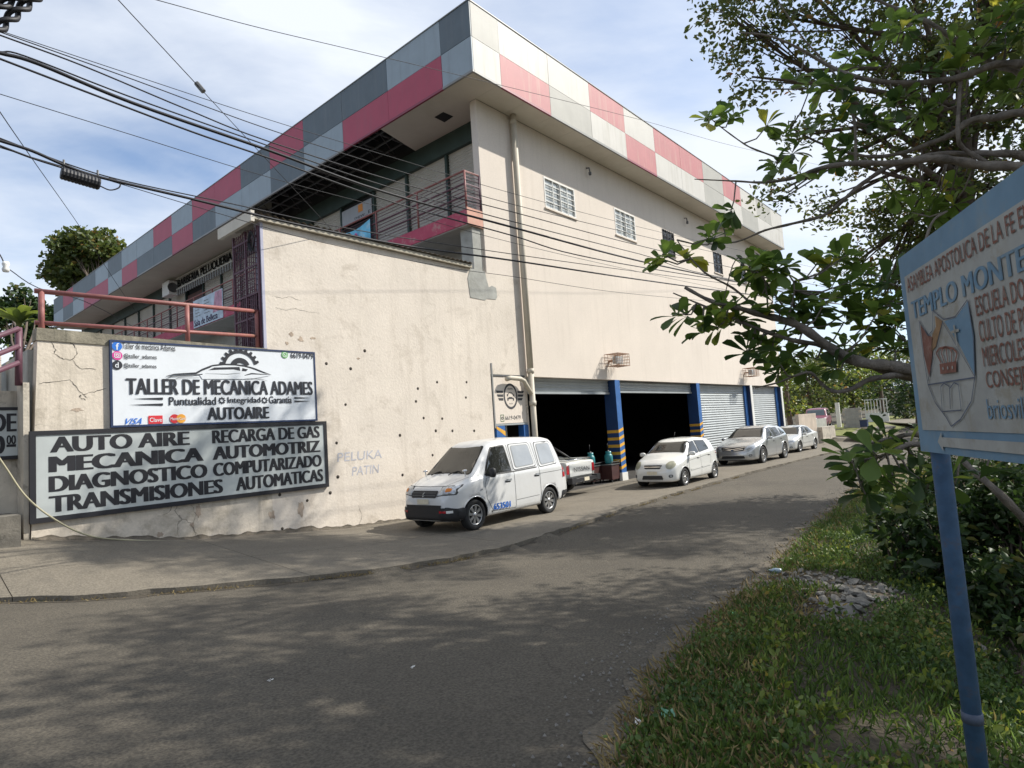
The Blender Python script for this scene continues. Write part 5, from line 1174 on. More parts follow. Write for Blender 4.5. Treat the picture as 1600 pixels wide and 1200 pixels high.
for s2 in ('L', 'R'): sd_.seam('side_moulding', [(1.35, 0.50), (3.0, 0.54)], s2, 0.05, M['pearl'], 0.014)
# --- white pickup nosed into the first bay
pk = Car('parked_pickup', 'old white pickup with its tailgate out of the open garage bay', 'pickup truck', 4.7,
    [(0, .62), (.08, .84), (1.1, .98), (1.2, 1.02), (1.75, 1.52), (2.1, 1.60), (2.7, 1.59), (2.88, 1.5), (2.94, 1.03), (4.66, 1.03), (4.7, 1.0)],
    [(0, .6), (.3, .84), (1.2, .98), (2.9, .98), (4.7, .98)], [(0, .66), (.1, .76), (.4, .82), (4.6, .82), (4.7, .81)],
    [(0, .35), (1, .34), (4.4, .42), (4.7, .50)], (0.75, 3.65), 0.34, M['oldwhite'], (15.55, 13.3, 0.02), math.pi/2+0.05, 0.16, sig=0.02)
for s2 in ('L', 'R'):
    pk.patch('side_window', [(1.55, 1.04), (2.35, 1.04), (2.35, 1.50), (1.85, 1.50)], s2, M['carglass'], 0.008, 0.04)
    pk.seam('door_seam', [(1.3, 1.0), (1.3, 0.45), (2.4, 0.45), (2.4, 1.5)], s2)
for sg in (-1, 1):
    pk.patch('tail_light', [(sg*0.66, 0.66), (sg*0.80, 0.66), (sg*0.80, 0.92), (sg*0.66, 0.92)], 'B', M['redlens'], 0.014, 0.01, 0.05)
pk.patch('rear_window', [(-0.5, 1.1), (0.5, 1.1), (0.45, 1.45), (-0.45, 1.45)], 'B', M['carglass'], 0.008, 0.04)
pk.patch('tailgate', [(-0.64, 0.58), (0.64, 0.58), (0.64, 0.97), (-0.64, 0.97)], 'B', M['carwhite'], 0.020, 0.01, 0.08)
q = MB(); tv, tf = text_mesh('NISSAN', 0.0); q.add([(-2.35-0.045, 0.44-0.90*a, 0.71+0.13*b) for a, b in tv], tf, M['ink']); q.build('tailgate_lettering', pk.root)
q = MB(); q.box((-2.55, -0.78, 0.40), (-2.37, 0.78, 0.52), M['blackplastic']); q.box((-2.56, -0.62, 0.36), (-2.545, 0.62, 0.42), M['chrome']); q.box((-2.555, -0.82, 0.38), (-2.38, -0.60, 0.56), M['blackplastic']); q.box((-2.555, 0.60, 0.38), (-2.38, 0.82, 0.56), M['blackplastic']); q.build('rear_bumper', pk.root)
q = MB(); q.box((-2.565, -0.14, 0.42), (-2.556, 0.14, 0.53), M['plate']); q.build('number_plate', pk.root)
q = MB(); q.tube([(-0.75, -0.72, 1.03), (-0.72, -0.70, 1.45), (-0.72, -0.55, 1.62), (-0.72, 0.55, 1.62), (-0.72, 0.70, 1.45), (-0.75, 0.72, 1.03)], 0.035, M['blackplastic'], 8)
q.tube([(-0.72, 0.6, 1.6), (-1.6, 0.72, 1.03)], 0.03, M['blackplastic'], 8); q.tube([(-0.72, -0.6, 1.6), (-1.6, -0.72, 1.03)], 0.03, M['blackplastic'], 8); q.build('roll_bar', pk.root)
q = MB(); 
for y in (-0.7, 0.7): q.tube([(-0.8, y, 1.07), (-2.3, y, 1.07)], 0.02, M['oldwhite'], 6)
q.tube([(-2.3, -0.7, 1.07), (-2.3, 0.7, 1.07)], 0.02, M['chrome'], 6); q.build('bed_rail', pk.root)
# --- grey car deeper in the bay, side on
ic = Car('garage_car', 'dim pale pickup cab standing side-on deeper in the first garage bay', 'car', 4.4,
    [(0, .62), (.08, .84), (1.1, .98), (1.2, 1.02), (1.75, 1.52), (2.1, 1.60), (2.9, 1.59), (3.1, 1.5), (3.2, 1.03), (4.36, 1.03), (4.4, 1.0)],
    [(0, .6), (.3, .84), (1.2, .98), (2.9, .98), (4.4, .98)], [(0, .66), (.1, .76), (.4, .82), (4.3, .82), (4.4, .81)],
    [(0, .35), (1, .34), (4.4, .42)], (0.75, 3.5), 0.34, M['oldwhite'], (19.0, 16.2, 0.02), 0.0, 0.16, sig=0.02)
ic.patch('windscreen', [(-0.6, 1.06), (0.6, 1.06), (0.5, 1.5), (-0.5, 1.5)], 'F', M['carglass'], 0.008, 0.04)
for s2 in ('L', 'R'): ic.patch('side_window', [(1.55, 1.04), (2.35, 1.04), (2.35, 1.50), (1.85, 1.50)], s2, M['carglass'], 0.008, 0.04)
# --- maroon suv beyond the low wall
sv_p = DP(1279, 672, 49)
sv = Car('parked_suv', 'maroon off-road vehicle standing above the low wall at the end of the building', 'suv', 4.3,
    [(0, .70), (.05, .95), (.15, 1.05), (1.1, 1.15), (1.2, 1.2), (1.6, 1.70), (1.9, 1.80), (3.8, 1.80), (4.1, 1.70), (4.25, 1.1), (4.3, .9)],
    [(0, .7), (.3, 1.0), (1.2, 1.1), (4.1, 1.1), (4.3, .9)], [(0, .70), (.1, .80), (.4, .86), (4.0, .87), (4.3, .80)], [(0, .45), (1, .40), (4.3, .5)],
    (0.8, 3.4), 0.38, M['maroon'], (sv_p.x, sv_p.y, sv_p.z-0.05), math.pi+0.15, 0.10)
sv.patch('windscreen', [(-0.66, 1.22), (0.66, 1.22), (0.58, 1.68), (-0.58, 1.68)], 'F', mat('dusty_glass', (0.10, 0.13, 0.14), 0.15, 0.1), 0.01, 0.04)
sv.patch('roof_panel', [(1.9, -0.6), (3.9, -0.6), (3.9, 0.6), (1.9, 0.6)], 'T', M['oldwhite'], 0.01, 0.1)
sv.patch('grille', [(-0.42, 0.75), (0.42, 0.75), (0.42, 1.0), (-0.42, 1.0)], 'F', M['steel'], 0.012, 0.05, 0.06)
for s2 in ('L', 'R'): sv.patch('side_window', [(1.55, 1.18), (2.4, 1.18), (2.4, 1.66), (1.8, 1.66)], s2, M['carglass'], 0.01, 0.04); sv.patch('rear_side_window', [(2.5, 1.18), (3.9, 1.18), (3.8, 1.66), (2.5, 1.66)], s2, M['carglass'], 0.01, 0.04)
for sg in (-1, 1): sv.patch('headlight', circ(sg*0.60, 0.90, 0.10, 0.10), 'F', M['lens'], 0.012, 0, 0.05)
q = MB(); q.lathe([(0.16, 0), (0.36, 0.0), (0.38, 0.1), (0.36, 0.2), (0.16, 0.2)], M['galv'], 20, 'z', (0, 0, 0), closed=True)
sp = q.build('spare_panel', sv.root); sp.rotation_euler = (0, math.pi/2, 0); sp.location = (2.15, -0.1, 0.78)
# refrigerant tanks on red carts in the bay
def cart(x, y, lab):
    T_ = thing('tank_cart', lab, 'tool cart', (x, y, 0.012), 0.1, 'dark red tool carts in the garage opening')
    q = MB(); q.box((-0.32, -0.22, 0.10), (0.32, 0.22, 0.62), mat('dark_red_cart_paint', (0.05, 0.012, 0.010), 0.6, 0.2) if 'cartred' not in M else M['cartred']); M['cartred'] = q.mats[0]
    q.build('cabinet', T_)
    q = MB(); q.box((-0.36, -0.25, 0.621), (0.36, 0.25, 0.65), M['steel']); q.box((-0.36, -0.25, 0.72), (0.36, -0.235, 0.745), M['steel']); q.box((-0.36, 0.235, 0.72), (0.36, 0.25, 0.745), M['steel']); q.build('tray', T_)
    for a, b in ((-0.28, -0.18), (0.28, -0.18), (-0.28, 0.18), (0.28, 0.18)):
        q = MB(); q.lathe([(0.001, -0.015), (0.05, -0.015), (0.05, 0.015), (0.001, 0.015)], M['tyre'], 10, 'y', (a, b, 0.05)); q.tube([(a, b, 0.05), (a, b, 0.10)], 0.012, M['steel'], 5); q.build('caster', T_)
    return T_
def tank(x, y, lab):
    T_ = thing('gas_tank', lab, 'gas tank', (x, y, 0.665), 0, 'turquoise gas tanks standing on tool carts')
    tm = M.get('turq') or mat('turquoise_tank_paint', (0.03, 0.22, 0.24), 0.4, 0.1); M['turq'] = tm
    q = MB(); q.lathe([(0.001, 0), (0.10, 0.0), (0.145, 0.05), (0.15, 0.12), (0.15, 0.26), (0.13, 0.34), (0.07, 0.39), (0.001, 0.40)], tm, 20); q.build('cylinder', T_)
    q = MB(); q.lathe([(0.10, 0.36), (0.11, 0.46), (0.105, 0.46), (0.095, 0.36)], tm, 16); q.build('collar', T_)
    q = MB(); q.tube([(0, 0, 0.39), (0, 0, 0.50)], 0.025, M['steel'], 8); q.tube([(-0.06, 0, 0.47), (0.08, 0, 0.47)], 0.015, M['steel'], 6); q.tube([(0, 0, 0.50), (-0.04, 0, 0.62), (-0.02, 0, 0.75)], 0.012, M['cable'], 6); q.build('valve', T_)
cart(18.65, 12.55, 'dark red tool cart beside the pickup, the left of two'); cart(19.35, 12.2, 'dark red tool cart next to the blue striped pillar, the right of two')
tank(18.65, 12.55, 'turquoise gas tank standing on the left cart by the pickup'); tank(19.3, 12.2, 'turquoise gas tank standing on the right cart by the pillar')

# ------------------------------------------------------------------ overhead wires: each hangs between two poles outside the picture, along the street
def plane_pt(px, py, A, Bv):       # vertical plane through A and B (x, y)
    d = ray(px, py); ax, ay = A; nx, ny = -(Bv[1]-A[1]), (Bv[0]-A[0])
    t = (nx*ax+ny*ay)/(nx*d.x+ny*d.y); return EYE + d*t
def spline(P, n=6):
    P = [Vector(p) for p in P]; P = [P[0]*2-P[1]] + P + [P[-1]*2-P[-2]]; r = []
    for k in range(1, len(P)-2):
        for i in range(n):
            t = i/n; a, b, c_, d = P[k-1:k+3]
            r.append(0.5*((2*b)+(c_-a)*t+(2*a-5*b+4*c_-d)*t*t+(3*b-a-3*c_+d)*t**3))
    r.append(P[-2]); return r
def wire(lab, pts, r, A=(0, 8.6), Bv=(60, 5.5), name='overhead_cable', cat='cable', group=None):
    P = [plane_pt(px, py, A, Bv) for px, py in pts]; P = spline(P, 6)
    d0 = (P[0]-P[1]).normalized(); P = [P[0]+d0*6] + P
    q = MB(); q.tube(P, r, M['cable'], 5); return q.build(name, None, label=lab, category=cat, group=group)
GW = 'overhead cables strung along the street'
wire('topmost thin overhead wire crossing the corner of the roof panels', [(245, 0), (400, 42), (560, 80), (790, 135), (1000, 187), (1150, 229), (1300, 262)], 0.006, (0, 9.3), (60, 6.5), group=GW)
wire('uppermost of the bundle of thin overhead wires above the yard wall', [(0, 48), (210, 118), (420, 187), (620, 248), (800, 302), (1000, 355), (1185, 398), (1330, 432), (1450, 462)], 0.005, group=GW)
wire('second thin overhead wire of the upper bundle', [(0, 50), (210, 125), (420, 202), (620, 266), (800, 319), (1000, 368), (1185, 410), (1330, 445), (1450, 478)], 0.007, (0, 8.5), (60, 5.4), group=GW)
wire('black overhead cable above the thick pair', [(0, 55), (130, 103), (290, 170), (420, 221), (640, 290), (800, 331), (1000, 384), (1190, 428), (1400, 470), (1500, 488)], 0.010, (0, 8.4), (60, 5.3), group=GW)
wire('thick black overhead cable, middle of the crossing bundle', [(0, 83), (60, 100), (210, 162), (420, 235), (600, 300), (800, 355), (1000, 408), (1180, 446), (1330, 478), (1500, 500)], 0.022, (0, 8.3), (60, 5.2), group=GW)
wire('black overhead cable hugging the thick one from above', [(0, 81), (40, 88), (200, 150), (400, 221), (600, 290), (800, 346), (1000, 397), (1200, 447), (1500, 495)], 0.010, (0, 8.32), (60, 5.22), group=GW)
wire('black overhead cable just below the thick one', [(0, 92), (120, 138), (300, 206), (420, 247), (620, 318), (800, 368), (900, 398), (1060, 427), (1260, 458), (1500, 498)], 0.013, (0, 8.2), (60, 5.1), group=GW)
wire('lone thin overhead wire starting at mid height on the left', [(0, 147), (210, 212), (420, 277), (620, 330), (800, 379), (1000, 425), (1180, 462), (1400, 505)], 0.005, (0, 8.6), (60, 5.5), group=GW)
wire('thick black overhead cable that carries the splice box', [(0, 220), (50, 236), (105, 260), (160, 278), (300, 311), (470, 352), (640, 385), (800, 407), (1000, 437), (1180, 461), (1340, 478), (1500, 492)], 0.018, (0, 8.0), (60, 5.0), group=GW)
wire('thin overhead wire running just above the splice box cable', [(0, 216), (110, 258), (200, 284), (360, 318), (560, 360), (800, 397), (1000, 425), (1150, 445), (1300, 464)], 0.008, (0, 8.05), (60, 5.05), group=GW)
wire('lowest thin overhead wire over the middle of the yard wall', [(180, 285), (330, 330), (500, 378), (700, 418), (800, 432), (950, 455), (1100, 470), (1300, 490)], 0.005, (0, 8.0), (60, 5.0), group=GW)
wire('slack overhead wire left of the splice box', [(0, 228), (50, 247), (97, 262)], 0.012, (0, 8.0), (60, 5.0), group=GW)
# splice box hanging from its cable
b0, b1 = plane_pt(95, 270, (0, 8.0), (60, 5.0)), plane_pt(156, 288, (0, 8.0), (60, 5.0)); dd = (b1-b0).normalized()
SX = thing('splice_box', 'black ribbed splice enclosure hanging from the overhead cable', 'cable splice box', tuple(b0))
q = MB(); n_ = 22; pts = [b0+(b1-b0)*(i/n_) for i in range(n_+1)]
q.tube(pts, [0.06 if i in (0, n_) else (0.072 if i % 2 else 0.066) for i in range(n_+1)], M['black'], 12, smooth=False); under(q.build('enclosure', None), SX)
q = MB(); 
for t in (0.08, 0.95): p = b0+(b1-b0)*t; q.tube([p+Vector((0, 0, 0.06)), p+Vector((0, 0, 0.16))], 0.012, M['steel'], 5)
under(q.build('hanger', None), SX)
q = MB(); q.tube(spline([b1-Vector((0, 0, 0.02)), plane_pt(172, 297, (0, 8.0), (60, 5)), plane_pt(186, 293, (0, 8.0), (60, 5)), plane_pt(186, 284, (0, 8.0), (60, 5)), plane_pt(170, 278, (0, 8.0), (60, 5))]), 0.008, M['cable'], 5); under(q.build('cable_loop', None), SX)
# guy wires
def seg_wire(lab, P, r, name='guy_wire', cat='wire'):
    q = MB(); q.tube(spline(P, 4), r, M['cable'], 5); return q.build(name, None, label=lab, category=cat)
gA = DP(185, 0, 8.0); gI = DP(312, 137, 9.6); gB = Vector((8.9, 12.1, 6.93)); gB = WY(527, 368, 12.0)
seg_wire('thin guy wire from the top edge down to the corrugated roof, above its clamp', [gA+(gA-gI).normalized()*5, gA, gI], 0.007)
seg_wire('thin guy wire from the clamp down to the corrugated roof', [gI, (gI+gB)/2, gB], 0.006)
dv = (DP(318, 143, 9.6)-DP(306, 129, 9.6)); q = MB(); q.tube([DP(307, 130, 9.6), DP(318, 143, 9.6)], 0.04, M['steel'], 8, smooth=False)
q.build('wire_clamp', None, label='small metal clamp on the guy wire in front of the sky', category='clamp')
gE = WX(240, 527, 12.4)
seg_wire('long thin guy wire falling from the left edge to the balcony', [DP(-20, 140, 9), DP(0, 175, 9.5), DP(60, 262, 13), DP(130, 362, 19), DP(190, 455, 26), gE], 0.008)
i0 = DP(9, 417, 12)
seg_wire('wire from the insulator at the left edge down to the building', [i0, DP(60, 450, 14), DP(130, 470, 17), DP(190, 500, 24), gE+Vector((0, 0.3, 0))], 0.010)
seg_wire('short wire above the insulator at the left edge', [DP(-15, 380, 12), DP(0, 398, 12), i0], 0.012)
q = MB(); q.lathe([(0.001, -0.10), (0.05, -0.10), (0.065, -0.05), (0.045, 0), (0.065, 0.05), (0.05, 0.10), (0.001, 0.10)], M['white'], 12, 'z', tuple(i0)); q.build('insulator', None, label='white porcelain insulator on the wire at the left edge', category='insulator')
# twisted thick service cable, top left corner
for lab, A_, B__, in (('thick twisted cable in the very top left corner', DP(-12, 16, 3.2), DP(40, -12, 3.3)), ('thick twisted cable, the lower of the two at the top left corner', DP(-14, 54, 3.2), DP(66, -14, 3.4))):
    q = MB(); d_ = (B__-A_); n1 = d_.normalized().orthogonal(); n2 = d_.normalized().cross(n1); L_ = d_.length
    for ph in (0, math.pi):
        q.tube([A_+d_*t/40+(n1*math.cos(ph+t/40*L_*32)+n2*math.sin(ph+t/40*L_*32))*0.014 for t in range(41)], 0.014, M['cable'], 7)
    q.build('twisted_cable', None, label=lab, category='cable')
# stray cable curving down the wall at the left
q = MB(); ys_c = 11.8
q.tube(spline([WY(-12, 700, ys_c), WY(10, 732, ys_c), WY(40, 775, ys_c), WY(80, 808, 11.75), WY(130, 834, 11.75), WY(185, 843, 11.85), WY(300, 845, 11.85), WY(430, 838, 11.85)], 6), 0.014, mat('yellowed_hose', (0.36, 0.33, 0.22), 0.7, 0.1), 7)
q.build('loose_cable', None, label='loose yellowish cable curving from the left edge along the foot of the wall', category='cable')

# ------------------------------------------------------------------ church signboard on its blue post
sdv = ray(1068, 666); sdv.z = 0; sdv.normalize()      # the board runs away from the camera in this direction
post_p = DP(1465, 712, 2.5); s_n = Vector((-sdv.y, sdv.x, 0))
if s_n.dot(EYE-post_p) < 0: s_n = -s_n
def sp_uv(px, py, off=0.0):
    d = ray(px, py); P0 = post_p + s_n*(0.045+off); t = s_n.dot(P0-EYE)/s_n.dot(d); q = EYE+d*t
    return (-(q-P0).dot(sdv), q.z)
def SPt(off): return lambda u, v: tuple(post_p + s_n*(0.045+off) - sdv*u + Vector((0, 0, v-post_p.z)))
CS = thing('church_signboard', 'weathered pale blue church signboard reading TEMPLO MONTE on a blue post at the right edge', 'signboard', (post_p.x, post_p.y, 0.2))
def gc(o): return under(o, CS)
M['sgnblue'] = mat('weathered_sign_blue', (0.11, 0.20, 0.28), 0.75, 0.14, 6, stain=(0.2, 0.22, 0.2), stain_amt=0.4, stain_scale=6)
M['sgnwhite'] = mat('weathered_sign_white', (0.29, 0.295, 0.275), 0.75, 0.16, 6, stain=(0.20, 0.17, 0.11), stain_amt=0.5, stain_scale=7, streak=0.3)
M['sgnred'] = mat('weathered_sign_red', (0.16, 0.06, 0.04), 0.8, 0.3, 12, stain=(0.3, 0.25, 0.2), stain_amt=0.4, stain_scale=20)
M['sgnink'] = mat('weathered_sign_ink', (0.07, 0.085, 0.12), 0.8, 0.3, 12)
uL, vT = sp_uv(1402, 405); _, vB = sp_uv(1440, 705); uR = uL+1.55
ua, va_ = sp_uv(1600, 722)
q = MB(); S0 = SPt(-0.025); bl = [(uL, vB), (uR, vB), (uR, vT), (uL, vT)]
q.prism([S0(*p) for p in bl], tuple(s_n*0.022), M['sgnblue']); gc(q.build('board', None))
wi = [sp_uv(1413, 433), sp_uv(1450, 672)]; 
q = MB(); S1 = SPt(0.0); ub = wi[0][0]; vb0 = wi[1][1]; vt0 = wi[0][1]; poly2d(q, [(ub, vb0), (uR-0.07, vb0), (uR-0.07, vt0), (ub, vt0)], M['sgnwhite'], S1); gc(q.build('painted_field', None))
S2 = SPt(0.003)
def z3(x, y): return sp_uv(1380+x/3.527, 380+y/3.529, 0.003)
def cline(s, p0, p1, m_, bold=0.01):
    """text between the left baseline point and the right cap-height point, both read off the board"""
    q = MB(); a = z3(*p0); b = z3(*p1); lettering(q, s, m_, S2, a[0], b[0], a[1], b[1], bold); return gc(q.build('lettering', None))
def uvtext(s, u0, u1, v0, v1, m_, bold=0.01):
    q = MB(); lettering(q, s, m_, S2, u0, u1, v0, v1, bold); return gc(q.build('lettering', None))
a = z3(135, 275); a2 = z3(140, 180); tA = uvtext('ASAMBLEA APOSTOLICA DE LA FE EN', z3(130, 230)[0], sp_uv(1612, 330)[0], a[1], a2[1]-0.005, M['sgnred'], 0.0)
b = z3(185, 412); b2 = z3(165, 318); uvtext('TEMPLO MONTE', z3(155, 360)[0], sp_uv(1608, 420)[0], b[1], b2[1], M['sgnblue'] , 0.03)
for s_t, pl, pt, xr_ in (('ESCUELA DOMI', (515, 405), (500, 300), 1640), ('CULTO DE POD', (535, 548), (525, 430), 1636), ('MIERCOLES 7', (555, 682), (540, 575), 1625), ('CONSEJERIA', (575, 828), (560, 710), 1640), ('briosvill', (580, 970), (570, 860), 1600)):
    a = z3(*pl); b = z3(*pt); uvtext(s_t[:len(s_t)], a[0], sp_uv(xr_, 600)[0], a[1], b[1], M['sgnred'] if s_t[0] != 'b' else M['sgnblue'], 0.0)
# shield emblem
q = MB()
def Z(pts): return [z3(*p) for p in pts]
S3 = SPt(0.0015)
mbs = [(M['sgnred'], [(205, 450), (250, 510), (275, 520), (270, 620), (255, 740), (225, 620)]), (mat('weathered_sign_ochre', (0.22, 0.13, 0.06), 0.8, 0.3, 10), [(285, 400), (325, 430), (290, 570), (262, 600), (270, 505), (290, 460)]),
       (M['sgnblue'], [(335, 430), (400, 410), (465, 320), (500, 500), (507, 735), (420, 560)])]
for m_, pl in mbs: poly2d(q, Z(pl), m_, S2)
gc(q.build('shield_colours', None))
q = MB()
stroke2d(q, Z([(200, 425), (225, 620), (250, 780), (290, 880), (350, 960), (378, 1010), (430, 970), (490, 870), (508, 740), (500, 520), (470, 315)]), 0.005, M['sgnink'], SPt(0.005))
stroke2d(q, Z([(250, 780), (508, 740)]), 0.005, M['sgnink'], SPt(0.005)); stroke2d(q, Z([(330, 435), (250, 760)]), 0.003, M['sgnink'], SPt(0.005)); stroke2d(q, Z([(330, 435), (508, 735)]), 0.003, M['sgnink'], SPt(0.005))
stroke2d(q, Z([(200, 430), (250, 510), (275, 480), (275, 370), (335, 420), (400, 405), (468, 310)]), 0.004, M['sgnink'], SPt(0.005))
gc(q.build('shield_outline', None))
q = MB(); S5 = SPt(0.006)
poly2d(q, Z([(315, 665), (408, 650), (408, 710), (320, 722)]), M['sgnred'], S5)
for k in range(5):
    t = (k-2)/2; stroke2d(q, Z([(362+t*38, 660), (355+t*58, 605), (352+t*38, 580), (350, 572)]), 0.007 if abs(t) < 1 else 0.008, M['sgnred'], S5)
gc(q.build('crown_emblem', None))
q = MB()
for k in range(3): 
    c_ = z3(338+k*26, 690-k*3); ring2d(q, c_, 0.0005, 0.006, M['sgnwhite'], SPt(0.008), n=10)
stroke2d(q, Z([(398, 450), (415, 565)]), 0.010, M['sgnwhite'], SPt(0.008)); stroke2d(q, Z([(385, 490), (425, 478)]), 0.010, M['sgnwhite'], SPt(0.008)); gc(q.build('cross_emblem', None))
q = MB(); stroke2d(q, Z([(330, 925), (322, 790), (340, 772), (370, 790), (375, 915), (372, 800), (395, 768), (420, 780), (435, 920), (330, 928)]), 0.004, M['sgnink'], S5); gc(q.build('book_emblem', None))
q = MB(); aL = z3(300, 1095); aT = z3(323, 1040); aB = z3(333, 1155); m0 = z3(325, 1070); m1 = z3(330, 1122)
poly2d(q, [aL, (aB[0], aB[1]+0.005), (aB[0], m1[1]), (uR-0.1, m1[1]), (uR-0.1, m0[1]), (aB[0], m0[1]), (aB[0], aT[1]-0.0)], M['sgnwhite'], S2); gc(q.build('arrow', None))
q = MB(); q.tube([post_p+Vector((0, 0, 0.85))-s_n*0.01, post_p+Vector((0, 0, 0))-s_n*0.01, Vector((post_p.x, post_p.y, TZ(post_p.x, post_p.y)-0.2))-s_n*0.01], 0.034, mat('scratched_blue_post_paint', (0.045, 0.095, 0.17), 0.75, 0.25, 14, stain=(0.10, 0.08, 0.08), stain_amt=0.7, stain_scale=14), 14); gc(q.build('post', None))
zc_ = DP(1515, 1100, 2.5).z
q = MB(); q.tube([Vector((post_p.x, post_p.y, zc_-0.03))-s_n*0.01, Vector((post_p.x, post_p.y, zc_+0.01))-s_n*0.01], 0.037, M['sgnink'], 14); gc(q.build('post_joint', None))
e_ = Vector(S0(uR-0.1, 0)); q = MB(); q.tube([Vector((e_.x, e_.y, vT))-s_n*0.04, Vector((e_.x, e_.y, 0.1))-s_n*0.04], 0.034, M['sgnblue'], 12); gc(q.build('post', None))

# ------------------------------------------------------------------ plants
def leaf_cloud(name, C_, size, m_, parent=None, shape='oval', spread=None, up=0.2, label=None, cat=None, kind=None, seed=1, droop=0.3, dirs=None, aspect=0.42, tint0=None):
    """C_: (N,3) leaf base points; one folded leaf of four faces at each"""
    rs = np.random.RandomState(seed); C_ = np.asarray(C_, float); n = len(C_)
    if dirs is None:
        d = rs.normal(size=(n, 3)); d[:, 2] = d[:, 2]*0.7 + up
    else: d = np.asarray(dirs, float)
    d /= np.linalg.norm(d, axis=1)[:, None]+1e-9
    r_ = rs.normal(size=(n, 3)); s_ = np.cross(d, r_); s_ /= np.linalg.norm(s_, axis=1)[:, None]+1e-9
    nn_ = np.cross(s_, d)
    L_ = (size*(0.65+0.7*rs.rand(n)))[:, None]; W_2 = L_*aspect*0.5*(0.8+0.4*rs.rand(n))[:, None]
    f = 0.35*W_2
    b = C_; m1 = C_+d*L_*0.55; t = C_+d*L_ - nn_*L_*droop*0.5
    l1 = C_+d*L_*0.32+s_*W_2*0.85+nn_*f; r1 = C_+d*L_*0.32-s_*W_2*0.85+nn_*f
    l2 = C_+d*L_*0.70+s_*W_2-nn_*L_*droop*0.12+nn_*f; r2 = C_+d*L_*0.70-s_*W_2-nn_*L_*droop*0.12+nn_*f
    V = np.stack([b, l1, l2, t, r2, r1], 1).reshape(-1, 3)
    base = (np.arange(n)*6)[:, None]
    Fq = np.concatenate([base+np.array([[0, 1, 2, 3]]), base+np.array([[0, 3, 4, 5]])], 1).reshape(-1, 4)
    me = bpy.data.meshes.new(name); me.vertices.add(len(V)); me.vertices.foreach_set('co', V.ravel())
    me.loops.add(Fq.size); me.loops.foreach_set('vertex_index', Fq.ravel().astype(np.int32))
    me.polygons.add(len(Fq)); me.polygons.foreach_set('loop_start', np.arange(0, Fq.size, 4, dtype=np.int32)); 
    me.update(calc_edges=True)
    at = me.attributes.new('tint', 'FLOAT', 'POINT'); tt = rs.rand(n) if tint0 is None else tint0
    at.data.foreach_set('value', np.repeat(tt, 6).astype(np.float32)); me.materials.append(m_)
    o = bpy.data.objects.new(name, me); COL.objects.link(o)
    if parent is not None: o.parent = parent; o.matrix_parent_inverse = parent_inv(parent)
    return tag(o, label, cat, None, kind)
def ell_points(rs, c_, rad, n, shell=0.55):
    d = rs.normal(size=(n, 3)); d /= np.linalg.norm(d, axis=1)[:, None]; r_ = shell+(1-shell)*rs.rand(n)**0.7
    return np.array(c_)+d*r_[:, None]*np.array(rad)
def limb_tree(name, lab, cat, base, trunk_top, r0, lobes, leaf, m_leaf, m_bark, seed=3, clusters=40, per=26, cl_r=0.45, group=None, aspect=0.42, up=0.1):
    """trunk, limbs to each lobe, twigs to every leaf cluster. lobes: (centre, radii)"""
    rs = np.random.RandomState(seed); base = Vector(base); top = Vector(trunk_top)
    T_ = thing(name, lab, cat, tuple(base), 0, group)
    q = MB(); mid = (base+top)/2+Vector((rs.uniform(-.3, .3), rs.uniform(-.3, .3), 0))*(top-base).length*0.1
    q.tube([base-Vector((0, 0, 0.3)), base+(mid-base)*0.3, mid, top], [r0*1.3, r0*1.02, r0*0.85, r0*0.6], m_bark, 9)
    o = q.build('trunk', None); under(o, T_)
    q = MB(); pts = []
    for li, (c_, rad) in enumerate(lobes):
        c_ = Vector(c_); st = mid+(top-mid)*rs.uniform(0.2, 1.0); k = (st+c_)/2+Vector(rs.uniform(-1, 1, 3))*min(rad)*0.3
        q.tube(spline([st, k, c_], 4), [r0*0.42*(1-0.75*i/8) for i in range(9)], m_bark, 6)
        nc = max(6, int(clusters*(rad[0]*rad[1]*rad[2])**(2/3)))
        cc = ell_points(rs, c_, rad, nc)
        for p in cc:
            P_ = Vector(p); 
            if rs.rand() < 0.5: q.tube([k+(c_-k)*rs.rand(), (P_+c_)/2+Vector(rs.uniform(-.2, .2, 3)), P_], [r0*0.12, r0*0.07, r0*0.03], m_bark, 4)
            kk = per; pts.append(p+np.clip(rs.normal(size=(kk, 3)), -1.7, 1.7)*cl_r*np.array([1, 1, 0.65])*0.5)
    o = q.build('branches', None); under(o, T_)
    pts = np.concatenate(pts)
    leaf_cloud('foliage', pts, leaf, m_leaf, T_, seed=seed, up=up, aspect=aspect)
    return T_
def lobe(px, py, dep, rx, ry, rd=None):      # a lobe of the crown as measured in the photograph at that distance
    c_ = DP(px, py, dep); s_ = dep/F; rx, ry = rx*s_, ry*s_; return (tuple(c_), (rd or rx, rd or rx, ry))

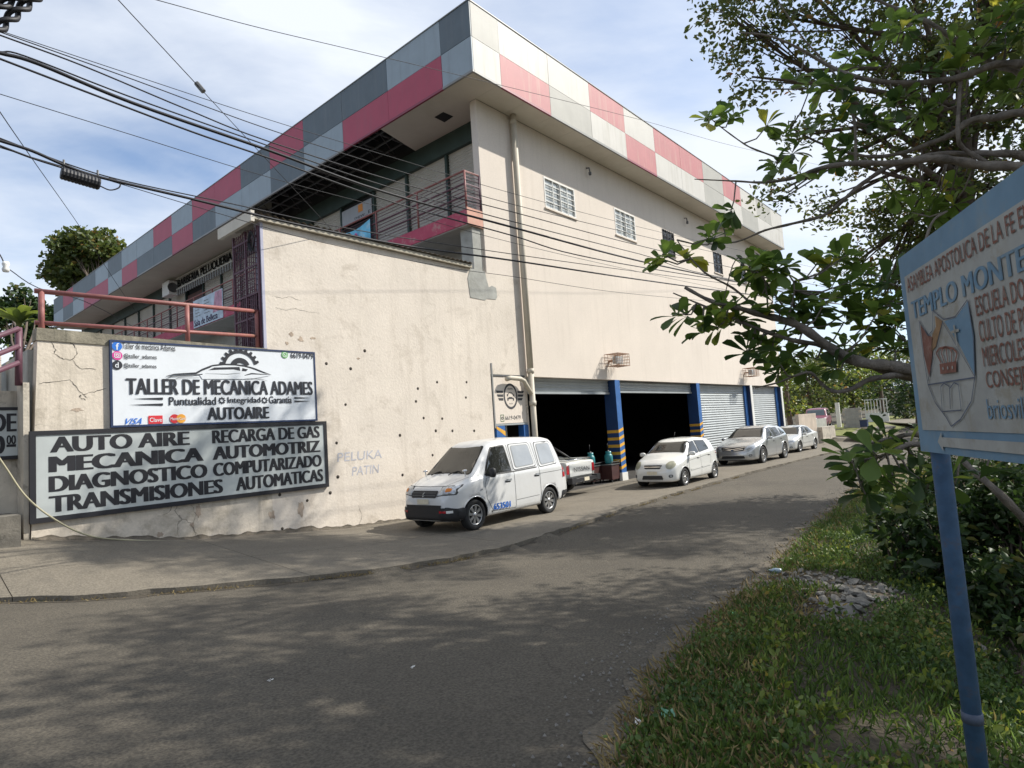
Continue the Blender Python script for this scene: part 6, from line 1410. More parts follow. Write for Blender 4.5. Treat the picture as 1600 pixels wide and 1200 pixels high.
# --- small-leaved tree standing beyond the sign, its crown over the road
lb = [lobe(1150, 35, 14, 60, 62), lobe(1175, 120, 14, 30, 45), lobe(1215, 25, 14, 50, 35), lobe(1245, 110, 14.5, 30, 35), lobe(1330, 40, 15, 70, 45), lobe(1450, 50, 15, 80, 60), lobe(1560, 60, 15, 80, 70),
      lobe(1500, 190, 15, 90, 45), lobe(1400, 130, 15, 60, 40), lobe(1590, 180, 15, 50, 60), lobe(1540, 300, 15, 90, 45), lobe(1440, 300, 16, 60, 35), lobe(1370, 350, 16, 45, 35),
      lobe(1330, 415, 16.5, 40, 32), lobe(1420, 380, 16, 60, 45), lobe(1215, 300, 15, 24, 22), lobe(1280, 330, 15.5, 30, 22), lobe(1440, 470, 16, 60, 40), lobe(1520, 430, 15, 60, 60), lobe(1330, 255, 15, 40, 22), lobe(1330, 190, 15, 45, 30), lobe(1420, 230, 15, 55, 35), lobe(1265, 210, 14.5, 28, 26), lobe(1470, 400, 15.5, 50, 50), lobe(1385, 460, 16, 40, 30),
      lobe(1350, -130, 15.5, 170, 90, 2.2), lobe(1560, -140, 15, 160, 110, 2.4), lobe(1720, 40, 15, 120, 130, 2.2), lobe(1720, 260, 15, 110, 100, 2.0), lobe(1200, -80, 14.5, 80, 60, 1.4)]
tb_ = DP(1525, 420, 15); 
limb_tree('leafy_tree', 'tall small-leaved tree with a thin open crown behind the church sign', 'tree', (tb_.x, tb_.y, TZ(tb_.x, tb_.y)), DP(1500, 40, 15), 0.21, lb, 0.135, M['leafsm'], M['barkd'], 5, clusters=30, per=34, cl_r=0.5, aspect=0.48)
limb_tree('leafy_tree', 'roadside tree off to the right whose crown shades the asphalt', 'tree', (9.5, -4.2, TZ(9.5, -4.2)), (9.3, -3.6, 7.0), 0.2, [((9.4, -1.2, 6.6), (1.9, 1.3, 1.1)), ((11.6, -1.6, 7.6), (2.0, 1.6, 1.2)), ((7.2, -1.9, 6.4), (1.5, 1.3, 1.0)), ((13.5, -2.2, 8.0), (2.0, 1.7, 1.4)), ((8.3, -3.2, 8.4), (2.2, 1.7, 1.2)), ((11.0, -4.0, 9.6), (2.4, 1.8, 1.3)), ((6.0, -3.4, 6.8), (1.4, 1.3, 1.0)), ((11.6, -0.9, 10.2), (1.9, 1.3, 0.9)), ((9.9, -1.6, 9.8), (1.8, 1.3, 0.9)), ((13.2, -0.2, 11.2), (1.8, 1.2, 0.9))], 0.14, M['leafsm'], M['barkd'], 15, clusters=21, per=38, cl_r=0.55, aspect=0.5)

# --- broad-leaved tree whose branches hang into the picture from the right
AT = thing('broad_leaved_tree', 'tropical tree with large glossy leaves reaching in from the right over the road', 'tree', tuple(DP(1790, 900, 6.0)))
rs = np.random.RandomState(8)
trunk_b = DP(1790, 900, 6.0); trunk_b = Vector((trunk_b.x, trunk_b.y, TZ(trunk_b.x, trunk_b.y)-0.2))
q = MB(); q.tube([trunk_b, trunk_b+Vector((0.05, 0, 1.2)), trunk_b+Vector((-0.05, 0.1, 3.0)), trunk_b+Vector((0.05, 0, 5.5))], [0.17, 0.14, 0.11, 0.05], M['bark'], 12); under(q.build('trunk', None), AT)
BR = [ # photo points, distance at the thick and thin end, radius at both ends in metres
 ([(1790, 330), (1700, 200), (1600, 118), (1555, 101), (1499, 67), (1450, 34), (1394, 11), (1350, -10)], 6.0, 6.6, 0.045, 0.012),
 ([(1600, 100), (1555, 101), (1502, 120), (1442, 129), (1390, 129), (1337, 120), (1292, 101), (1247, 75), (1202, 56), (1155, 51)], 6.0, 6.6, 0.042, 0.006),
 ([(1790, 330), (1690, 195), (1600, 176), (1555, 184), (1517, 188), (1487, 210), (1450, 225), (1405, 240), (1352, 244), (1285, 225), (1235, 200)], 5.8, 6.6, 0.05, 0.008),
 ([(1790, 400), (1690, 290), (1600, 262), (1536, 259), (1487, 250), (1446, 248), (1397, 255), (1337, 255), (1285, 262), (1244, 277), (1195, 285), (1150, 283), (1085, 280)], 5.6, 6.4, 0.06, 0.005),
 ([(1700, 280), (1600, 244), (1562, 240), (1517, 240), (1450, 242), (1400, 262)], 5.7, 6.2, 0.05, 0.014),
 ([(1502, 120), (1499, 150), (1497, 210), (1506, 232), (1550, 258)], 6.1, 5.9, 0.016, 0.022),
 ([(1240, 264), (1215, 247), (1176, 232), (1157, 221), (1127, 199), (1109, 184)], 6.3, 6.4, 0.011, 0.005),
 ([(1397, 255), (1375, 268), (1337, 295), (1292, 334), (1240, 349), (1195, 360), (1150, 378), (1094, 382)], 6.2, 6.5, 0.028, 0.005),
 ([(1337, 255), (1335, 190), (1320, 150), (1300, 110), (1255, 60), (1215, 0)], 6.3, 6.7, 0.016, 0.007),
 ([(1790, 640), (1650, 600), (1500, 580), (1421, 577), (1389, 571), (1350, 567), (1305, 548), (1255, 513), (1225, 500), (1190, 492), (1150, 480), (1110, 470), (1070, 449)], 4.8, 5.6, 0.065, 0.014),
 ([(1790, 650), (1650, 610), (1500, 590), (1421, 590), (1356, 570), (1320, 562), (1285, 540), (1240, 532), (1180, 512), (1130, 490), (1100, 478), (1052, 458)], 4.9, 5.7, 0.045, 0.006),
 ([(1500, 590), (1421, 586), (1386, 588), (1356, 594), (1332, 607), (1305, 612), (1284, 600), (1266, 582), (1240, 588), (1215, 598), (1180, 606)], 5.0, 5.4, 0.028, 0.006),
 ([(1255, 513), (1225, 480), (1180, 420), (1150, 405), (1130, 470)], 5.5, 5.6, 0.010, 0.004),
 ([(1180, 480), (1145, 450), (1100, 425), (1065, 385), (1058, 375)], 5.5, 5.7, 0.012, 0.004),
 ([(1200, 497), (1198, 460), (1190, 420), (1175, 400)], 5.5, 5.6, 0.010, 0.004),
 ([(1230, 505), (1240, 440), (1195, 405), (1180, 395)], 5.5, 5.6, 0.009, 0.004),
 ([(1790, 760), (1600, 715), (1500, 700), (1433, 694), (1414, 697), (1386, 710), (1360, 717), (1334, 719)], 4.2, 4.6, 0.035, 0.006),
 ([(1660, 730), (1520, 690), (1433, 679), (1400, 683), (1370, 690), (1350, 695)], 4.4, 4.8, 0.028, 0.006),
 ([(1700, 900), (1620, 830), (1560, 770), (1520, 735), (1500, 715)], 4.6, 5.2, 0.040, 0.02),
 ([(1421, 586), (1450, 500), (1440, 420), (1455, 350), (1480, 330)], 5.2, 5.8, 0.016, 0.010)]
q = MB(); brpts = []
for pts, d0, d1, r0, r1 in BR:
    P = [DP(x, y, d0+(d1-d0)*i/(len(pts)-1)+0.06*math.sin(i*2.3)) for i, (x, y) in enumerate(pts)]; P = spline(P, 4)
    q.tube(P, [(r0+(r1-r0)*i/(len(P)-1))*(1+0.14*math.sin(i*1.9)) for i in range(len(P))], M['bark'], 8); brpts += P
under(q.build('branches', None), AT)
CL = [(1200,195),(1222,212),(1262,200),(1238,238),(1213,262),(1250,268),(1283,142),(1300,122),(1318,160),(1345,100),(1385,58),(1397,38),(1415,150),(1440,178),(1350,185),(1378,198),(1330,230),(1300,240),(1268,132),(1465,160),(1490,88),(1522,60),(1572,70),(1592,48),(1585,18),(1550,30),(1478,72),(1440,108),(1422,28),(1540,130),(1580,140),
 (1425,332),(1440,308),(1470,300),(1500,288),(1455,335),(1490,318),(1395,300),(1140,184),(1105,185),
 (1108,372),(1130,352),(1142,330),(1070,492),(1075,402),(1035,405),(1180,412),(1200,440),(1207,470),(1213,420),(1186,450),(1150,470),(1128,480),(1240,478),(1260,460),(1100,500),(1120,512),(1160,500),(1180,530),(1200,545),(1230,560),(1215,582),(1180,540),(1250,505),(1170,415),(1195,395),
 (1290,470),(1300,450),(1320,490),(1345,480),(1330,440),(1370,490),(1390,470),(1300,412),(1312,400),(1275,490),(1350,510),(1395,510),(1380,440),(1400,430),(1305,575),(1322,545),(1360,540),(1400,540),(1270,560),
 (1330,722),(1345,735),(1360,690),(1382,700),(1387,684),(1395,742),(1370,748),(1420,740),(1437,748),(1482,730),(1350,690),(1322,706),(1342,762),(1352,772),(1402,762),(1445,772),(1420,700),(1490,760),(1530,740)]
CL += [(x+rs.randint(-22, 23), y+rs.randint(-20, 21)) for (x, y) in CL if rs.rand() < (0.85 if 370 < y < 600 else 0.5 if y < 620 else 0.25)]
q = MB(); lp = []; ld = []; lt = []
for (x, y) in CL:
    near = y > 640; dep = (4.5 if near else 5.5 if y > 380 else 6.3)+rs.uniform(-0.35, 0.35)
    c_ = DP(x, y, dep); bp = min(brpts, key=lambda p: (p-c_).length_squared)
    k = (bp+c_)/2 + Vector((0, 0, -0.05)); q.tube([bp, k, c_], [0.009, 0.007, 0.006], M['bark'], 5)
    ax = ((c_-bp).normalized()*0.5+Vector((0, 0, 0.7))+Vector(rs.uniform(-.4, .4, 3))).normalized()
    o1 = ax.orthogonal().normalized(); o2 = ax.cross(o1); nl = rs.randint(7, 13) if not near else rs.randint(5, 9); T0 = rs.uniform(0.0, 0.9)
    for i in range(nl):
        a = 2*math.pi*i/nl+rs.uniform(-.3, .3); e = rs.uniform(0.15, 0.9)
        d = (o1*math.cos(a)+o2*math.sin(a))*1.0+ax*e+Vector((0, 0, -0.15)); lp.append(tuple(c_-ax*rs.uniform(0, 0.05))); ld.append(tuple(d)); lt.append(min(0.99, T0+rs.uniform(-.1, .22)))
tag(under(q.build('twigs', None), AT), kind='stuff')
# each large leaf in view is a part of its own; two leaf shapes share their meshes
def one_leaf(bend, fold, wid):
    L_ = 1.0; prof = [(0, 0.0), (0.10, 0.10), (0.3, 0.33), (0.55, 0.72), (0.75, 0.95), (0.9, 0.80), (1.0, 0.0)]; vs = []; 
    for t, w in prof: 
        z = -bend*t*t; w *= wid/2; vs += [(t, 0, z), (t, w, z+fold*w), (t, -w, z+fold*w)]
    fs = []
    for i in range(len(prof)-1): a = i*3; fs += [(a, a+3, a+4, a+1), (a, a+2, a+5, a+3)]
    return vs, fs
LM = []
for k, (bd, fo, wi_) in enumerate(((0.18, 0.35, 0.52), (0.35, 0.2, 0.58), (0.05, 0.5, 0.48))):
    for tint in (0.1, 0.45, 0.8, 0.95):
        vs, fs = one_leaf(bd, fo, wi_); me = bpy.data.meshes.new('leaf'); me.from_pydata(vs, [], fs); me.materials.append(M['leafbig'])
        at = me.attributes.new('tint', 'FLOAT', 'POINT'); at.data.foreach_set('value', [tint]*len(vs)); me.polygons.foreach_set('use_smooth', [True]*len(fs)); LM.append((tint, me))
nleaf = min(300, len(lp)); order = list(range(len(lp))); 
order.sort(key=lambda i: (Vector(lp[i])-EYE).length); inv = parent_inv(AT)
def leaf_matrix(i, s_):
    d = Vector(ld[i]).normalized(); side = d.cross(Vector((rs.uniform(-.5, .5), rs.uniform(-.5, .5), 1))).normalized(); n_ = side.cross(d).normalized()
    if n_.z < 0: n_ = -n_; side = -side
    Mx = Matrix(((d.x, side.x, n_.x, lp[i][0]), (d.y, side.y, n_.y, lp[i][1]), (d.z, side.z, n_.z, lp[i][2]), (0, 0, 0, 1)))
    return Mx @ Matrix.Scale(s_, 4)
for n_i, i in enumerate(order[:nleaf]):
    cand = [m_ for t, m_ in LM if abs(t-lt[i]) < 0.25]; me = cand[rs.randint(len(cand))] if cand else LM[0][1]
    o = bpy.data.objects.new('leaf', me); COL.objects.link(o); o.parent = AT; o.matrix_parent_inverse = inv; o.matrix_world = Matrix.Identity(4); o.matrix_basis = leaf_matrix(i, rs.uniform(0.12, 0.235))
rest = order[nleaf:]
V = []; Fc = []; tn = []
for i in rest:
    vs, fs = one_leaf(rs.uniform(0.05, 0.35), 0.35, 0.52); Mx = leaf_matrix(i, rs.uniform(0.12, 0.235)); b0_ = len(V)
    V += [tuple(Mx @ Vector(v)) for v in vs]; Fc += [tuple(b0_+j for j in f) for f in fs]; tn += [lt[i]]*len(vs)
me = bpy.data.meshes.new('more_leaves'); me.from_pydata(V, [], Fc); me.materials.append(M['leafbig']); at = me.attributes.new('tint', 'FLOAT', 'POINT'); at.data.foreach_set('value', tn); me.polygons.foreach_set('use_smooth', [True]*len(Fc))
o = bpy.data.objects.new('more_leaves', me); COL.objects.link(o); tag(o, kind='stuff'); under(o, AT)
# the rest of its crown, beyond the right edge of the picture
pts = np.concatenate([ell_points(rs, DP(x, y, d), (r_, r_, r_*0.7), n_, 0.2) for x, y, d, r_, n_ in ((1800, 150, 6.3, 1.3, 380), (1900, 350, 6.0, 1.2, 300), (1780, 480, 6.0, 0.8, 160), (1760, -120, 7.0, 1.5, 350), (1820, 640, 5.5, 0.7, 120), (1960, 60, 6.5, 1.3, 300))])
o = leaf_cloud('outer_foliage', pts, 0.24, M['leafbig'], AT, seed=4, aspect=0.55, kind='stuff')

#--- shrubs and undergrowth on the bank at the right
def shrub(name, lab, lobes, leaf, m_, seed, per=60, cl=90, aspect=0.5, cat='shrub', group=None):
    rs = np.random.RandomState(seed); c0 = Vector(lobes[0][0]); b = Vector((c0.x, c0.y, TZ(c0.x, c0.y)))
    T_ = thing(name, lab, cat, tuple(b), 0, group); q = MB(); pts = []
    for c_, rad in lobes:
        cc = ell_points(rs, c_, rad, max(5, int(cl*(rad[0]*rad[1]*rad[2])**(2/3))), 0.3)
        for p in cc:
            q.tube([b-Vector((0, 0, 0.1)), (Vector(c_)+b)/2+Vector(rs.uniform(-.15, .15, 3)), Vector(p)], [0.02, 0.013, 0.005], M['barkd'], 4)
            pts.append(p+rs.normal(size=(per, 3))*0.10)
    under(q.build('stems', None), T_); leaf_cloud('foliage', np.concatenate(pts), leaf, m_, T_, seed=seed, aspect=aspect); return T_
shrub('shrub', 'dark broad-leaved shrub at the road edge, left of the blue post', [lobe(1410, 860, 7.2, 45, 45), lobe(1375, 815, 7.4, 25, 22), lobe(1440, 900, 6.8, 45, 40)], 0.14, M['leafdk'], 21, 16, 60)
shrub('shrub', 'dense dark shrub right behind the blue post', [lobe(1480, 830, 7.0, 60, 90), lobe(1450, 790, 8.0, 50, 45), lobe(1510, 760, 8.0, 60, 40), lobe(1520, 930, 6.5, 60, 80), lobe(1460, 940, 6.8, 60, 50)], 0.10, M['leafdk'], 22, 40, 110)
shrub('shrub', 'tall dark shrub at the right edge under the church sign', [lobe(1590, 800, 6.5, 70, 80), lobe(1590, 745, 7.0, 60, 35), lobe(1600, 950, 5.8, 80, 90), lobe(1660, 850, 6.5, 80, 120)], 0.10, M['leafdk'], 23, 40, 110)
shrub('shrub', 'low bush in the bottom right corner right of the post', [lobe(1590, 1100, 4.6, 60, 70), lobe(1650, 1050, 5.0, 70, 80)], 0.08, M['leafdk'], 24, 30, 90)
shrub('shrub', 'dark shrub down the bank behind the rubble', [lobe(1450, 1000, 7.5, 60, 45), lobe(1400, 960, 8.2, 70, 40)], 0.10, M['leafdk'], 25, 36, 100)
shrub('shrub', 'bushes beside the dirt patch where the road bends away', [lobe(1470, 720, 14, 60, 45), lobe(1550, 730, 12, 70, 70), lobe(1430, 780, 9.5, 40, 35)], 0.10, M['leafdk'], 26, 16, 40)
# --- trees behind
limb_tree('tree', 'dense round-topped tree rising behind the far end of the building front', 'tree', (17.7, 69.3, 3), (17.7, 69.2, 19), 0.4, [lobe(120, 395, 70, 35, 25), lobe(155, 395, 70, 38, 28), lobe(105, 425, 70, 28, 20), lobe(135, 440, 70, 40, 30), lobe(170, 420, 71, 30, 30)], 0.5, M['leafsm'], M['barkd'], 31, 4.5, 80, 1.3, aspect=0.7)
limb_tree('tree', 'dark ragged tree behind the building at the far left edge', 'tree', (10.1, 56, 2), (10.1, 56, 12), 0.3, [lobe(38, 470, 56, 24, 18), lobe(20, 500, 56, 30, 16), lobe(55, 500, 57, 22, 24), lobe(70, 500, 58, 20, 12), lobe(45, 540, 56, 32, 26), lobe(5, 480, 56, 16, 10)], 0.45, M['leafdk'], M['barkd'], 32, 4.2, 60, 1.0, aspect=0.7)
# banana plant at the far left
bp_ = DP(26, 566, 30); BP = thing('banana_plant', 'pale green banana plant above the stair railing at the far left', 'banana plant', tuple(bp_))
q = MB(); q.tube([bp_, bp_+Vector((0.1, 0, 2.0))], [0.16, 0.11], M['lawn'], 8); under(q.build('stem', None), BP)
for k in range(13):
    a = k*2.4; s_ = MB(); d = Vector((math.cos(a), math.sin(a), 0)); pr = []; n_ = 10; w_ = Vector((-d.y, d.x, 0)); L_ = 1.5+0.8*((k*7) % 5)/5; el = 0.5+0.9*((k*3) % 4)/4
    vs = []
    for i in range(n_+1):
        t = i/n_; p = bp_+Vector((0.1, 0, 1.9))+d*L_*t*0.8+Vector((0, 0, L_*(el*t-0.75*t*t*el))); ww = 0.26*math.sin(math.pi*min(1, t*0.93+0.07))**0.6+0.01
        vs += [p+w_*ww+Vector((0, 0, 0.06)), p, p-w_*ww+Vector((0, 0, 0.06))]
    s_.add(vs, [(3*i, 3*i+1, 3*i+4, 3*i+3) for i in range(n_)]+[(3*i+1, 3*i+2, 3*i+5, 3*i+4) for i in range(n_)], M['leafylw'])
    o = s_.build('leaf', None); at = o.data.attributes.new('tint', 'FLOAT', 'POINT'); at.data.foreach_set('value', [0.3+0.6*((k*5) % 7)/7]*len(vs)); under(o, BP)
# background trees along the street
BT = [('broad green tree behind the low wall at the building corner', (1262, 610), 58, [(1250, 590, 40, 35), (1275, 625, 45, 28), (1240, 635, 20, 30), (1290, 590, 35, 30)], 'leafsm', 41),
      ('pale green tree behind the maroon vehicle', (1330, 600), 75, [(1320, 585, 50, 30), (1350, 610, 40, 24), (1300, 610, 40, 25)], 'leafsm', 42),
      ('brownish thin tree by the white gate', (1375, 600), 66, [(1372, 600, 28, 30), (1360, 575, 30, 20)], 'leafylw', 43),
      ('dark spreading tree over the bend of the street', (1430, 620), 50, [(1420, 610, 45, 24), (1460, 590, 50, 35), (1405, 632, 26, 22), (1390, 610, 34, 26), (1500, 620, 60, 40)], 'leafdk', 44),
      ('tall green tree on the right side of the street beyond the sign', (1500, 600), 38, [(1500, 560, 80, 60), (1560, 600, 70, 80), (1600, 520, 70, 80), (1460, 640, 40, 40)], 'leafsm', 45),
      ('shaded tree on the right of the street behind the bushes', (1560, 690), 24, [(1480, 680, 45, 35), (1540, 650, 60, 60), (1600, 690, 60, 70)], 'leafdk', 46),
      ('distant tree closing the view along the street', (1400, 620), 110, [(1390, 590, 40, 20), (1330, 560, 60, 16), (1440, 570, 70, 30), (1250, 575, 50, 18)], 'leafsm', 47),
      ('dark green tree overhanging the far bend of the street', (1415, 650), 72, [(1405, 618, 34, 26), (1370, 596, 34, 22), (1435, 640, 26, 24), (1340, 585, 34, 20)], 'leafdk', 49),
      ('columnar creeper-clad shrub against the end of the building', (1232, 620), 44, [(1232, 580, 7, 35), (1235, 630, 8, 30)], 'leafylw', 48)]
for lab, (bx, by), dep, ls, lm_, sd in BT:
    b = DP(bx, by, dep); zb = TZ(min(b.x, 150), b.y)
    limb_tree('tree', lab, 'tree', (b.x, b.y, zb), (b.x, b.y, DP(ls[0][0], ls[0][1], dep).z), 0.004*dep+0.02, [lobe(x, y, dep, rx, ry) for x, y, rx, ry in ls], 0.0052*dep+0.03, M[lm_], M['barkd'], sd, 190/dep, 30, 0.018*dep+0.1, group='trees along the street behind', aspect=0.6)
# far wood closing the horizon on both sides of the street
rs = np.random.RandomState(77); pts = []
for (xa, ya, xb, yb, h, n_) in ((110, -60, 240, 30, 9, 5200), (60, -40, 110, -22, 8, 3200), (120, 60, 260, 30, 12, 4200), (20, -34, 62, -26, 7, 3000), (60, 40, 120, 70, 9, 3000)):
    t = rs.rand(n_); w = rs.normal(size=(n_, 2))*4; hh = h*(0.75+0.35*np.sin(t*23)+0.2*np.sin(t*61+1))*rs.rand(n_)**0.6
    pts.append(np.stack([xa+(xb-xa)*t+w[:, 0], ya+(yb-ya)*t+w[:, 1], hh-1.5], 1))
leaf_cloud('wood', np.concatenate(pts), 1.5, M['leafsm'], None, seed=9, aspect=0.8, label='green wood closing the horizon beyond the street', cat='trees', kind='stuff')

# ------------------------------------------------------------------ far street: walls, gate, bin, lawn
mb = MB(); mb.box((39.26, 11.2, -0.1), (43.0, 11.4, 1.98), M['dirty2'] if 'dirty2' in M else mat('stained_pinkish_render', (0.50, 0.42, 0.34), 0.95, 0.15, 1.5, 0.3, 20, streak=0.5, stain=(0.22, 0.18, 0.13))); mb.build('low_wall', None, label='pinkish stained low wall running on from the end of the building', category='wall')
mb = MB(); mb.box((43.02, 10.9, -0.1), (46.2, 11.2, 1.05), M['dirty']); mb.build('low_wall', None, label='short yellowish stained wall block at the end of the forecourt', category='wall')
mb = MB(); mb.box((43.3, 12.2, 0), (49.5, 12.5, 1.55), M['cement']); mb.build('low_wall', None, label='dark grey retaining wall under the maroon vehicle', category='wall')
mb = MB(); mb.box((43.4, 12.51, 0), (62, 24, sv_p.z-0.06), M['soil']); mb.build('yard', None, kind='structure')
def lawn_y(x): cy = curbY(x); return [(cy+0.35, 0.0)] + [(cy+0.4+k*0.8, 0.02) for k in range(9)]
sheet('lawn', frange(46.8, 110, 1.0), lawn_y, 0, 0.03, M['lawn'])
def pave(name, P, h=0.12): 
    q = MB(); q.prism([(p.x, p.y, p.z) for p in P], (0, 0, h), M['concrete']); return q.build(name, None, kind='structure')
zl = 0.35
pave('driveway', [G(1325, 682, zl), G(1352, 690, zl-0.2), G(1400, 668, zl), G(1360, 662, zl)]); pave('path', [G(1375, 660, 0.5), G(1440, 664, 0.5), G(1440, 656, 0.5), G(1380, 655, 0.5)], 0.08)
cw = DP(1333, 662, 52)
CW = thing('block_pillar', 'grey concrete block wall end standing on the lawn', 'wall', (cw.x, cw.y, 0.3))
for r_ in range(9):
    for k in range(3):
        q = MB(); y0 = -0.62+k*0.42+(0.21 if r_ % 2 else 0)-0.1; q.box((-0.1+0.01*((r_*k) % 2), y0, r_*0.21), (0.1, y0+0.405, r_*0.21+0.195), M['cement']); q.build('block', CW)
q = MB(); q.box((-0.085, -0.7, 0), (0.085, 0.7, 1.88), M['dirty']); q.build('mortar', CW)
wp_ = DP(1311, 660, 54); q = MB(); q.box((wp_.x-0.1, wp_.y-0.16, 0.5), (wp_.x+0.1, wp_.y+0.16, wp_.z+1.75), M['white']); q.build('white_post', None, label='white painted gatepost between the maroon vehicle and the block wall', category='post')
gw = DP(1371, 655, 63); GT = thing('white_gate', 'white barred gate and wall at the house up the street', 'gate', (gw.x, gw.y, 0.6))
q = MB(); q.box((-0.05, -1.05, 0), (0.1, 1.05, 0.95), M['white']); q.build('panel', GT)
for k in range(8): q = MB(); q.box((0, -1.0+k*0.28, 0.95), (0.04, -0.94+k*0.28, 2.3), M['white']); q.build('bar', GT)
q = MB(); q.box((-0.03, -1.05, 2.3), (0.06, 1.05, 2.38), M['white']); q.build('top_rail', GT)
bn = DP(1351, 669, 46); BNn = thing('rubbish_bin', 'dark bin on the lawn edge by the block wall', 'bin', (bn.x, bn.y, bn.z))
q = MB(); q.prism([(-0.24, -0.24, 0.1), (0.24, -0.24, 0.1), (0.24, 0.24, 0.1), (-0.24, 0.24, 0.1)], (0, 0, 0.5), M['navy']); q.build('body', BNn)
q = MB(); q.box((-0.27, -0.27, 0.602), (0.27, 0.27, 0.65), M['steel']); q.box((-0.2, -0.2, -0.4), (0.2, 0.2, 0.098), M['dirty']); q.build('lid', BNn)
hs = DP(1440, 600, 85); HS = thing('house', 'pale house half hidden behind trees up the street', 'house', (hs.x, hs.y, 0))
q = MB(); q.box((-3, -5, 0), (3, 5, 4.6), M['dirty']); q.build('wall', HS)
q = MB(); q.prism([(-3.6, -5.6, 4.61), (3.6, -5.6, 4.61), (0, -5.6, 6.0)], (0, 11.2, 0), M['galv']); q.build('roof', HS)
for y in (-3, 0.5): 
    q = MB(); q.box((-3.05, y, 1.4), (-3.01, y+1.3, 2.7), M['glassd']); q.build('window', HS)
# dirt patch by the road on the right
dp_ = [(16.5, 3.0), (18.5, 3.75), (21, 3.8), (22.5, 3.3), (21, 2.6), (18, 2.3), (16, 2.5)]
q = MB(); 
vs = [(x, y, max(TZ(x, y), TZ(x, y))+0.05) for x, y in dp_]; q.add([(19.2, 3.0, TZ(19.2, 3.0)+0.07)]+vs, [(0, 1+i, 1+(i+1) % len(vs)) for i in range(len(vs))], mat('bare_earth', (0.20, 0.15, 0.10), 0.98, 0.2, 3, 0.6, 25)); q.build('dirt_patch', None, kind='structure')

def on_ground(px, py):
    z = 0.1
    for _ in range(12): p = G(px, py, z); z = TZ(p.x, p.y)
    return Vector((p.x, p.y, z))
RC = [np.array(on_ground(*q))[:2] for q in ((1240, 902), (1270, 905), (1300, 912), (1335, 918), (1365, 930), (1320, 948), (1300, 965))]
def off_rubble(P):
    k = np.ones(len(P), bool)
    for c_ in RC: k &= (np.linalg.norm(P[:, :2]-c_, axis=1) > 0.33)
    return k
# ------------------------------------------------------------------ verge: grass, weeds, rubble, litter
rs = np.random.RandomState(5)
def scatter(n, x0, x1, dmin, dmax, pw_=1.0, xs_pow=1.6):
    X = x0+(x1-x0)*rs.rand(n)**xs_pow; D_ = dmin+(dmax-dmin)*rs.rand(n)**pw_
    Y = np.array([vergeY(x) for x in X])-D_; Z_ = np.array([TZ(x, y) for x, y in zip(X, Y)]); return np.stack([X, Y, Z_], 1)
P1_ = scatter(60000, 1.2, 24, 0.02, 3.4, 1.0, 1.8); keep = (np.sin(P1_[:, 0]*3.1)+np.sin(P1_[:, 1]*4.3+P1_[:, 0]*2.2)+rs.normal(size=len(P1_))*0.9) > -1.6; P1_ = P1_[keep]; P1_ = P1_[off_rubble(P1_)]
d = rs.normal(size=(len(P1_), 3))*0.55; d[:, 2] = 0.9
leaf_cloud('grass', P1_, 0.085, M['grass'], None, seed=6, dirs=d, aspect=0.05, droop=0.5, label='mixed grass blades growing on the verge at the right of the road', cat='grass', kind='stuff')
cl_ = scatter(4200, 1.4, 18, 0.12, 3.8, 0.9, 1.8); cl_ = cl_[(np.sin(cl_[:, 0]*2.3+1)+np.sin(cl_[:, 1]*3.0-cl_[:, 0]*1.2)+rs.normal(size=len(cl_))*0.4) > -0.1]
cl_ = cl_[off_rubble(cl_)]
ht = (0.03+0.10*rs.rand(len(cl_)))*(1+0.8*np.sin(cl_[:, 0]*2.7)*np.sin(cl_[:, 1]*3.3)); pts = np.repeat(cl_, 30, 0)+rs.normal(size=(len(cl_)*30, 3))*np.array([0.09, 0.09, 0.0]); pts[:, 2] += np.repeat(ht, 30)*rs.rand(len(pts))
leaf_cloud('weeds', pts, 0.034, M['grass2'] if 'grass2' in M else leaf_mat('weed_leaf_green', (0.030, 0.068, 0.016), (0.10, 0.155, 0.035), (0.26, 0.20, 0.07), 0.55, 0.25), None, seed=7, up=0.9, aspect=0.6, label='low leafy weeds covering the mound of the verge', cat='weeds', kind='stuff', tint0=np.clip(0.42+0.28*np.sin(pts[:, 0]*2.1+pts[:, 1]*1.3)+0.25*rs.normal(size=len(pts)), 0, 1))
# dry straw near the road edge and along the kerb
P2_ = np.concatenate([scatter(4500, 1.0, 22, -0.12, 0.5, 1.0, 1.4), scatter(5500, 1.0, 7, -0.05, 0.9, 1.3, 1.3)]); d = rs.normal(size=(len(P2_), 3)); d[:, 2] = np.abs(d[:, 2])*0.5+0.1
straw = leaf_mat('dry_straw', (0.16, 0.12, 0.05), (0.30, 0.23, 0.10), (0.10, 0.13, 0.03), 0.8, 0.1)
leaf_cloud('dry_grass', P2_, 0.10, straw, None, seed=8, dirs=d, aspect=0.08, label='dry straw and short grass where the verge meets the asphalt', cat='dry grass', kind='stuff')
X = -4+26*rs.rand(4200); X = X[(np.sin(X*1.3)+np.sin(X*3.7+1)+np.sin(X*0.5) + rs.normal(size=len(X))*0.5) > 0.3]
Pk = np.array([(x, curbY(x)+rs.normal()*0.03-0.03, TZ(x, curbY(x)-0.01)+0.005) for x in X]); d = rs.normal(size=(len(Pk), 3)); d[:, 2] = np.abs(d[:, 2])*0.6+0.15
leaf_cloud('kerb_weeds', Pk, 0.06, straw, None, seed=10, dirs=d, aspect=0.12, label='yellowish weeds growing in the joint between pavement and asphalt', cat='weeds', kind='stuff', tint0=rs.rand(len(Pk)))
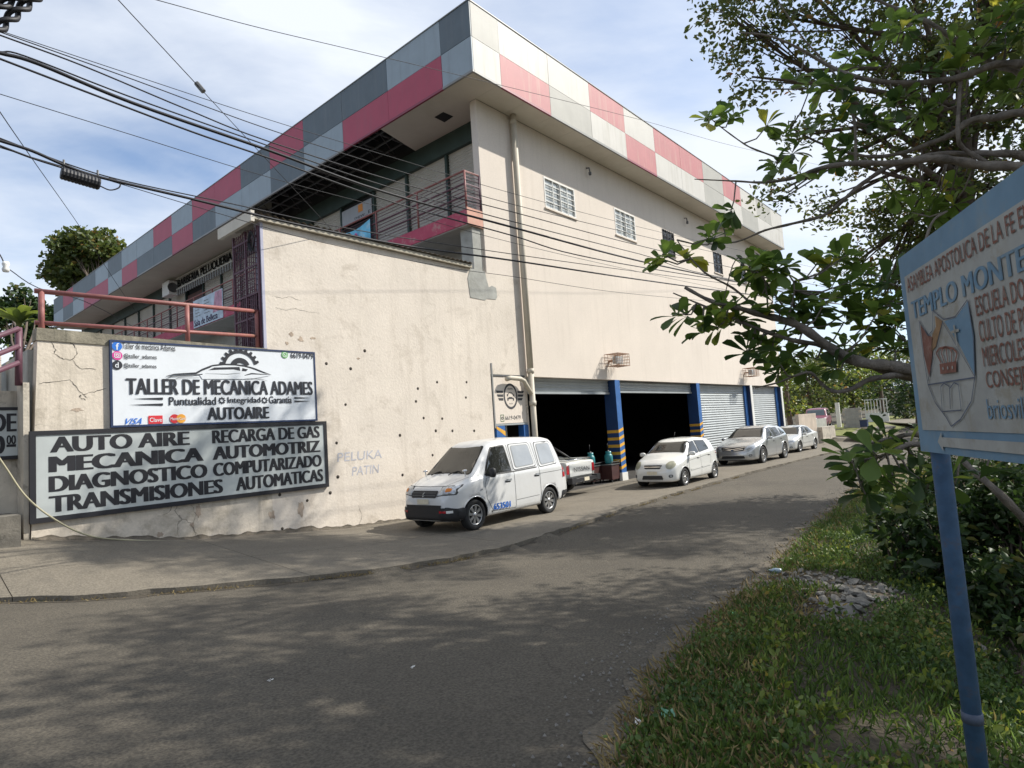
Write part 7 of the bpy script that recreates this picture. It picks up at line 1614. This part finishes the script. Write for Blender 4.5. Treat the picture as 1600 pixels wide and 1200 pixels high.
# tufts along the wall foot
def rock(p, r_, seed, name, parent=None, m_=None, **k):
    rr = random.Random(seed); bm = bmesh.new(); bmesh.ops.create_icosphere(bm, subdivisions=1, radius=1)
    sx_, sy_, sz_ = rr.uniform(.6, 1.5), rr.uniform(.5, 1.2), rr.uniform(.25, .6)
    for v in bm.verts: f = rr.uniform(.55, 1.2); v.co = Vector((v.co.x*sx_*f*r_, v.co.y*sy_*f*r_, v.co.z*sz_*f*r_))
    me = bpy.data.meshes.new(name); bm.to_mesh(me); bm.free(); me.materials.append(m_ or M['rock']); o = bpy.data.objects.new(name, me); COL.objects.link(o); o.location = p; o.rotation_euler = (rr.uniform(-.4, .4), rr.uniform(-.4, .4), rr.uniform(0, 6))
    return tag(o, **k)
RK = [(1232, 900), (1240, 908), (1252, 893), (1262, 905), (1275, 900), (1268, 918), (1258, 925), (1280, 930), (1290, 915), (1300, 905), (1310, 912), (1322, 905), (1335, 912), (1345, 922), (1358, 918), (1368, 925), (1378, 922), (1305, 938), (1318, 935), (1330, 940), (1345, 942), (1352, 935), (1290, 950), (1302, 955), (1315, 952), (1328, 958), (1342, 955), (1350, 948), (1296, 890), (1308, 895), (1320, 893), (1262, 880), (1276, 887), (1338, 930), (1325, 925), (1312, 922), (1286, 940), (1270, 940), (1380, 940), (1365, 938), (1360, 905), (1345, 900), (1330, 898), (1247, 915)]
def on_ground(px, py):
    z = 0.1
    for _ in range(12): p = G(px, py, z); z = TZ(p.x, p.y)
    return Vector((p.x, p.y, z))
for i, (x, y) in enumerate(RK):
    p = on_ground(x, y); big = i in (22, 24, 25, 26)
    rock(p+Vector((0, 0, 0.02)), R.uniform(0.035, 0.095)*(1.35 if big else 1), i, 'stone', None, label=('larger flat stone in the rubble heap on the verge' if big else 'small pale broken stone in the rubble heap on the verge'), category='stone', group='stones of the rubble heap on the verge')
for i, (x, y, r_) in enumerate(((1468, 1022, 0.10), (1488, 1026, 0.07), (1525, 1020, 0.11), (1505, 1028, 0.06))):
    rock(on_ground(x, y)+Vector((0, 0, 0.02)), r_, 90+i, 'stone', None, label=['white stone left of the blue post', 'small white stone just left of the blue post', 'largest white stone, right of the blue post', 'smallest white stone beside the blue post'][i], category='stone', group='white stones by the blue post')
p = on_ground(1213, 897); q = MB(); q.lathe([(0.001, -0.07), (0.035, -0.07), (0.038, 0.02), (0.015, 0.06), (0.014, 0.09), (0.001, 0.09)], mat('clear_blue_plastic', (0.30, 0.38, 0.44), 0.2, 0.1), 12, 'y', tuple(p+Vector((0, 0, 0.04)))); q.build('plastic_bottle', None, label='crushed bluish plastic bottle at the edge of the asphalt', category='bottle')
def litter(x, y, w, h, m_, lab, a=0.5):
    p = on_ground(x, y); q = MB(); n_ = 4; vs = []
    for i in range(n_+1):
        for k in range(n_+1):
            u, v = (i/n_-.5)*w, (k/n_-.5)*h; vs.append((p.x+u*math.cos(a)-v*math.sin(a), p.y+u*math.sin(a)+v*math.cos(a), p.z+(0.05 if p.y < vergeY(p.x) else 0.012)+0.008*math.sin(i*2.1+k*1.3)))
    q.add(vs, [(i*(n_+1)+k, (i+1)*(n_+1)+k, (i+1)*(n_+1)+k+1, i*(n_+1)+k+1) for i in range(n_) for k in range(n_)], m_, True); return q.build('litter', None, label=lab, category='litter')
litter(1045, 1127, 0.11, 0.08, mat('green_wrapper', (0.10, 0.28, 0.18), 0.4, 0.1), 'green wrapper lying in the dry grass at the bottom')
litter(1148, 966, 0.08, 0.06, mat('green_scrap', (0.10, 0.36, 0.2), 0.4, 0.1), 'small green scrap at the edge of the asphalt')
litter(1000, 1140, 0.06, 0.05, M['white'], 'small pale scrap in the dry grass at the bottom')
litter(422, 1066, 0.05, 0.03, M['white'], 'flat pale scrap of paper on the asphalt'); litter(1138, 946, 0.05, 0.04, M['white'], 'tiny white scrap near the road edge')
litter(645, 1045, 0.06, 0.02, M['white'], 'pale flattened scrap on the shaded asphalt')
# small chips between the stones
Vc = []; Fcc = []
for i in range(420):
    c_ = RC[rs.randint(len(RC))]; x, y = c_[0]+rs.normal()*0.26, c_[1]+rs.normal()*0.22; z = TZ(x, y)+0.01; r_ = 0.01+0.025*rs.rand(); b0_ = len(Vc); a = rs.rand()*3
    Vc += [(x+r_*math.cos(a), y+r_*math.sin(a), z), (x+r_*math.cos(a+2.1), y+r_*math.sin(a+2.1), z), (x+r_*math.cos(a+4.2), y+r_*math.sin(a+4.2), z), (x+r_*0.3, y, z+r_*0.8)]
    Fcc += [(b0_, b0_+1, b0_+3), (b0_+1, b0_+2, b0_+3), (b0_+2, b0_, b0_+3)]
q = MB(); q.add(Vc, Fcc, M['rock']); q.build('stone_chips', None, label='small chips and grit between the rubble stones', category='gravel', kind='stuff')
# a few taller mixed plants
tp = scatter(60, 2.2, 12, 0.3, 2.6, 1.0, 1.4); tp = tp[off_rubble(tp)]; pts = np.repeat(tp, 30, 0)+rs.normal(size=(len(tp)*30, 3))*np.array([0.06, 0.06, 0]); hh = np.repeat(0.08+0.16*rs.rand(len(tp)), 30); pts[:, 2] += hh*rs.rand(len(pts))
leaf_cloud('tall_weeds', pts, 0.05, M['leafylw'], None, seed=17, up=0.8, aspect=0.5, label='taller leafy weeds sticking out of the verge', cat='weeds', kind='stuff')
# gravel and grit on the road edge
rs = np.random.RandomState(15); n_ = 1600; X = 1+19*rs.rand(n_)**1.4; e_d = rs.rand(n_)**2*0.7
V = []; Fc = []
for i in range(n_):
    x = X[i]; y = vergeY(x)+e_d[i]-0.1; z = TZ(x, y)+0.02; r_ = 0.006+0.012*rs.rand(); b0_ = len(V); a = rs.rand()*3
    V += [(x+r_*math.cos(a), y+r_*math.sin(a), z), (x+r_*math.cos(a+2.1), y+r_*math.sin(a+2.1), z), (x+r_*math.cos(a+4.2), y+r_*math.sin(a+4.2), z), (x, y, z+r_)]
    Fc += [(b0_, b0_+1, b0_+3), (b0_+1, b0_+2, b0_+3), (b0_+2, b0_, b0_+3)]
q = MB(); q.add(V, Fc, M['rock']); q.build('gravel', None, label='loose grit along the right edge of the asphalt', category='gravel', kind='stuff')
